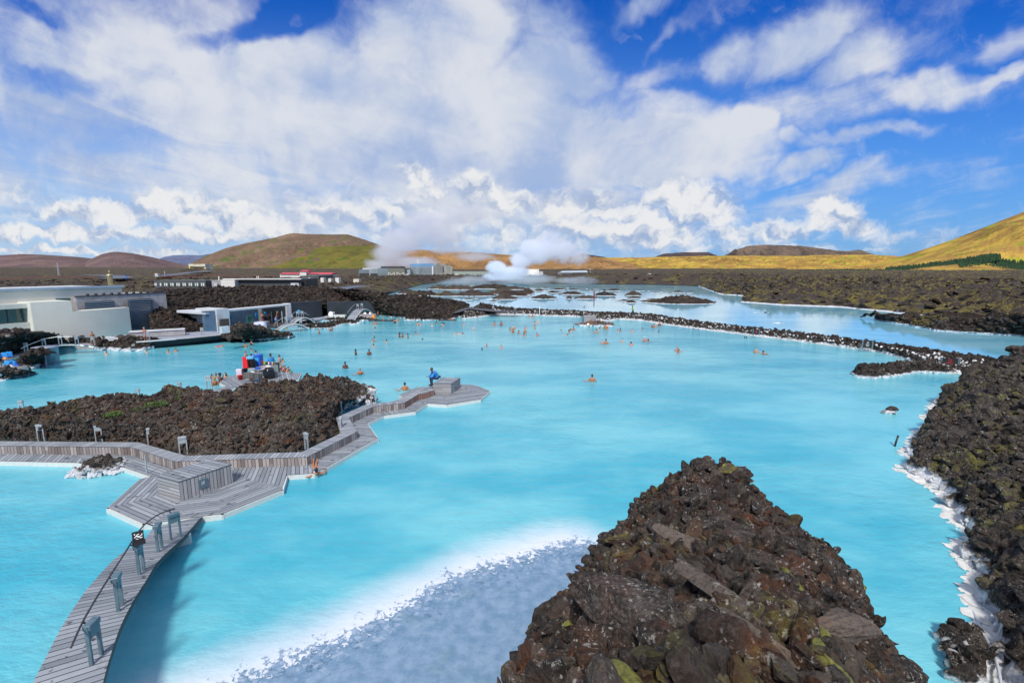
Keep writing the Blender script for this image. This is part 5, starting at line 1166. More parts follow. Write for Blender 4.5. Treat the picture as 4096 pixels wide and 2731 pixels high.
bay('panel', 1168, 1277, 1290, 1265, .3, 3.1, .8, M_PANEL); bay('panel', 1312, 1268, 1503, 1260, .2, 2.95, .8, M_PANEL)
rfp = [P2(G(x, y, 3.2)) for x, y in [(708, 1247), (822, 1262), (920, 1243), (1036, 1231), (1150, 1218)]]; 
MB().prism([P2(q) for q in [G(707, 1247, 3.3), G(822, 1254, 3.3), G(873, 1248, 3.3), G(920, 1242, 3.3), G(1160, 1218.5, 3.3), G(1160, 1214.5, 3.3), G(920, 1237, 3.3), G(790, 1239, 3.3), G(707, 1243, 3.3)]], 3.15, 3.4).build('roof_slab', M_CONCL, ent)
MB().prism([P2(q) for q in [G(708, 1258, 2.5), G(820, 1269, 2.5), G(820, 1264, 2.5), G(720, 1252, 2.5)]], 2.2, 3.145).build('side_panel', M_CONCL, ent)
for i, (x, y) in enumerate([(927, 1265), (1031, 1254), (1066, 1250), (1199, 1241), (834, 1278)]):
    q = G(x, y, 2.1)-Vector((0, .4, 0)); s_ = MB().box((q.x, q.y, 1.9), .45, .06, .65).build('blue_sign', plain('sign_blue', (.02, .35, .62), .5), ent)
MB().box(G(1213, 1252, 1.6)-Vector((0, .3, 0)), 1.3, .05, .45).build('lettering', plain('faint_letters', (.07, .08, .10), .6), ent)
lo_ = MB()
for x in (1088, 1130, 1147): q = G(x, 1290, .3); lo_.tube([q, q+Vector((0, 0, 2.0))], .07, 6)
lo_.build('white_posts', M_CONCL, ent)
wk = MB().prism([P2(G(x, y, .3)) for x, y in [(1050, 1294), (1170, 1281), (1190, 1285), (1150, 1296), (1105, 1306), (1050, 1302)]], -.2, .3).build('entrance_walk', M_GRAVEL); tag(wk, kind='structure')
wk = MB().prism([P2(G(x, y, .25)) for x, y in [(1165, 1283), (1300, 1266), (1320, 1270), (1230, 1285), (1190, 1302), (1150, 1302)]], -.2, .25).build('poolside_walk', M_PAVE); tag(wk, kind='structure')
wk = MB().prism([P2(G(x, y, .25)) for x, y in [(1290, 1262), (1504, 1255), (1504, 1259), (1300, 1266)]], -.2, .2).build('pool_edge', M_SIL); tag(wk, kind='structure')
M_LB = lava_mat('pool_lava', .7, moss=0, silica=.25, red=.15, lichen=.5, bright=.6, grey=.2, white=1.0)
for i, (x0, x1, y, h) in enumerate([(1200, 1325, 1314, 26), (1235, 1345, 1307, 12), (1300, 1425, 1297, 20), (1290, 1400, 1283, 14), (1400, 1490, 1283, 18), (1195, 1260, 1296, 14), (1010, 1056, 1298, 8), (1140, 1230, 1300, 14), (1620, 1800, 1281, 12)]):
    a_, b_ = G(x0, y), G(x1, y); nr_ = int((x1-x0)*1.6); P = []; S = []; hh = h/1934.2*a_.length
    for _ in range(nr_): t = r.random(); d_ = r.uniform(-1, 1)*min(1.5, (b_-a_).length*.3); P.append([a_.x+(b_.x-a_.x)*t, a_.y+d_+1, hh*.7*math.sin(math.pi*t)*(1-abs(d_)*.3)*r.random()]); S.append(r.uniform(.2, .42))
    rubble('pool_rocks', np.array(P), np.array(S), M_LB, 'black lava rocks with white specks dividing the entrance pools', True, 120+i)
# footbridges at the entrance
def small_bridge(x0, y0, x1, y1, hgt, wid, label, rails=True, zt=.35):
    a_, b_ = G(x0, y0, zt), G(x1, y1, zt); e = empty('arched_footbridge', (a_+b_)/2, label, 'footbridge', 'small footbridges'); d = (b_-a_).normalized(); n = Vector((-d.y, d.x, 0)).normalized()*wid/2
    L_ = []; R_ = []
    for i in range(21): t = i/20; q = a_.lerp(b_, t)+Vector((0, 0, hgt*math.sin(math.pi*t))); L_.append(q+n); R_.append(q-n)
    P = [up_poly([L_[i], R_[i], R_[i+1], L_[i+1]]) for i in range(20)]; U = [(a_, n, d)]*20; uvmesh('planking', P, M_DECK, e, U)
    for s in (L_, R_): MB().tube([q-Vector((0, 0, .12)) for q in s], .09, 6).build('stringer', M_SIL if s is (R_ if n.y > 0 else L_) else M_STEELG, e)
    if rails: MB().tube([q+Vector((0, 0, .95)) for q in (L_ if n.y > 0 else R_)[1:20]], .03, 6).build('handrail', M_STEELG, e)
    return [ (L_[i]+R_[i])/2 for i in (3, 8, 12, 17)]
q1 = small_bridge(1102, 1323, 1228, 1311, 1.0, 1.4, 'arched footbridge with a pale edge nearest the open lagoon, person with blue towel on it')
q2 = small_bridge(1160, 1297, 1252, 1288, 1.1, 1.5, 'dark bellied arched footbridge behind the first, crowded with white bollards')
q3 = small_bridge(1402, 1278, 1483, 1258, 1.6, 1.5, 'steep arched footbridge beside the bathers in white robes')
for i, q in enumerate([q1[1], q1[3], q2[0], q2[1], q2[2], q3[1], q3[2]]):
    place(b_steel, q-Vector((0, .5, 0)), 0, ['lamp bollard on the pale edged footbridge', 'lamp bollard at the lagoon end of the pale edged footbridge', 'first white bollard of the dark bellied footbridge', 'second white bollard of the dark bellied footbridge', 'third white bollard of the dark bellied footbridge', 'bollard at the crown of the steep footbridge', 'bollard behind the robed bathers on the steep footbridge'][i], 1.15)
tbx = G(1470, 1273, .3); MB().box(tbx+Vector((0, 0, .4)), 3.2, 1.2, .8, .1).build('landing_box', M_CONC); tag(bpy.data.objects['landing_box'], 'grey block seat below the steep footbridge where robed bathers sit', 'block seat')
MB().box(G(1525, 1283, .05), 4.6, 1.0, .3, -.1).build('landing_step', M_DARKST); tag(bpy.data.objects['landing_step'], 'dark landing step in the water beside the orange robe', 'step')
MB().box(G(1790, 1281, .05), 3.4, 1.0, .3, -.1).build('berm_step', M_DARKST); tag(bpy.data.objects['berm_step'], 'dark landing step at the foot of the gravel path', 'step')
MB().box(G(1030, 1300, .4)+Vector((0, 0, .1)), 3.6, 1.2, 1.0).build('towel_rack', M_CONC); tag(bpy.data.objects['towel_rack'], 'grey boarded rack with blue and white towels by the entrance pool', 'rack')
cloth('towel', 1018, 1310, .9, 1.0, .9, .5, M_BLUE, 'sky blue towel hanging over the boarded rack', seed=6); cloth('towel', 1040, 1300, 1.0, 1.8, .9, .5, plain('striped_towel', (.45, .48, .70), .8, .5, 30), 'blue and white towels heaped on the boarded rack', seed=7)
cloth('bathrobe', 1324, 1262, .9, .9, .5, .7, M_WHITE, 'white robe piled by the dark wall of the side pool', 'robe', 8)
MB().box(G(1350, 1264, .5), 3.2, .9, .5).build('white_basin', M_SIL); tag(bpy.data.objects['white_basin'], 'low white basin at the dark wall of the side pool', 'basin')
gp = MB(); pts = [(1740, 1270, .15), (1790, 1260, .5), (1830, 1249, .8), (1862, 1236, .9), (1900, 1241, .9), (1980, 1250, .7), (2080, 1254, .65)]
c_ = smooth_curve(curve3(pts), 40)
for i in range(39):
    a_, b_ = Vector(c_[i]), Vector(c_[i+1]); n = Vector((-(b_-a_).y, (b_-a_).x, 0)).normalized()*1.5; gp.add([a_-n, b_-n, b_+n, a_+n], [(0, 1, 2, 3), (3, 2, 1, 0)][:1])
gpo = gp.build('gravel_path', M_PATH); gpo.location.z += .35; tag(gpo, kind='structure')
# --- sauna raft by the causeway
sr = empty('raft_hut', G(2361, 1293, 0), 'small grey plank hut with a glowing window on a floating deck by the causeway', 'hut')
P, U = deck_polys([([(2288, 1293), (2330, 1297), (2440, 1293), (2440, 1286), (2320, 1286)], (2288, 1293), (2440, 1293))], .2); uvmesh('deck', P, M_DECK, sr, U)
def hutbox(x0, x1, y, z0, z1, dep, par, m=M_BOX, nm='hut'):
    a_, b_ = G(x0, y, z0), G(x1, y, z0); P = []; U = []
    A4 = [a_, b_, b_+Vector((0, dep, 0)), a_+Vector((0, dep, 0))]
    for i in range(4): p, q = A4[i], A4[(i+1) % 4]; P.append([p, q, q+Vector((0, 0, z1-z0)), p+Vector((0, 0, z1-z0))]); U.append((p, q-p, Vector((0, 0, 1))))
    P.append([p+Vector((0, 0, z1-z0)) for p in A4]); U.append((a_, Vector((1, 0, 0)), Vector((0, 1, 0)))); return uvmesh(nm, P, m, par, U)
hutbox(2336, 2384, 1296, .2, 1.55, 2.0, sr); q = G(2352, 1296, .9); MB().box((q.x, q.y-.04, .85), .5, .06, .5).build('window_frame', M_DARKST, sr)
MB().box((q.x, q.y-.09, .85), .3, .04, .32).build('lit_window', plain('lit_window', (1, .85, .6), .5, emit=(1, .8, .5, 1.6)), sr)
c0 = G(2390, 1306, 0); P = []; S = []
for _ in range(160): a, q_ = r.uniform(0, 6.28), r.random()**.6; P.append([c0.x+math.cos(a)*q_*2.9, c0.y+1+math.sin(a)*q_*1.3, .75*(1-q_)]); S.append(r.uniform(.22, .5))
rubble('reddish_rocks', np.array(P), np.array(S), lava_mat('reddish_lava', .7, 0, .35, .95, .8, 2.0, grey=.8), 'rounded reddish lava rocks beside the small plank hut in the water', False, 160)

# ================================================================== FAR BUILDINGS
M_WHITEW = plain('white_cladding', (.66, .66, .62), .6, .06, .05); M_REDROOF = plain('red_roof', (.55, .07, .09), .6, .15, .1); M_DGREY = plain('dark_cladding', (.07, .08, .085), .6, .2, .05)
M_BLUEG = plain('bluegrey_cladding', (.15, .20, .23), .5, .2, .05); M_SILV = plain('silver_cladding', (.30, .36, .40), .4, .25, .12, metal=.2); M_CREAM = plain('gable_cladding', (.60, .58, .46), .5, .3, .12); M_ROOFB = plain('blue_roof', (.08, .20, .34), .35, .15, .1)
M_REDP = plain('red_pipe', (.22, .03, .035), .5, .1, .2); M_YEL = plain('yellow_wall', (.75, .55, .16), .6, .05, .1)
def fbox(name, x0, x1, ytop, ybot, Y, dep, m, par, ybase=None):
    """box whose front face spans these photo columns and rows at distance Y"""
    a_, b_ = AT(x0, ybot, Y), AT(x1, ybot, Y); zt = AT((x0+x1)/2, ytop, Y).z
    return MB().prism([(a_.x, Y), (b_.x, Y), (b_.x, Y+dep), (a_.x, Y+dep)], min(a_.z, b_.z)-(2.5 if dep >= 2 else .05), zt).build(name, m, par)
# low modern building
lb = empty('low_clinic', AT(900, 1143, 150), 'long low modern building with grey glass fronts and white end room behind the berm', 'building')
fbox('west_wing', 618, 824, 1122, 1144, 150, 10, M_DGREY, lb); fbox('end_block', 848, 885, 1121, 1143, 148, 10, M_CONC, lb); fbox('white_block', 885, 940, 1120, 1145, 146, 8, M_WHITEW, lb)
fbox('east_wing', 940, 1212, 1118, 1142, 150, 12, M_DGREY, lb); fbox('roof_edge', 890, 1203, 1114.5, 1117.5, 147, 1.0, M_WHITEW, lb); fbox('roof', 890, 1203, 1115.5, 1117.5, 148.2, 13, M_DGREY, lb); fbox('east_block', 1205, 1225, 1117, 1135, 149, 8, M_BLACK, lb)
for i in range(22):
    x = 640+i*8.2; fbox('window', x, x+5.6, 1132, 1143, 149.8, .1, [M_WHITEW, M_GLASSG, M_CONCL][i*7 % 3], lb)
for i in range(14): x = 950+i*17; fbox('window', x, x+11, 1124, 1138, 149.7, .2, M_GLASSG if i % 3 else M_CONCL, lb)
for x0, x1 in ((856, 868), (618, 627), (1163, 1195)): fbox('pale_panel', x0, x1, 1132, 1142, 145.5, .2, M_CONCL, lb)
MB().beam(AT(876, 1120, 149), AT(876, 1105, 149), .25, .25).beam(AT(1028, 1114, 149), AT(1028, 1104, 149), .2, .2).beam(AT(1034, 1114, 149), AT(1034, 1104, 149), .2, .2).build('chimney', M_WHITEW, lb)
# hut with satellite dish
ds = empty('dish_hut', AT(1235, 1133, 160), 'small white hut carrying a satellite dish beside the low modern building', 'hut'); fbox('hut', 1228, 1243, 1123, 1133, 160, 3, M_WHITEW, ds)
q = AT(1237, 1117, 160); MB().ell(q, .55, .2, .55).build('dish', M_WHITE, ds, True)
# red roofed building
rb = empty('red_roofed_house', AT(1220, 1105, 330), 'long white house with a pink red roof and small gabled tower below the umber mountain', 'building')
for x0, x1, yt, yb, Y in [(1120, 1330, 1096, 1103, 340), (1200, 1225, 1086, 1097, 338), (1280, 1322, 1097, 1105, 332)]:
    o = fbox('wall', x0, x1, yt, yb, Y, 9, M_WHITEW, rb); a_, b_ = AT(x0-1.5, yt, Y-.6), AT(x1+1.5, yt, Y-.6); z = a_.z; zt = AT(x0, yt-5.5, Y).z
    MB().add([a_, b_, b_+Vector((0, 5, zt-z)), a_+Vector((0, 5, zt-z)), b_+Vector((0, 10.5, 0)), a_+Vector((0, 10.5, 0))], [(0, 1, 2, 3), (3, 2, 4, 5), (1, 4, 2), (0, 3, 5), (0, 5, 4, 1)]).build('roof', M_REDROOF, rb)
for i in range(20): x = 1126+i*8; fbox('window', x, x+4, 1098, 1101.5, 339.9, .1, M_GLASSD, rb) if not 1196 < x < 1226 else None
fbox('dark_annex', 1206, 1275, 1103, 1118, 240, 20, M_DGREY, rb)
for i, (x, y, w_, h_, m_, lb_) in enumerate([(1288, 1117, 12, 6, M_WHITEW, 'small white container beside the red roofed house, topmost of the sheds'), (1318, 1118, 10, 4, M_WHITEW, 'low white shed east of the container'), (1348, 1116, 14, 5, M_WHITEW, 'white equipment box standing on the lava plain'), (1424, 1120, 22, 4, M_CREAM, 'yellowish stacked blocks on the lava plain before the power station')]):
    o = empty('container', AT(x, y, 210), lb_, 'container'); fbox('shell', x-w_/2, x+w_/2, y-h_, y, 210, 3, m_, o)
# yellow house on the hill shoulder
yh = empty('yellow_house', AT(790, 1070, 620), 'long yellow building with a pale end on the dark knoll below the umber mountain', 'building')
fbox('wall', 756, 816, 1058, 1068, 620, 14, M_YEL, yh); fbox('end_wall', 816, 823, 1056, 1070, 619, 14, M_CREAM, yh); fbox('roof', 754, 820, 1056, 1058, 618, 17, M_CREAM, yh)
g_ = loft([curve3([(720, 1086, 3, 600), (780, 1088, 3, 600), (850, 1088, 3, 600)]), curve3([(725, 1080, 3, 615), (785, 1069.5, 3, 615), (848, 1079, 3, 615)]), curve3([(725, 1084, 3, 680), (785, 1072, 3, 680), (850, 1084, 3, 680)])], 60, [8, 8]); sheet('knoll', g_, M_FIELD, kind='structure', smooth=True)
# power station
ps = empty('power_station', AT(1800, 1110, 400), 'curved roofed silver hall with a sunlit cream gable pierced by eight round windows', 'power station')
a_, b_ = AT(1639, 1110, 400), AT(1746, 1110, 392); hall_h = AT(1746, 1052, 392).z
def hall(name, x0, Y0, x1, Y1, ytop0, ytop1, dep, m, par): 
    a_, b_ = AT(x0, 1109, Y0), AT(x1, 1109, Y1); return MB().prism([(a_.x, Y0), (b_.x, Y1), (b_.x, Y1+dep), (a_.x, Y0+dep)], a_.z-2, [AT(x0, ytop0, Y0).z, AT(x1, ytop1, Y1).z]*1+[AT(x1, ytop1, Y1).z, AT(x0, ytop0, Y0).z]).build(name, m, par)
hall('long_wall', 1640, 420, 1745, 400, 1069.5, 1067, 30, M_SILV, ps)
ra, rb_ = AT(1638, 1068, 419.5), AT(1746, 1066, 399.5); rc_, rd = AT(1640, 1056, 426), AT(1748, 1053, 406); MB().add([ra, rb_, rd, rc_, Vector((rd.x+6, rd.y+25, rd.z-1)), Vector((rc_.x+6, rc_.y+25, rc_.z-1))], [(0, 1, 2, 3), (3, 2, 4, 5)]).build('roof', M_ROOFB, ps)
ga, gb_ = AT(1746, 1111, 399), AT(1810, 1109, 424); prof = [(0, AT(1746, 1054, 399).z), (.12, AT(1746, 1053, 399).z), (.5, AT(1778, 1057, 411).z), (.85, AT(1800, 1062, 419).z), (1, AT(1810, 1066, 424).z)]
gm_ = [ga-Vector((0, 0, .4)), gb_-Vector((0, 0, .4))]+[Vector((ga.x+(gb_.x-ga.x)*t, ga.y+(gb_.y-ga.y)*t, z)) for t, z in prof[::-1]]; off_ = Vector((-4, 8, 0))
n_ = len(gm_); MB().add(gm_+[p+off_ for p in gm_], [tuple(range(n_)), tuple(range(2*n_-1, n_-1, -1))]+[(i, i+n_, (i+1) % n_+n_, (i+1) % n_) for i in range(n_)]).build('gable', M_CREAM, ps)  # gable paler than the grey long wall: its sunlit look put into colour
gd = (gb_-ga).normalized(); gn_ = Vector((gd.y, -gd.x, 0))
for c in range(2):
    for rw in range(4):
        q = AT(1770.5+c*5.2, 1067+rw*6.7, 409)+gn_*.8; q = ga+gd*((q-ga).dot(gd))+Vector((0, 0, q.z-ga.z))+gn_*.05; MB().ell(q, .5, .5, .62).build('round_window', M_BLACK, ps, True)
fbox('door', 1705, 1730, 1106, 1111, 397, .5, M_DARKST, ps); fbox('link_building', 1618, 1641, 1078, 1111, 405, 10, M_SILV, ps); fbox('porch', 1620, 1640, 1096, 1112, 398, 5, M_CONCL, ps)
MB().beam(AT(1668, 1058, 425), AT(1668, 1038, 425), .5, .5).beam(AT(1672, 1058, 425), AT(1672, 1032, 425), .5, .5).build('chimney', M_WHITEW, ps); MB().beam(AT(1731, 1108, 394), AT(1731, 1064, 394), 1.0, 1.0).build('pylon', M_WHITEW, ps)
ct = empty('cooling_house', AT(1560, 1110, 400), 'dark boxy cooling house with white cross bracing west of the silver hall', 'building')
fbox('main_block', 1511, 1553, 1073, 1110, 396, 24, M_BLUEG, ct); fbox('upper_band', 1553, 1618, 1073, 1089, 396, 24, plain('olive_band', (.16, .17, .14), .6), ct); fbox('recess', 1554, 1617, 1089, 1110, 400, 20, M_DGREY, ct); fbox('fan_deck', 1524, 1603, 1065.5, 1073, 402, 16, M_DARKST, ct); fbox('plinth', 1504, 1625, 1107, 1111, 393, 20, M_CONCL, ct)
xb = MB(); 
for x0, x1 in ((1556, 1576), (1590, 1614)): xb.beam(AT(x0, 1090, 396), AT(x1, 1109, 396), .4, .4).beam(AT(x1, 1090, 396), AT(x0, 1109, 396), .4, .4)
for x in (1554, 1578, 1588, 1616): xb.beam(AT(x, 1089, 396), AT(x, 1109, 396), .4, .4)
xb.build('cross_bracing', M_WHITEW, ct)
cw = empty('grey_works_hall', AT(1470, 1105, 410), 'low two tone grey works hall at the western end of the power station', 'building')
fbox('blue_part', 1436, 1478, 1078, 1104, 410, 20, M_BLUEG, cw); fbox('grey_part', 1478, 1511, 1075, 1104, 408, 20, M_SILV, cw); fbox('base_band', 1438, 1476, 1093, 1102, 409.5, .3, M_DARKST, cw); fbox('base_band', 1482, 1510, 1093, 1102, 407.5, .3, M_DARKST, cw); fbox('roof_rail', 1450, 1511, 1072, 1074.5, 412, 14, M_CONCL, cw)
# pipe racks east of the hall
pk = empty('pipe_rack', AT(1880, 1100, 430), 'long raised pipe rack on trestles running east of the silver hall', 'pipe rack')
fbox('deck', 1812, 1962, 1086, 1091, 430, 6, plain('greenish_steel', (.30, .36, .32), .5), pk); fbox('white_shed', 1818, 1835, 1096, 1106, 425, 3, M_WHITEW, pk); tr = MB()
for i in range(10): x = 1816+i*15; tr.beam(AT(x, 1091, 430), AT(x+2, 1108, 430), .35, .35); tr.beam(AT(x, 1091, 430), AT(x+12, 1108, 430), .2, .2)
tr.build('trestle', M_BLUEG, pk)
ctn = empty('site_container', AT(1863, 1104, 415), 'cream container under the pipe rack', 'container'); fbox('shell', 1854, 1872, 1100, 1109, 415, 3, M_CREAM, ctn); fbox('door', 1863, 1867, 1102, 1108, 414.9, .1, M_REDROOF, ctn)
# vehicles by the hall
def truck(x, y, Y, w, h, m_, lab, name='truck', cat='truck'):
    e = empty(name, AT(x, y, Y), lab, cat); k = Y/1934.2
    fbox('body', x-w/2, x+w*.2, y-h, y-h*.25, Y, 2.4, m_, e); fbox('cab', x+w*.22, x+w/2, y-h*.85, y-h*.2, Y, 2.3, m_, e); fbox('windscreen', x+w*.30, x+w*.46, y-h*.75, y-h*.5, Y-.05, .05, M_GLASSD, e)
    for xx in (x-w*.35, x+w*.33): q = AT(xx, y-h*.14, Y); MB().ell(q, h*k*.17, .2, h*k*.17, 10, 6).build('wheel', M_BLACK, e, True)
    return e
truck(1752, 1109, 385, 20, 8, M_REDROOF, 'red crane lorry parked by the cream gable'); truck(1772, 1110, 384, 18, 6, plain('yellow_paint', (.8, .5, .03), .5), 'yellow lorry parked before the round windows'); truck(1800, 1109, 388, 16, 7, M_WHITEW, 'white lorry at the corner of the cream gable')
truck(2354, 1103, 330, 16, 7, plain('sky_paint', (.1, .4, .7), .4), 'blue and white van at the end of the white shed', 'van', 'van'); truck(30, 0, 1, 1, 1, M_WHITE, 'x') if False else None
truck(33, 1107+0, 330, 9, 5, M_WHITEW, 'white car on the road behind the white building', 'car', 'car') if False else None
truck(625, 1099, 420, 12, 5, M_WHITEW, 'small white car on the road below the blue far hill', 'car', 'car'); truck(496, 1105, 330, 7, 4, plain('blue_paint', (.05, .25, .7), .4), 'tiny blue car at the road bend behind the flue', 'car', 'car')
# tank and white shed
tk = empty('barrel_store', AT(2120, 1096, 420), 'white half barrel storage hall wrapped in steam', 'storage hall'); a_, b_ = AT(2090, 1099, 425), AT(2157, 1099, 425); rr__ = (AT(2120, 1074, 425).z-a_.z)
pf = [(math.cos(t)*6, math.sin(t)*rr__) for t in np.linspace(0, math.pi, 12)]; n_ = len(pf); MB().add([(a_.x, 431-c, a_.z-.5+s) for c, s in pf]+[(b_.x-abs(c-0)*0, 431-c, a_.z-.5+s) for c, s in pf], [(i, i+1, n_+i+1, n_+i) for i in range(n_-1)]+[tuple(range(n_-1, -1, -1)), tuple(range(n_, 2*n_))]).build('vault', M_WHITEW, tk, True)
fbox('vent_stacks', 2158, 2172, 1086, 1098, 424, 2, M_CONCL, tk)
sh = empty('white_shed', AT(2290, 1103, 340), 'long low white shed with a shallow pitched roof east of the steam', 'shed'); fbox('wall', 2238, 2350, 1090, 1103, 345, 14, M_WHITEW, sh)
a_, b_ = AT(2236, 1091, 344), AT(2352, 1089, 344); MB().add([a_, b_, b_+Vector((0, 7, 1.2)), a_+Vector((3, 7, 1.2)), b_+Vector((0, 15, 0)), a_+Vector((0, 15, 0))], [(0, 1, 2, 3), (3, 2, 4, 5), (1, 4, 2)]).build('roof', plain('pale_roof', (.45, .52, .55), .4), sh)
fbox('door', 2328, 2334, 1094, 1102, 344.8, .2, M_DARKST, sh)
ml_ = empty('light_mast', AT(2361, 1100, 330), 'slim lamp mast beside the white shed', 'lamp mast'); MB().tube([AT(2361, 1103, 330), AT(2361, 1077, 330)], .12, 6).build('mast', M_STEELG, ml_); MB().ell(AT(2361, 1076.5, 330), .4, .3, .3).build('lamp', M_WHITE, ml_)
# power masts on the plain
for i, (x, y0, y1, Y, lab) in enumerate([(237, 1103, 1050, 420, 'tall grey lattice mast on the plain beyond the white building'), (660, 1104, 1084, 420, 'thin pole on the plain beside the small white car')]):
    e = empty('lattice_mast', AT(x, y0, Y), lab, 'mast'); mb = MB(); a_ = AT(x, y0, Y); h_ = AT(x, y1, Y).z-a_.z; w_ = h_*.05
    for sx_ in (-1, 1):
        for sy_ in (-1, 1): mb.beam(a_+Vector((sx_*w_, sy_*w_, 0)), a_+Vector((sx_*w_*.5, sy_*w_*.5, h_)), .16, .16)
    for j in range(10): z0_, z1_ = h_*j/10, h_*(j+1)/10; k0, k1 = w_*(1-.05*j), w_*(1-.05*(j+1)); mb.beam(a_+Vector((-k0, -k0, z0_)), a_+Vector((k1, -k1, z1_)), .08, .08)
    mb.build('frame', M_CONCL, e)
# red pipelines
def pipeline(pts, m_, lab, rad=.5):
    rad = rad*.45
    e = empty('pipeline', AT(*pts[0]), lab, 'pipeline', 'red pipelines on the plain'); MB().tube([AT(*p) for p in pts], rad, 6).build('pipe', m_, e)
pipeline([(-60, 1117, 300), (60, 1113, 300), (220, 1106, 300), (420, 1111, 300)], M_REDP, 'red pipeline behind the white building', .3)
pipeline([(650, 1109, 300), (760, 1105, 300), (858, 1101, 300), (1100, 1104, 300)], M_REDP, 'red pipeline running behind the low modern building', .3)
pipeline([(2365, 1099, 420), (2600, 1100, 420), (2900, 1097, 420)], M_REDP, 'red pipeline along the foot of the golden hills', .55); pipeline([(1290, 1104, 420), (1436, 1103, 420)], M_REDP, 'red pipeline between the red roofed house and the works hall', .5)
for i, (x, y, w_, h_, m_, lb_) in enumerate([(2430, 1100, 30, 4, M_WHITEW, 'low white tanks beside the red pipeline'), (2565, 1102, 36, 7, plain('teal_shed', (.22, .40, .36), .6), 'pale green shed beside the red pipeline'), (2600, 1101, 8, 7, M_CONCL, 'small grey tank east of the pale green shed')]):
    o = empty('outbuilding', AT(x, y, 400), lb_, 'outbuilding'); fbox('wall', x-w_/2, x+w_/2, y-h_*.7, y, 400, 6, m_, o); fbox('roof', x-w_*.45, x+w_*.45, y-h_, y-h_*.7, 401, 5, M_CONCL, o)
q = G(2376, 1196, 0); MB().beam(q, q+Vector((0, 0, 2.4)), .35, .35).build('marker_post', M_REDP); tag(bpy.data.objects['marker_post'], 'red marker post among the islets of the outer lagoon', 'post')
# roads
def road(pts, w_, m_=M_PATH):
    c_ = smooth_curve(np.array([AT(*p)[:] for p in pts]), 50); mb = MB()
    for i in range(49): a_, b_ = Vector(c_[i]), Vector(c_[i+1]); n = Vector((-(b_-a_).y, (b_-a_).x, 0)).normalized()*w_; mb.add([a_-n, b_-n, b_+n, a_+n], [(0, 1, 2, 3)])
    tag(mb.build('road', m_), kind='structure')
M_ROAD = plain('asphalt', (.10, .12, .16), .8, .1, .1)
road([(640, 1103, 330), (700, 1097, 420), (780, 1088, 500), (845, 1082, 560)], 5, M_ROAD); road([(350, 1099, 330), (430, 1101, 300), (500, 1108, 280), (420, 1114, 250)], 5, M_ROAD); road([(1300, 1163, 108), (1380, 1150, 130), (1460, 1142, 150)], 3, M_ROAD)
# conifers on the eastern slope
def wood(name, region, n, Yr, hgt, lab):
    rr2 = np.random.default_rng(len(name)+n); V = []; F = []; base = 0
    for i in range(n):
        t = rr2.random(); x0, yb, yt = [np.interp(t, [k[0] for k in region], [k[j] for k in region]) for j in (1, 2, 3)]
        y = yb+(yt-yb)*rr2.random(); Y = Yr[0]+(Yr[1]-Yr[0])*(yb-y)/max(1, 1092-min(k[3] for k in region)); p = AT(x0, y, Y); h_ = hgt*rr2.uniform(.7, 1.3); w_ = h_*.30
        for L_ in range(3):
            z0_ = p.z+h_*L_*.25; ww = w_*(1-L_*.27); 
            for s in range(6): a = s*1.047+rr2.random()*.5; V.append((p.x+math.cos(a)*ww*rr2.uniform(.8, 1.2), p.y+math.sin(a)*ww, z0_+rr2.uniform(-.1, .1)*h_))
            V.append((p.x, p.y, z0_+h_*.5)); 
            for s in range(6): F.append((base+s, base+(s+1) % 6, base+6))
            base += 7
    o = mesh_np(name, np.array(V), np.array(F), M_CONIF, False); tag(o, lab, 'wood', kind='stuff')
M_CONIF = plain('conifer_needles', (.018, .055, .022), .9, .6, .25)
wood('conifer_wood', [(0, 3540, 1090, 1080), (.3, 3700, 1080, 1062), (.6, 3850, 1064, 1040), (.85, 3960, 1046, 1022), (1, 4000, 1040, 1026)], 1300, (900, 1150), 6, 'dark green conifer plantation climbing the golden slope')
wood('conifer_wood', [(0, 3835, 1088, 1062), (.3, 3960, 1090, 1040), (.6, 4060, 1092, 1048), (1, 4300, 1092, 1040)], 1500, (820, 950), 6, 'dense dark conifer block at the foot of the golden slope')
wood('shrub_belt', [(0, 3205, 1092, 1087), (.3, 3290, 1092, 1084), (.6, 3400, 1090, 1080), (1, 3600, 1090, 1082)], 420, (700, 760), 3.2, 'low dark shrubs along the foot of the golden ridge')
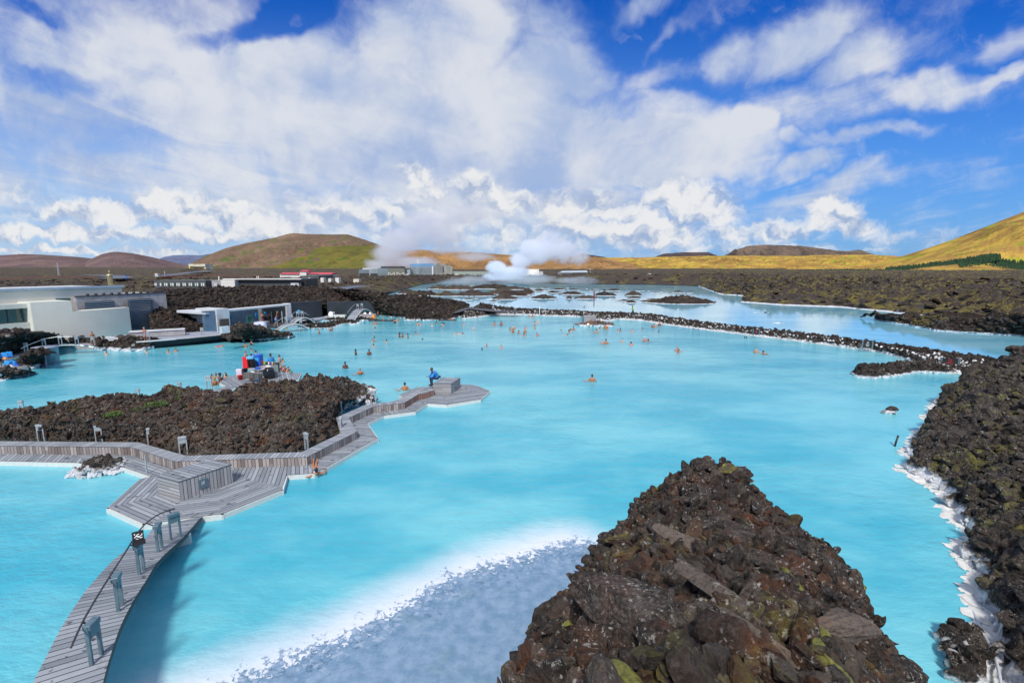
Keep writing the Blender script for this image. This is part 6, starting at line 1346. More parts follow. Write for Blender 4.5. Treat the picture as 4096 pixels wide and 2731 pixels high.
# ================================================================== STEAM
def steam(name, lab, bx, Y, ylo, yhi, dens, blobs, seed, sc=.05, thin=.0, dep=None, col=(.93, .95, 1), wf=1.):
    """a closed box of vapour; the density is a few billows broken up by noise"""
    a_, b_ = AT(bx[0], ylo, Y), AT(bx[1], ylo, Y); zt = AT(bx[0], yhi, Y).z; zb_ = a_.z; dep = dep or 40
    o = MB().prism([(a_.x, Y), (b_.x, Y), (b_.x, Y+dep), (a_.x, Y+dep)], zb_, zt).build(name, None); tag(o, lab, 'steam', kind='stuff')
    m = bpy.data.materials.new(name+'_vapour'); m.use_nodes = True; nt = m.node_tree; nt.nodes.clear(); out_ = nt.nodes.new('ShaderNodeOutputMaterial'); pv = nt.nodes.new('ShaderNodeVolumePrincipled'); nt.links.new(pv.outputs[0], out_.inputs['Volume'])
    p = position(nt); w = vop('ADD', p, vop('SCALE', vop('SUBTRACT', noise(vop('ADD', p, (seed, 0, 0)), sc, 4, .6, color=True), (.5, .5, .5)), scale=.9/sc*.55*wf))
    acc = None
    for (x, y, rx, ry, am) in blobs:
        c_ = AT(x, y, Y+dep/2); k = (Y+dep/2)/1934.2; d = vop('LENGTH', vop('DIVIDE', vop('SUBTRACT', w, tuple(c_)), (rx*k, dep*.42, ry*k))).sm(1.1, .35, 0, am); acc = d if acc is None else acc.mx(d)
    n = noise(vop('ADD', p, (seed*3, 0, 0)), sc*2.2, 6, .66)
    de = (acc*1.35+(n-.5)*2.1-.22+thin).sm(0, .45)*acc.mn(1.)*dens
    nt.links.new(de.k, pv.inputs['Density']); pv.inputs['Color'].default_value = (*col, 1); pv.inputs['Anisotropy'].default_value = .1
    o.data.materials.append(m); return o
steam('steam_plume', 'broad soft steam plume rising from the cooling house and leaning east', (1430, 2180), 440, 1096, 780, .075, [(1520, 1060, 75, 34, 1), (1640, 1050, 150, 32, 1), (1560, 1010, 90, 56, 1), (1620, 960, 120, 66, .95), (1700, 900, 160, 80, .72), (1800, 1002, 130, 24, .6), (1900, 1028, 120, 22, .7), (1770, 950, 140, 56, .65), (1850, 860, 160, 60, .5)], 3, .06, dep=60, thin=.06, wf=1.6)
steam('steam_billows', 'dense white billowing steam cloud over the outer lagoon beside the power station', (1920, 2400), 300, 1126, 900, .5, [(1985, 1070, 48, 36, 1), (2060, 1085, 80, 28, 1), (2090, 1040, 64, 38, 1), (2150, 1025, 64, 42, 1), (2120, 990, 56, 40, .9), (2190, 1000, 70, 54, .8), (2250, 1005, 80, 66, .55), (2010, 1106, 110, 18, .65), (2310, 1030, 70, 44, .4), (2200, 950, 70, 50, .4)], 7, .13, dep=30, thin=.06, wf=1.9)
steam('lagoon_mist', 'thin low mist drifting over the far edge of the outer lagoon', (1700, 2500), 205, 1146, 1096, .026, [(1880, 1122, 170, 20, .8), (2080, 1114, 190, 30, 1), (2300, 1124, 130, 20, .7)], 11, .09, dep=70, wf=1.5)
# ================================================================== THE FLOATING BAR
bar = empty('floating_deck', G(1000, 1530, 0), 'polygonal grey plank deck of the busy water bar beyond the lava island', 'deck')
bo = [(760, 1592), (800, 1580), (949, 1547), (1034, 1542), (1191, 1517), (1202, 1492), (1112, 1486), (1000, 1488), (930, 1502), (892, 1513), (880, 1530), (905, 1543), (860, 1557), (760, 1584)]
P, U = deck_polys([([(905, 1543), (949, 1547), (1034, 1542), (1034, 1518), (968, 1509), (892, 1513), (880, 1530)], (892, 1513), (949, 1547)), ([(968, 1509), (930, 1502), (892, 1513)], (892, 1513), (930, 1502)), ([(968, 1509), (1034, 1518), (1191, 1517), (1202, 1492), (1112, 1486), (1000, 1488), (930, 1502)], (1120, 1520), (1112, 1486)), ([(1034, 1518), (1034, 1542), (1191, 1517)], (1034, 1542), (1191, 1517)),
                   ([(760, 1592), (800, 1580), (949, 1547), (905, 1543), (860, 1557), (760, 1584)], (949, 1547), (905, 1543))], ZD)
uvmesh('planking', P, M_DECK, bar, U); skirt('fascia', bo, -.3, ZD, .1, M_SIL, bar)
def px(sx, sy, z): return G(sx, sy, z)
def prop(name, x0, x1, yb, z, h, dep, m, label, cat=None, ch=.01, lean=0., parts=None, shape='box'):
    a_, b_ = G(x0, yb, z), G(x1, yb, z); c_ = (a_+b_)/2; w_ = (b_-a_).length; rz = math.atan2(-c_.x, c_.y)*.0
    if shape == 'box': mb = MB().box((c_.x, c_.y+dep/2, z+h/2), w_, dep, h, 0, ch)
    elif shape == 'pail': mb = MB().lathe((c_.x, c_.y+w_/2, z), [(w_*.40, 0), (w_*.5, h*.93), (w_*.53, h*.95), (w_*.53, h), (w_*.45, h)], 20)
    elif shape == 'sack':
        mb = MB(); V = []; F = []; n_ = 24; R_ = 9
        for i in range(R_):
            t = i/(R_-1)
            for k_ in range(n_): a = 6.283*k_/n_; f = (1+.12*math.sin(5*a+t*4)+.06*math.sin(11*a))*(.5+.5*(1-t)**.5*.55+.22*math.sin(3.1*t)); V.append((c_.x+math.cos(a)*w_/2*f, c_.y+dep/2+math.sin(a)*dep/2*f, z+h*t))
        F = [(i*n_+k_, i*n_+(k_+1) % n_, (i+1)*n_+(k_+1) % n_, (i+1)*n_+k_) for i in range(R_-1) for k_ in range(n_)]+[tuple((R_-1)*n_+k_ for k_ in range(n_))]; mb.add(V, F)
    elif shape == 'bottle': mb = MB().lathe((c_.x, c_.y, z), [(w_/2, 0), (w_/2, h*.6), (w_*.2, h*.78), (w_*.2, h)], 10)
    o = mb.build(name, m, None, shape in ('pail', 'bottle', 'sack')); return tag(o, label, cat or name.replace('_', ' '))
M_BARW = wood_mat('bar_boards', (.05, .05, .05), (.17, .16, .15), pitch=.12, grey=(.2, .2, .2)); M_TARP = plain('black_plastic', (.012, .013, .016), .25, .3, 5, bmp=.5)
M_REDPL = plain('red_plastic', (.72, .015, .02), .35, .1); M_BLUEPL = plain('blue_plastic', (.02, .12, .55), .4, .15); M_LBLUE = plain('light_blue_plastic', (.05, .38, .75), .4, .1); M_GREENPL = plain('green_plastic', (.02, .38, .16), .3, .1); M_ORANGE = plain('orange_plastic', (.8, .25, .03), .5, .3, 20)
cn = empty('bar_counter', G(1034, 1518, ZD), 'dark slatted bar counter with a shelf in the middle of the floating deck', 'counter')
def cab(x0, y0, x1, y1, h, dep, nm, m=M_BARW, z=ZD):
    a_, b_ = G(x0, y0, z), G(x1, y1, z); d = (b_-a_).normalized(); n = Vector((-d.y, d.x, 0)); A4 = [a_, b_, b_+n*dep, a_+n*dep]; P = []; U = []
    for i in range(4): p, q = A4[i], A4[(i+1) % 4]; P.append([p, q, q+Vector((0, 0, h)), p+Vector((0, 0, h))]); U.append((p, Vector((0, 0, 1)), q-p))
    P.append([p+Vector((0, 0, h)) for p in A4]); U.append((a_, d, n)); return uvmesh(nm, P, m, cn, U)
cab(970, 1511, 1034, 1518, .42, .75, 'base_cabinet'); cab(972, 1508, 1034, 1515, .38, .45, 'top_cabinet', z=ZD+.43); cab(1035, 1518, 1060, 1514, .84, 1.1, 'side_cabinet', M_BOX)
cab(1040, 1490, 1108, 1492, .95, .5, 'back_counter', M_BARW); MB().prism([P2(G(x, y, 1.10)) for x, y in [(966, 1474), (1036, 1480), (1092, 1471), (1094, 1462), (1040, 1452), (975, 1462)]], 1.06, 1.10).build('worktop', M_CONC, cn)
prop('fridge_panel', 972, 991, 1474, 1.10, 1.05, .12, M_REDPL, 'tall bright red panel standing on the bar counter', 'panel')
o = prop('plastic_tarp', 986, 1019, 1472, 1.10, 1.0, .5, M_TARP, 'black plastic sheet draped between the red panel and the blue box', 'tarp', shape='sack')
bx = prop('cooler_box', 1014, 1040, 1465, 1.10, 1.05, .7, M_BLUEPL, 'large upright blue cooler box on the bar', 'cooler', .04); a_ = G(1018, 1440, 1.5); MB().box((G(1028, 1465, 1.1).x, G(1028, 1465, 1.1).y-.02, 1.72), .38, .03, .3).build('label_panel', M_LBLUE, bx)
prop('bottle_pack', 985, 1011, 1436, 2.12, .2, .35, plain('bottle_wrap', (.12, .42, .75), .2, .5, 25), 'shrink wrapped pack of blue water bottles on top of the black sheet', 'bottle pack')
prop('red_bucket', 948, 966, 1520, ZD, .42, .4, M_REDPL, 'bright red bucket on the deck at the western end of the bar', 'bucket', shape='pail'); prop('white_bucket', 1037, 1051, 1522, ZD, .27, .3, M_WHITE, 'small white bucket on the deck before the bar', 'bucket', shape='pail')
prop('drink_crate', 1000, 1022, 1521, ZD, .22, .35, M_ORANGE, 'orange capped drink bottles stacked on the deck', 'crate'); prop('water_pack', 1013, 1036, 1523, ZD, .17, .3, plain('clear_bottles', (.35, .55, .8), .15, .5, 30), 'pack of clear blue water bottles beside the white bucket', 'bottle pack')
prop('garbage_bag', 1046, 1091, 1518, ZD, 1.0, .9, M_TARP, 'large crumpled black garbage bag hanging at the eastern end of the bar', 'bag', shape='sack')
sp = empty('steel_screen', G(1104, 1507, ZD), 'grey steel screen panel on two legs at the end of the bar', 'screen'); a_, b_ = G(1094, 1508, ZD), G(1114, 1505, ZD)
for q in (a_, b_): MB().box((q.x, q.y, ZD+.5), .04, .04, 1.05).build('leg', M_STEELG, sp)
MB().beam(a_+Vector((0, 0, .72)), b_+Vector((0, 0, .72)), .04, .72).build('panel', plain('screen_grey', (.24, .28, .27), .5), sp)
prop('black_pot', 967, 986, 1492, .95, .38, .3, M_BLACK, 'black pot at the western end of the bar', 'pot', shape='pail'); prop('white_carton', 994, 1018, 1499, .66, .27, .3, M_WHITE, 'white carton standing on the shelf of the bar', 'carton')
prop('towel_stack', 944, 967, 1503, ZD, .6, .3, plain('lilac_cloth', (.60, .55, .66), .8), 'pale lilac cloth covered stand beside the red bucket', 'stand', .03); prop('blue_tub', 1019, 1036, 1478, 1.10, .18, .25, M_BLUEPL, 'small blue tub on the bar worktop', 'tub'); prop('white_tray', 1062, 1082, 1468, 1.1, .07, .25, M_WHITE, 'crumpled white tray on the bar worktop', 'tray')
for i, (x, m_, c__) in enumerate([(1039, M_REDPL, 'red'), (1046, M_ORANGE, 'orange'), (1053, plain('lime_plastic', (.25, .6, .05), .4), 'lime')]): prop('cup_stack', x, x+6.5, 1456, 1.22, .16, .2, m_, c__+' paper cup stack on the back counter of the bar', 'cups')
for i, (x, m_, c__) in enumerate([(1073, M_WHITE, 'white'), (1078, M_REDP, 'dark red'), (1083, M_BLUEPL, 'blue'), (1088, M_YEL, 'yellow')]): prop('bottle', x, x+4.5, 1460, 1.22, .32, .1, m_, c__+' bottle on the back counter before the person in the blue shirt', 'bottle', shape='bottle')
prop('green_bottle', 1163, 1170, 1491, ZD, .3, .12, M_GREENPL, 'green bottle standing on the deck edge beside the leaning bathers', 'bottle', shape='bottle'); prop('red_card', 1046, 1053, 1450, 1.38, .14, .04, M_REDPL, 'small red card box on the cup stacks', 'box')
bs = [place(b_steel, G(838, 1560, .2), .1, 'lamp bollard at the western tail of the bar deck by the woman in black straps', 1.25)]

# ================================================================== PEOPLE
def skin_mat(name, col):
    m, nt, b = new_mat(name); n = noise(objco(nt), 6, 4)
    put(nt, b, 'Base Color', mix(n.sm(.3, .7), tuple(x*.85 for x in col), tuple(min(1, x*1.12) for x in col))); put(nt, b, 'Roughness', .5); b.inputs['Subsurface Weight'].default_value = .0; return m
SK = {'l': skin_mat('skin_light', (.46, .25, .165)), 't': skin_mat('skin_tanned', (.34, .145, .075)), 'b': skin_mat('skin_brown', (.15, .055, .03)), 'o': skin_mat('skin_orange', (.42, .165, .07)), 'p': skin_mat('skin_pale', (.58, .38, .29)), 'r': skin_mat('skin_pink', (.50, .20, .14))}
HC = {'k': plain('hair_black', (.012, .009, .008), .5, .3, 30), 'n': plain('hair_brown', (.06, .028, .014), .5, .3, 30), 'y': plain('hair_blond', (.42, .28, .11), .5, .3, 30), 'g': plain('hair_grey', (.20, .18, .17), .6, .3, 30), 'w': M_WHITE, 'e': M_ORANGE}
CL = {'k': M_BLACK, 'r': plain('swimsuit_red', (.55, .03, .06), .7), 'g': plain('shorts_green', (.02, .16, .15), .7), 'b': plain('shorts_grey_blue', (.25, .33, .42), .7), 'w': M_WHITE, 'p': plain('swimsuit_pink', (.7, .06, .22), .7), 'e': plain('robe_orange', (.9, .32, .02), .8), 'B': plain('jacket_blue', (.015, .20, .58), .7, .2, 6, bmp=.4), 'N': plain('trousers_navy', (.03, .035, .10), .8, .2, 6), 'v': plain('hi_vis', (.35, 1.0, .04), .6), 'T': plain('shirt_blue', (.03, .22, .48), .8), 'y': plain('swimsuit_yellow', (.6, .5, .12), .7)}
def capsule(mb, a, b_, r0, r1, n=5):
    a, b_ = Vector(a), Vector(b_); d = (b_-a).normalized(); pts = []; rr = []
    for i in range(n): t = math.pi/2*(i/n); pts.append(a-d*r0*math.cos(t)); rr.append(max(.003, r0*math.sin(t)))
    pts += [a, b_]; rr += [r0, r1]
    for i in range(1, n+1): t = math.pi/2*(i/n); pts.append(b_+d*r1*math.sin(t)); rr.append(max(.003, r1*math.cos(t)))
    mb.tube(pts, rr, 12, True)
def remesh(mb, vox=.014, it=2, cutz=None):
    o = mb.build('tmp', None, None); md = o.modifiers.new('r', 'REMESH'); md.mode = 'VOXEL'; md.voxel_size = vox; ms = o.modifiers.new('s', 'SMOOTH'); ms.iterations = it; ms.factor = .5
    dg = bpy.context.evaluated_depsgraph_get(); me = bpy.data.meshes.new_from_object(o.evaluated_get(dg)); bpy.data.objects.remove(o)
    me.polygons.foreach_set('use_smooth', np.ones(len(me.polygons), bool)); return me
HAND = True
def hand(mb, w, d, palmup=(0, 0, 1), s=1.0):
    """palm and five slightly curled fingers continuing the forearm direction d from wrist w"""
    w, d = Vector(w), Vector(d).normalized(); u = Vector(palmup); side = d.cross(u)
    if side.length < .1: side = d.cross(Vector((1, 0, 0)))
    side.normalize(); u = side.cross(d); k_ = w+d*.045*s
    capsule(mb, w+side*.016, k_+d*.04+side*.026, .017*s, .014*s, 3); capsule(mb, w-side*.016, k_+d*.04-side*.026, .017*s, .014*s, 3); capsule(mb, w, k_+d*.045, .020*s, .016*s, 3)
    for i, L in enumerate((.060, .072, .078, .068)):
        b0_ = k_+d*.045+side*(-.030+.020*i); b1_ = b0_+d*L*.6+side*(i-1.5)*.004; b2_ = b1_+(d*.8-u*.6)*L*.5; capsule(mb, b0_, b1_, .0095, .009, 2); capsule(mb, b1_, b2_, .009, .008, 2)
    t0 = w+side*.03+d*.02; t1 = t0+(d*.6+side*.9)*.045; capsule(mb, t0, t1, .012, .010, 2); capsule(mb, t1, t1+d*.035, .010, .009, 2)
HEADC = {}
def figure(pose):
    """returns body mesh; the head centre is kept for the hair"""
    mb = MB(); hv = lambda x, y, z: Vector((x, y, z))
    def head(c, look=0.0):
        c = Vector(c); HEADC[pose] = c
        mb.ell(c, .074, .093, .112, 16, 12); mb.ell(c+hv(0, -.035, -.055), .05, .055, .06, 12, 8); mb.ell(c+hv(0, -.098, -.012), .012, .02, .022, 8, 6); mb.ell(c+hv(0, -.088, -.05), .024, .01, .008, 8, 5)
        for s in (-1, 1): mb.ell(c+hv(s*.076, .01, -.01), .012, .02, .03, 8, 6)
        capsule(mb, c+hv(0, .015, -.07), c+hv(0, .02, -.17), .052, .058)
    def torso(sh, hip, w=.17, hw=.13, lean=0):
        sh, hip = Vector(sh), Vector(hip)
        capsule(mb, sh+hv(-w*.75, 0, -.01), sh+hv(w*.75, 0, -.01), .062, .062); mb.ell(sh.lerp(hip, .28), w, .115, .20, 16, 10); mb.ell(sh.lerp(hip, .65), w*.80, .10, .17, 16, 10); mb.ell(hip, hw*1.2, .115, .13, 16, 10)
        mb.ell(sh+hv(0, .02, .0), w*.6, .075, .09, 12, 8)
    def arm(s, sh, el, wr, d=None):
        capsule(mb, sh, el, .048, .038); capsule(mb, el, wr, .038, .026); d = Vector(d) if d is not None else Vector(wr)-Vector(el); hand(mb, wr, d, (0, -1, 0) if abs(d.normalized().z) > .6 else (0, 0, 1))
    def leg(hp, kn, an, toe):
        capsule(mb, hp, kn, .085, .055); capsule(mb, kn, an, .055, .036); capsule(mb, Vector(an)+hv(0, .02, -.03), Vector(toe), .036, .024)
    if pose == 'neck': head((0, 0, .10)); torso((0, .03, -.11), (0, .05, -.55))
    elif pose in ('chest', 'hand', 'armsout'):
        z = .30; head((0, 0, z)); torso((0, .02, z-.22), (0, .03, z-.70))
        if pose == 'chest':
            for s in (-1, 1): arm(s, (s*.175, .02, z-.24), (s*.23, .02, z-.50), (s*.15, -.12, z-.62))
        elif pose == 'hand': arm(1, (.175, .02, z-.24), (.24, -.06, z-.46), (.10, -.20, z-.14), (-.1, .05, .3)); arm(-1, (-.175, .02, z-.24), (-.25, -.06, z-.42), (-.20, -.30, z-.26), (0, -.2, .1))
        else:
            for s in (-1, 1): arm(s, (s*.175, .0, z-.24), (s*.24, -.22, z-.27), (s*.18, -.46, z-.28), (0, -1, 0))
    elif pose == 'wide':
        z = .48; head((0, -.02, z)); torso((0, .02, z-.22), (0, .03, z-.70), .19)
        arm(1, (.19, .02, z-.25), (.40, .04, z-.46), (.62, -.04, z-.40), (1, -.1, .05)); arm(-1, (-.19, .02, z-.25), (-.36, .05, z-.44), (-.33, -.02, z-.66))
    elif pose == 'waist':
        z = .55; head((0, 0, z)); torso((0, .02, z-.22), (0, .03, z-.72))
        for s in (-1, 1): arm(s, (s*.18, .02, z-.25), (s*.25, .03, z-.50), (s*.18, -.14, z-.66))
    elif pose == 'drink':
        z = .60; head((0, 0, z)); torso((0, .02, z-.22), (0, .03, z-.72), .19); arm(1, (.18, .02, z-.25), (.26, -.10, z-.42), (.06, -.20, z-.12), (-.2, .05, .25)); arm(-1, (-.18, .02, z-.25), (-.24, -.02, z-.50), (-.10, -.24, z-.56))
    elif pose == 'lean':
        z = .42; head((0, -.08, z)); torso((0, .02, z-.20), (0, .16, z-.65), .18)
        for s in (-1, 1): arm(s, (s*.18, .0, z-.22), (s*.26, -.16, z-.36), (s*.06, -.36, z-.33), (-s, -.2, 0))
    elif pose == 'float':
        head((0, -.45, .06)); capsule(mb, (0, -.30, -.02), (0, .15, -.04), .10, .11); capsule(mb, (-.15, -.22, -.03), (.15, -.22, -.03), .06, .06); capsule(mb, (.06, .1, -.06), (.08, .95, -.10), .075, .04); capsule(mb, (-.06, .1, -.06), (-.08, .95, -.10), .075, .04)
        for s in (-1, 1): capsule(mb, (s*.18, -.2, -.03), (s*.42, .05, -.03), .042, .03)
    elif pose == 'stand':
        head((0, -.01, 1.60)); torso((0, .02, 1.38), (0, .02, .92))
        for s in (-1, 1): leg((s*.09, .02, .86), (s*.10, .0, .48), (s*.10, .03, .09), (s*.12, -.13, .03)); arm(s, (s*.18, .02, 1.36), (s*.24, .03, 1.08), (s*.24, -.06, .86), (0, -.1, -.3))
    elif pose == 'fold':
        head((0, -.01, 1.60)); torso((0, .02, 1.38), (0, .02, .92))
        for s in (-1, 1): leg((s*.09, .02, .86), (s*.10, .0, .48), (s*.10, .03, .09), (s*.12, -.13, .03)); arm(s, (s*.18, .02, 1.36), (s*.25, -.04, 1.12), (-s*.02, -.18, 1.16+.03*s), (-s, -.1, .05))
    elif pose in ('walk', 'run'):
        k_ = 1.3 if pose == 'run' else 1; head((0, -.05, 1.58)); torso((0, -.02, 1.36), (0, .02, .92))
        leg((.09, .02, .86), (.10, -.18*k_, .52), (.10, -.16*k_, .09), (.11, -.32*k_, .05)); leg((-.09, .02, .86), (-.10, .04, .47), (-.10, .30*k_, .16), (-.11, .20*k_, .03))
        arm(1, (.18, .0, 1.34), (.27*k_, .18, 1.10), (.33*k_, .12, .90), (.1, -.1, -.2)); arm(-1, (-.18, .0, 1.34), (-.26*k_, -.14, 1.12), (-.28*k_, -.36*k_, 1.12), (0, -1, .1))
    elif pose == 'sit':      # seated on a box edge, leaning forward, hands joined
        head((0, -.40, .76)); capsule(mb, (-.14, -.26, .52), (.14, -.26, .52), .065, .065); mb.ell((0, -.17, .40), .18, .14, .20, 14, 10); mb.ell((0, -.04, .20), .16, .13, .16, 14, 10); mb.ell((0, 0, .08), .17, .14, .12, 14, 10); capsule(mb, (0, -.28, .52), (0, -.38, .68), .06, .05)
        for s in (-1, 1): leg((s*.10, -.04, .08), (s*.15, -.46, .10), (s*.13, -.42, -.36), (s*.15, -.58, -.42)); arm(s, (s*.18, -.28, .50), (s*.24, -.42, .24), (s*.04, -.66, .24), (-s*.3, -1, 0))
    elif pose == 'kneel':
        head((0, -.16, .92)); torso((0, -.08, .70), (0, .02, .26))
        for s in (-1, 1): leg((s*.1, .02, .24), (s*.12, -.30, .10), (s*.12, .10, .05), (s*.12, .22, .04)); arm(s, (s*.18, -.08, .68), (s*.22, -.24, .48), (s*.08, -.40, .42), (0, -1, -.2))
    elif pose == 'recline':   # legs up on the deck edge, body down in the water
        head((0, .62, .30)); capsule(mb, (0, .60, .18), (0, .52, .10), .05, .055); capsule(mb, (-.13, .50, .08), (.13, .50, .08), .06, .06); mb.ell((0, .34, .05), .16, .20, .11, 14, 10); mb.ell((0, .10, .02), .15, .18, .12, 14, 10)
        leg((.08, 0, .05), (.10, -.42, .16), (.05, -.78, .22), (.06, -.86, .34)); leg((-.08, 0, .05), (-.04, -.42, .15), (-.10, -.74, .22), (-.12, -.82, .34))
        arm(1, (.18, .50, .06), (.36, .56, .0), (.52, .40, -.02), (.3, -1, 0)); arm(-1, (-.18, .50, .06), (-.38, .44, .02), (-.40, .20, .12), (0, -1, .1))
    return remesh(mb, .013 if pose in ('sit', 'recline', 'wide', 'chest', 'lean') else .016)
FIG = {}
def hairmesh(kind):
    mb = MB(); V = []; F = []; seg, ring = 20, 14; rx, ry, rz = .084, .102, .120
    for i in range(ring+1):
        ph = math.pi*i/ring
        for k_ in range(seg): t = 2*math.pi*k_/seg; V.append(Vector((rx*math.sin(ph)*math.cos(t), .010+ry*math.sin(ph)*math.sin(t), .012+rz*math.cos(ph))))
    for i in range(ring):
        for k_ in range(seg):
            q = (i*seg+k_, (i+1)*seg+k_, (i+1)*seg+(k_+1) % seg, i*seg+(k_+1) % seg); c = sum((V[j] for j in q), Vector())/4
            lim = .055 if c.y < -.03 else (-.01 if c.y < .03 else -.075)
            if kind == 'cap': lim = .03 if c.y < 0 else -.02
            if c.z > lim: F.append(q)
    mb.add(V, F)
    if kind == 'long': mb.ell((0, .055, -.07), .075, .05, .13, 12, 8)
    if kind == 'bun': mb.ell((0, .045, .135), .04, .04, .035, 10, 8)
    if kind == 'tail': mb.ell((0, .11, -.02), .03, .035, .03, 8, 6); mb.ell((0, .12, -.13), .026, .03, .11, 8, 6)
    if kind == 'curly':
        for i in range(26): a = i*2.4; z = -.06+.17*(i/26); mb.ell((math.cos(a)*.085, .03+abs(math.sin(a))*.075, z), .035, .035, .035, 7, 5)
    return mb
HAIR = {}
def hair_data(k_):
    if k_ not in HAIR:
        o = hairmesh(k_).build('hair', HC['k'], None, True); HAIR[k_] = o.data; bpy.data.objects.remove(o)
    return HAIR[k_]
def band(z0, z1, r, ry, n=20, c=(0, .02), flare=1.0):
    V = []; F = []; R_ = 4
    for i in range(R_+1):
        t = i/R_; f = 1+(flare-1)*t
        for k_ in range(n): a = 6.283*k_/n; V.append((c[0]+math.cos(a)*r*f, c[1]+math.sin(a)*ry*f, z0+(z1-z0)*t))
    F = [(i*n+k_, i*n+(k_+1) % n, (i+1)*n+(k_+1) % n, (i+1)*n+k_) for i in range(R_) for k_ in range(n)]; return MB().add(V, F)
CLO = {}
def clothing(pose, kind):
    """(part name, mesh builder) for garments in the frame of the pose"""
    key = (pose, kind)
    if key in CLO: return CLO[key]
    H = HEADC[pose]; sh = H.z-.22; up = pose in ('stand', 'fold', 'walk', 'run', 'waist', 'chest', 'hand', 'drink', 'wide', 'lean', 'armsout'); out_ = []
    if kind == 'trunks':
        mb = band(sh-.58, sh-.36, .175, .135); 
        if pose in ('stand', 'fold', 'walk', 'run'):
            for s in (-1, 1): capsule(mb, (s*.09, .02, .86), (s*.10, .0, .66), .105, .09)
        out_.append(('shorts', mb))
    elif kind == 'suit': mb = MB(); mb.ell((0, .03, sh-.17), .178, .128, .20, 16, 10); mb.ell((0, .03, sh-.40), .155, .122, .20, 16, 10); out_.append(('swimsuit', mb))
    elif kind == 'bikini': mb = band(sh-.20, sh-.12, .178, .125); mb.add(*(lambda b: (b.v, b.f))(band(sh-.56, sh-.42, .170, .130))); out_.append(('bikini', mb))
    elif kind == 'straps':
        mb = band(sh-.22, sh-.18, .180, .126)
        for s in (-1, 1): mb.tube([(s*.07, .15, sh-.2), (s*.09, .12, sh-.06), (s*.085, .04, sh+.06), (s*.08, -.06, sh-.04)], .010, 6)
        out_.append(('straps', mb))
    elif kind == 'shirt': mb = MB(); mb.ell((0, .02, sh-.14), .21, .145, .22, 16, 10); mb.ell((0, .02, sh-.38), .19, .14, .24, 16, 10); [capsule(mb, (s*.18, .02, sh-.03), (s*.25, .03, sh-.30), .068, .058) for s in (-1, 1)]; out_.append(('shirt', remesh(mb, .02)))
    elif kind == 'robe':
        mb = MB(); mb.ell((0, H.y+.10, H.z-.30), .24, .19, .26, 16, 10); mb.ell((0, H.y+.2, H.z-.62), .27, .27, .28, 16, 10); mb.ell((0, H.y-.05, H.z-.72), .24, .26, .14, 16, 10); [capsule(mb, (s*.20, H.y+.1, H.z-.25), (s*.25, H.y-.08, H.z-.50), .075, .08) for s in (-1, 1)]; out_.append(('robe', remesh(mb, .022)))
    elif kind == 'towel': mb = MB(); mb.ell((-.08, -.06, sh-.25), .2, .19, .27, 14, 10); out_.append(('towel', mb))
    elif kind == 'vest': mb = MB(); mb.ell((0, 0, sh-.16), .205, .145, .24, 16, 10); mb.ell((0, .02, sh-.38), .185, .14, .18, 16, 10); out_.append(('vest', remesh(mb, .02)))
    elif kind == 'legs':
        mb = MB(); mb.ell((0, .02, .90), .17, .135, .15, 14, 8)
        capsule(mb, (.09, .02, .86), (.10, -.18, .52), .105, .075); capsule(mb, (.10, -.18, .52), (.10, -.16, .12), .075, .06); capsule(mb, (-.09, .02, .86), (-.10, .04, .47), .105, .075); capsule(mb, (-.10, .04, .47), (-.10, .30, .18), .075, .06); out_.append(('trousers', remesh(mb, .02)))
    elif kind == 'sleeves': mb = MB(); [capsule(mb, a, b_, .06, .05) for a, b_ in (((.18, 0, 1.34), (.27, .18, 1.10)), ((.27, .18, 1.10), (.32, .13, .93)), ((-.18, 0, 1.34), (-.26, -.14, 1.12)), ((-.26, -.14, 1.12), (-.28, -.33, 1.12)))]; out_.append(('sleeves', remesh(mb, .02)))
    elif kind == 'jacket':
        mb = MB(); capsule(mb, (-.15, -.25, .50), (.15, -.25, .50), .085, .085); mb.ell((0, -.16, .40), .205, .165, .22, 14, 10); mb.ell((0, -.04, .20), .185, .155, .18, 14, 10)
        for s in (-1, 1): capsule(mb, (s*.18, -.28, .50), (s*.24, -.42, .24), .07, .06); capsule(mb, (s*.24, -.42, .24), (s*.07, -.62, .24), .06, .045)
        out_.append(('jacket', remesh(mb, .018)))
    elif kind == 'trousers':
        mb = MB(); mb.ell((0, 0, .08), .185, .16, .13, 14, 8)
        for s in (-1, 1): capsule(mb, (s*.10, -.04, .08), (s*.15, -.46, .10), .10, .075); capsule(mb, (s*.15, -.46, .10), (s*.13, -.42, -.33), .075, .055)
        out_.append(('trousers', remesh(mb, .018)))
    elif kind == 'bag': mb = MB(); mb.tube([(-.16, -.34, .56), (-.02, -.08, .52), (.14, .12, .26)], .014, 6); mb.ell((.16, .16, .18), .12, .07, .10, 12, 8); out_.append(('shoulder_bag', mb))
    elif kind == 'shoes': mb = MB(); [capsule(mb, (s*.13, -.42, -.40), (s*.15, -.58, -.43), .05, .042) for s in (-1, 1)]; out_.append(('shoes', mb))
    elif kind == 'mask': mb = MB(); mb.ell(H+Vector((0, -.012, -.02)), .070, .094, .095, 14, 10); out_.append(('silica_mask', mb))
    elif kind == 'top': mb = MB(); mb.ell((0, .36, .06), .165, .10, .118, 14, 8); mb.tube([(-.07, .52, .12), (0, .60, .16), (.07, .52, .12)], .012, 6); out_.append(('bikini_top', mb))
    elif kind == 'dark': mb = MB(); mb.ell((0, .06, -.01), .14, .20, .11, 14, 8); out_.append(('swimsuit', mb))
    res = []
    for nm, b_ in out_:
        if isinstance(b_, MB): o = b_.build(nm, M_BLACK, None, True); me = o.data; bpy.data.objects.remove(o)
        else: me = b_; me.materials.append(M_BLACK)
        res.append((nm, me))
    CLO[key] = res; return res
npeople = 0
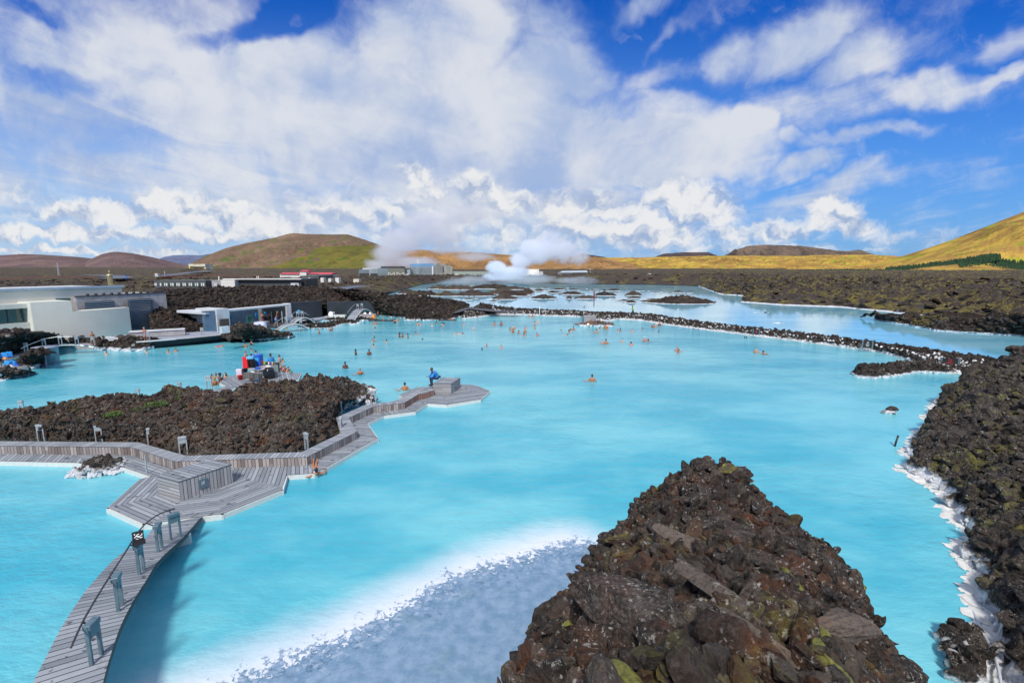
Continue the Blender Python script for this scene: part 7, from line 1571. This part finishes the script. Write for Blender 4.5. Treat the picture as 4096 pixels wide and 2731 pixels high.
def person(sx, sy, z, pose, face, skin, hair, hcol, label, clothes=(), s=1.0, group='bathers in the lagoon', dz=0., cat='person', tilt=None):
    global npeople
    if pose not in FIG: me = figure(pose); me.materials.append(SK['l']); FIG[pose] = me
    o = bpy.data.objects.new('person', FIG[pose]); COL.objects.link(o); q = G(sx, sy, z); o.location = (q.x, q.y, z+dz); npeople += 1
    base = math.atan2(q.x, q.y)     # 0 looks at the viewer
    o.rotation_euler = (0, 0, R(face)-base); o.scale = (s, s, s)
    def setm(ob, m): ob.material_slots[0].link = 'OBJECT'; ob.material_slots[0].material = m
    setm(o, SK[skin]); tag(o, label, cat, group)
    if hair:
        h = bpy.data.objects.new('hair' if hair != 'cap' else 'swim_cap', hair_data(hair)); COL.objects.link(h); h.parent = o; h.location = HEADC[pose]; setm(h, HC[hcol])
    for k_, c in clothes:
        for nm, me in clothing(pose, k_):
            c_ = bpy.data.objects.new(nm, me); COL.objects.link(c_); c_.parent = o; setm(c_, CL[c])
    return o
zone = {'A': (1300, 1000, 2.94), 'B': (2000, 1000, 2.6133), 'C': (600, 1050, 2.94), 'S': (0, 0, 1), 'D': (0, 1050, 2.94), 'E': (2800, 1000, 1.815), 'F': (840, 1400, 6.533)}
def zp(zn, x, y): a = zone[zn]; return a[0]+x/a[2], a[1]+y/a[2]
PEOPLE = '''A 1490 832 waist 180 r long k bather with long dark hair entering by the dark step below the gravel path
A 1592 810 neck 60 l short k dark haired head alone in the water southeast of the gravel path step
A 1631 782 chest 20 l short n bather close to the white shore stones east of the gravel path step
A 1792 792 chest 150 t short k bather near the causeway shore, back turned, farthest into the bay
A 1760 789 neck 0 t short k faint dark head beside the bather farthest into the bay
A 1515 867 neck 10 r short g pink faced head just south of the gravel path step
A 1630 879 chest 180 l short g grey haired bather seen from behind in the western bay
A 1260 892 chest 180 p short y fair haired bather standing chest deep before the berm
A 1308 862 chest 150 b short k dark haired tanned bather in front of the berm step
A 1380 882 chest 200 l short k dark haired bather in the embracing trio before the berm
A 1399 882 hand 120 t short k bather with raised tanned arms in the trio before the berm
A 1372 920 hand 90 l short k front bather of the trio, wiping the face @mask w
A 1091 887 waist 180 l short k dark haired bather standing beside a bald one below the berm
A 1126 877 chest 0 r none k bald pink bather below the berm
A 1065 833 neck 10 r short n reddish head among the white stones below the berm
A 975 853 neck 30 l short n brown haired head south of the white crusted stones
A 745 824 chest 0 l short g grey haired bather just off the orange robe landing
A 690 838 waist 70 o short y blond bather stepping off the dark landing
A 822 860 waist 180 l bun k woman in a black swimsuit seen from behind near the berm foot @suit k
A 852 842 waist 10 l short n man facing the woman in the black swimsuit
A 800 824 chest 60 t short k dark haired bather west of the woman in the black swimsuit
A 895 808 neck 0 l short k dark head close to the lamp bollard at the berm foot
A 882 825 neck 0 t short n brown haired head behind the man facing the woman in the black swimsuit
A 595 872 wide 180 o short k broad backed bather with orange tan south of the robed bathers
A 591 924 neck 160 l short n lone brown haired head in open water south of the robed bathers
A 461 864 neck 180 o short k dark haired head against the black rocks of the side pool
A 140 868 chest 20 t short n tanned bather resting on the black rocks between the pools
A 162 864 chest 60 t long n long haired bather beside the tanned one on the black rocks
A 62 952 waist 60 l long n embracing bather with long brown hair by the speckled black rock heap @bikini r
A 82 948 waist 270 t short k dark haired partner of the embracing pair by the speckled black rock heap @trunks k
A 580 1030 neck 180 l short k dark head behind the bather who lifts a hand
A 567 1080 hand 40 l short n bather lifting a hand, west of the middle of the pool
A 724 1087 armsout 200 l short k dark haired bather with arms spread on the water
A 572 1139 chest 160 l short k dark haired bather drifting south of the hand lifting one
A 878 1027 waist 100 b long k dark haired woman facing a man in mid pool
A 913 1027 waist 60 t short n broad tanned man between two dark haired women in mid pool
A 973 1037 waist 270 t long k dark haired woman east of the broad tanned man
A 1068 992 armsout 90 l short k dark haired bather reaching over the water in mid pool
A 1147 1055 neck 90 l short k solitary dark head with pale cheek in mid pool
A 1525 994 chest 0 l short n bather with a white face mask resting low in mid pool @mask w
A 1582 984 float 90 l short k dark haired swimmer gliding on the side beside the masked one
A 1745 932 hand 30 p short n pale bather with both arms lifted @mask w
A 1994 882 wide 180 r short k large pink backed man facing the causeway
A 2072 885 waist 180 t short k dark haired woman in a dark top east of the pink backed man @straps k
A 1900 1135 chest 60 r none k bald sunburnt man low in the middle of the pool
A 1847 1170 neck 180 l short k dark haired head southwest of the bald sunburnt man
A 2072 1152 chest 180 l short y fair cropped head in the open middle of the pool
A 360 1232 waist 250 b long k brown skinned woman with long black hair near the lava island
A 520 1236 waist 200 b short k brown skinned bather showing a bare back east of the long haired woman
A 240 1394 waist 180 b tail k dark haired woman with a ponytail close to the white tipped lava island
A 415 1464 wide 180 o short g short haired older woman with thin straps closest to the island tip @straps k
B 107 837 armsout 30 o short k tanned bather with arms forward at the west of the loose circle
B 148 832 waist 0 l short n bather with a white face mask in the loose circle @mask w
B 138 864 waist 40 t long n long haired tanned woman in front of the masked bather
B 196 870 chest 180 t short k dark haired bather alone between the circle and the blond woman
B 262 864 waist 180 o tail y blond woman with a high ponytail
B 265 824 chest 0 r short g grey haired bather behind the blond woman
B 250 899 chest 180 o short k dark haired bather in front of the blond woman
B 388 897 hand 20 r short k bather with both hands at the head east of the blond woman
B 364 827 waist 90 l short n brown haired bather turned sideways below the two at the pole
B 362 770 chest 150 l short k dark haired companion of the pale standing man
B 397 767 waist 0 p none k pale bald man standing belly deep below the causeway pole @trunks k
B 303 699 chest 180 l short k dark haired bather at the causeway step in a dark top @straps k
B 342 700 wide 180 o short n tanned bather leaning at the causeway step
B 498 689 neck 0 r none k bald pink head close to the causeway stones
B 10 668 chest 0 r short g grey haired bather among the white shore stones west of the step
B 641 847 neck 0 r short k lone dark head west of the talking trio
B 720 862 chest 250 t long k long haired bather in front of the talking trio
B 735 852 hand 180 l short k bather with raised elbow in the talking trio
B 767 837 wide 180 t short k broad shouldered dark haired bather of the talking trio
B 672 884 float 80 o short k dark haired swimmer floating south of the talking trio
B 842 792 neck 10 r none k bald pink head beside the deck of the plank hut
B 1037 835 chest 180 l short n brown haired bather in front of the reddish rocks
B 1006 870 wide 180 l short k dark haired bather seen from behind south of the reddish rocks
B 1104 828 waist 180 o short k tall tanned man standing hip deep beside the reddish rocks @trunks k ^1.35
B 1121 838 neck 180 p short y small fair haired child beside the tall tanned man
B 1231 852 chest 180 l short g grey haired bather of the pair east of the plank hut
B 1258 844 chest 150 t short k dark haired bather of the pair east of the plank hut
B 1379 854 chest 0 r short n bather with a white masked face below the person in the vest @mask w
B 1490 837 chest 100 l short k dark haired bather alone below the causeway sign
B 1589 808 hand 30 t short k dark haired bather in a pale top held by the tanned one near the signs @suit g
B 1609 810 wide 0 o short n tanned man holding a partner near the eastern causeway bend
B 1667 795 waist 20 t bun n woman in a dark bikini standing waist deep at the causeway bend @bikini k ^1.25
B 1660 857 neck 180 t short k small dark head alone south of the woman at the causeway bend
B 2018 832 neck 180 t short k dark head of the pair nearest the long causeway, western one
B 2072 840 neck 180 l short k dark head of the pair nearest the long causeway, eastern one
B 1065 977 chest 330 l short n bather facing a broad tanned back in the southern pair @mask w
B 1107 985 wide 180 o short k broad tanned back of the southern pair
B 1275 962 chest 0 l short n bather with white cheeks and one finger out of the water @mask w
B 1370 995 hand 180 r short k dark haired bather with both elbows raised
B 1511 955 wide 0 r cap w bather in a white cap with wide shoulders
B 1548 964 chest 250 t short k dark haired companion of the bather in the white cap
B 1852 1060 wide 0 r short g grey haired partner behind in the hugging pair
B 1863 1076 chest 300 t short n tanned bather in front of the hugging pair
B 962 1375 wide 180 o bun n lone woman with a brown bun and red hair tie in the southern pool
E 407 748 wide 0 l short k bather with a fully white masked face under the long causeway @mask w
E 459 757 armsout 90 t short k tanned bather reaching toward the white masked one
E 325 637 neck 180 b short k dark head of the close pair by the blue framed sign, western one
E 338 640 neck 180 b short k dark head of the close pair by the blue framed sign, eastern one
C 215 1060 hand 320 l short n brown haired bather holding something up near the black slope
C 307 1047 chest 30 r short k dark bearded bather near the black slope
C 805 987 float 100 r none r bather lying back in a dark red suit off the black slope @dark r
C 1122 992 wide 180 o short n man with arms spread below the rocky mound
C 1197 972 waist 120 o bun k woman in a black top beside the man with spread arms @suit k
C 1200 1042 chest 70 l short k dark haired bather between the rocky mound and the bar
D 1245 1082 chest 330 l long k dark haired woman with a white mask below the long footbridge @mask w
D 1725 1064 chest 300 l short n bather close to the shore rocks below the black slope
F 950 190 waist 60 l short n first of three bathers behind the blue cooler of the bar
F 1085 190 chest 180 b short k dark haired one of three bathers behind the blue cooler
F 1215 185 waist 90 l bun k woman with a high bun behind the blue cooler, elbow out
F 1825 300 waist 90 l short k dark haired bather east of the person in the blue shirt
F 1895 320 chest 300 o short k tanned child like bather in yellow beside the dark haired one @suit y
F 1850 480 waist 10 l short k bather behind in the group leaning at the eastern deck edge
F 1830 552 lean 20 l short n bather with a white masked chin leaning at the eastern deck edge @mask w
F 1950 565 lean 30 r short k dark haired bather bent over the eastern deck edge
F 2045 575 lean 40 r short k easternmost bather with arms on the deck edge beside the green bottle
F 65 745 chest 60 l short k dark haired bather at the western corner of the bar deck
F 160 720 chest 330 t short k laughing dark haired bather at the western corner of the bar deck
F 280 850 drink 90 b short k tall brown skinned man drinking at the western deck corner ^1.15
F 410 720 hand 340 l short k bather with a white mask beside the drinking man @mask w
F 430 740 chest 200 t short n brown haired head in front of the white masked bather at the bar
F 125 925 waist 190 o curly y curly fair haired woman with black straps seen from behind at the bar deck @straps k ^1.15
C 950 772 chest 20 r short n bather beside the doorway pillar of the entrance pool
C 987 772 neck 0 l short y fair head low behind the rocky mound
C 1090 757 waist 60 o short k dark haired bather behind the rocky mound
C 1125 764 chest 20 r short k second dark haired bather behind the rocky mound
C 1405 757 chest 0 l short n fair skinned swimmer between the towel rack and the footbridge
C 1657 757 chest 0 r short n reddish bather just behind the pale edged footbridge
C 1607 788 chest 180 t curly y bather with a mop of brown curls beside the pale edged footbridge
C 1774 803 neck 60 t short n dark haired head south of the pale edged footbridge
C 1990 838 waist 60 l short n slim bather standing waist deep south of the side pools
S 1620 1562 wide 180 o short k muscular tanned man with one arm along the edge of the far platform'''
def w16(t): return ' '.join(t.split()[:16])
for ln in PEOPLE.split('\n'):
    sc_ = 1.0; cl = []
    if '^' in ln: ln, f = ln.split('^'); sc_ = float(f)
    if '@' in ln: ln, f = ln.split('@'); f = f.split(); cl = [(f[0], f[1])]
    t = ln.split(); x, y = zp(t[0], float(t[1]), float(t[2])); hair = None if t[6] == 'none' else t[6]
    person(x, y, 0, t[3], float(t[4]), t[5], hair, t[7], ' '.join(t[8:]), cl, sc_*random.uniform(1.03, 1.14), dz=random.uniform(-.03, .03))
def onland(zn, x, y, z, *a, **k): return person(*zp(zn, x, y), z, *a, **k)
ge = 'people by the entrance pools'
onland('C', 750, 802, .6, 'walk', 160, 'l', 'short', 'n', 'person in a pink and black swimsuit walking down to the doorway portal', [('suit', 'p'), ('trunks', 'k')], group=ge)
onland('C', 1213, 716, .1, 'stand', 20, 'r', 'long', 'y', 'person in a black swimsuit wading before the green window', [('suit', 'k')], group=ge); onland('C', 1282, 716, .1, 'stand', 0, 'r', 'none', 'k', 'bald person in dark green shorts wading at the entrance', [('trunks', 'g')], group=ge) if False else person(*zp('C', 1282, 716), .1, 'stand', 0, 'r', None, 'k', 'bald person in dark green shorts wading at the entrance', [('trunks', 'g')], group=ge)
onland('C', 1172, 732, .0, 'kneel', 70, 'r', 'cap', 'w', 'person in a red suit and white cap sitting at the entrance ramp', [('suit', 'r')], group=ge); onland('C', 1186, 712, .0, 'waist', 330, 'r', 'short', 'k', 'dark haired person behind the one in the red suit', group=ge)
onland('C', 1330, 709, .35, 'fold', 10, 'r', 'short', 'k', 'person in a black bikini waiting by the concrete pillar', [('bikini', 'k')], group=ge); onland('C', 1351, 709, .35, 'fold', 40, 'o', 'short', 'k', 'tanned person between the black bikini and the dark one piece', [('trunks', 'k')], group=ge)
onland('C', 1374, 707, .35, 'stand', 350, 'l', 'short', 'y', 'fair haired person in a dark blue one piece', [('suit', 'g'), ('trunks', 'N')], group=ge, s=.95); onland('C', 1414, 701, .35, 'fold', 300, 'o', 'short', 'n', 'tanned man in black shorts by the dark doorway', [('trunks', 'k')], group=ge)
onland('C', 1494, 686, .35, 'stand', 30, 'o', 'short', 'n', 'tanned man in light grey shorts', [('trunks', 'b')], group=ge); onland('C', 1507, 688, .35, 'stand', 300, 't', 'cap', 'w', 'white capped person behind the man in light grey shorts', group=ge); onland('C', 1568, 667, .35, 'stand', 0, 'o', 'short', 'y', 'tanned person in brown trunks between the white posts', [('trunks', 'r')], group=ge)
onland('C', 1484, 752, .55, 'walk', 60, 'l', 'short', 'n', 'person wrapped in a bright blue towel climbing the pale edged footbridge', [('towel', 'B'), ('trunks', 'k')], group=ge)
onland('A', 482, 772, .72, 'sit', 330, 'o', 'short', 'r' if False else 'n', 'person in a white bathrobe seated on the grey block, western of two', [('robe', 'w')], group=ge); onland('A', 520, 772, .72, 'sit', 40, 'l', 'short', 'k', 'person in a white bathrobe seated on the grey block, eastern of two', [('robe', 'w')], group=ge)
onland('A', 572, 812, .2, 'kneel', 60, 'o', 'short', 'n', 'person crouching in a bright orange robe on the landing', [('robe', 'e')], group=ge); onland('A', 627, 822, .2, 'stand', 90, 't', 'short', 'n', 'dark tanned person standing sideways on the dark landing step', [('trunks', 'k')], group=ge)
onland('D', 1098, 972, .75, 'run', 30, 'o', 'short', 'k', 'boy in dark shorts running off the long arched footbridge, arm out', [('trunks', 'k')], group=ge, s=.98); onland('D', 1712, 920, .95, 'walk', 300, 'r', 'short', 'y', 'woman in a light bikini walking on the terrace before the white building', [('bikini', 'B')], group=ge)
onland('S', 4, 1470, .42, 'stand', 40, 'l', 'long', 'n', 'person at the picture edge on the jetty, wrapped in blue', [('towel', 'B'), ('trunks', 'N')], group=ge)
onland('B', 1385, 714, .85, 'walk', 250, 'b', 'short', 'k', 'person in a neon green vest and dark trousers walking along the causeway', [('sleeves', 'N'), ('vest', 'v'), ('legs', 'k')], group='x', dz=.4, s=1.1); [setattr(o, 'name', o.name) for o in []]
onland('F', 1590, 300, .0, 'waist', 200, 'b', 'short', 'k', 'person in a blue shirt serving behind the bar', [('shirt', 'T')], s=1.35, group='people at the floating bar')
person(1748, 1515, 1.10, 'sit', 290, 'b', 'short', 'k', 'person in a bright blue jacket and navy trousers sitting on the far timber box', [('jacket', 'B'), ('trousers', 'N'), ('bag', 'k'), ('shoes', 'k')], group='x', s=1.1)
rw = person(1268, 1888, 0, 'recline', 0, 'o', 'bun', 'k', 'woman in a white bikini floating with her feet on the deck edge', [('top', 'w')], group='x', dz=.10); rw.rotation_euler.z = R(205); rw.location += Vector((.0, -.12, 0))
for o in list(COL.objects):
    if o.get('group') == 'x': del o['group']
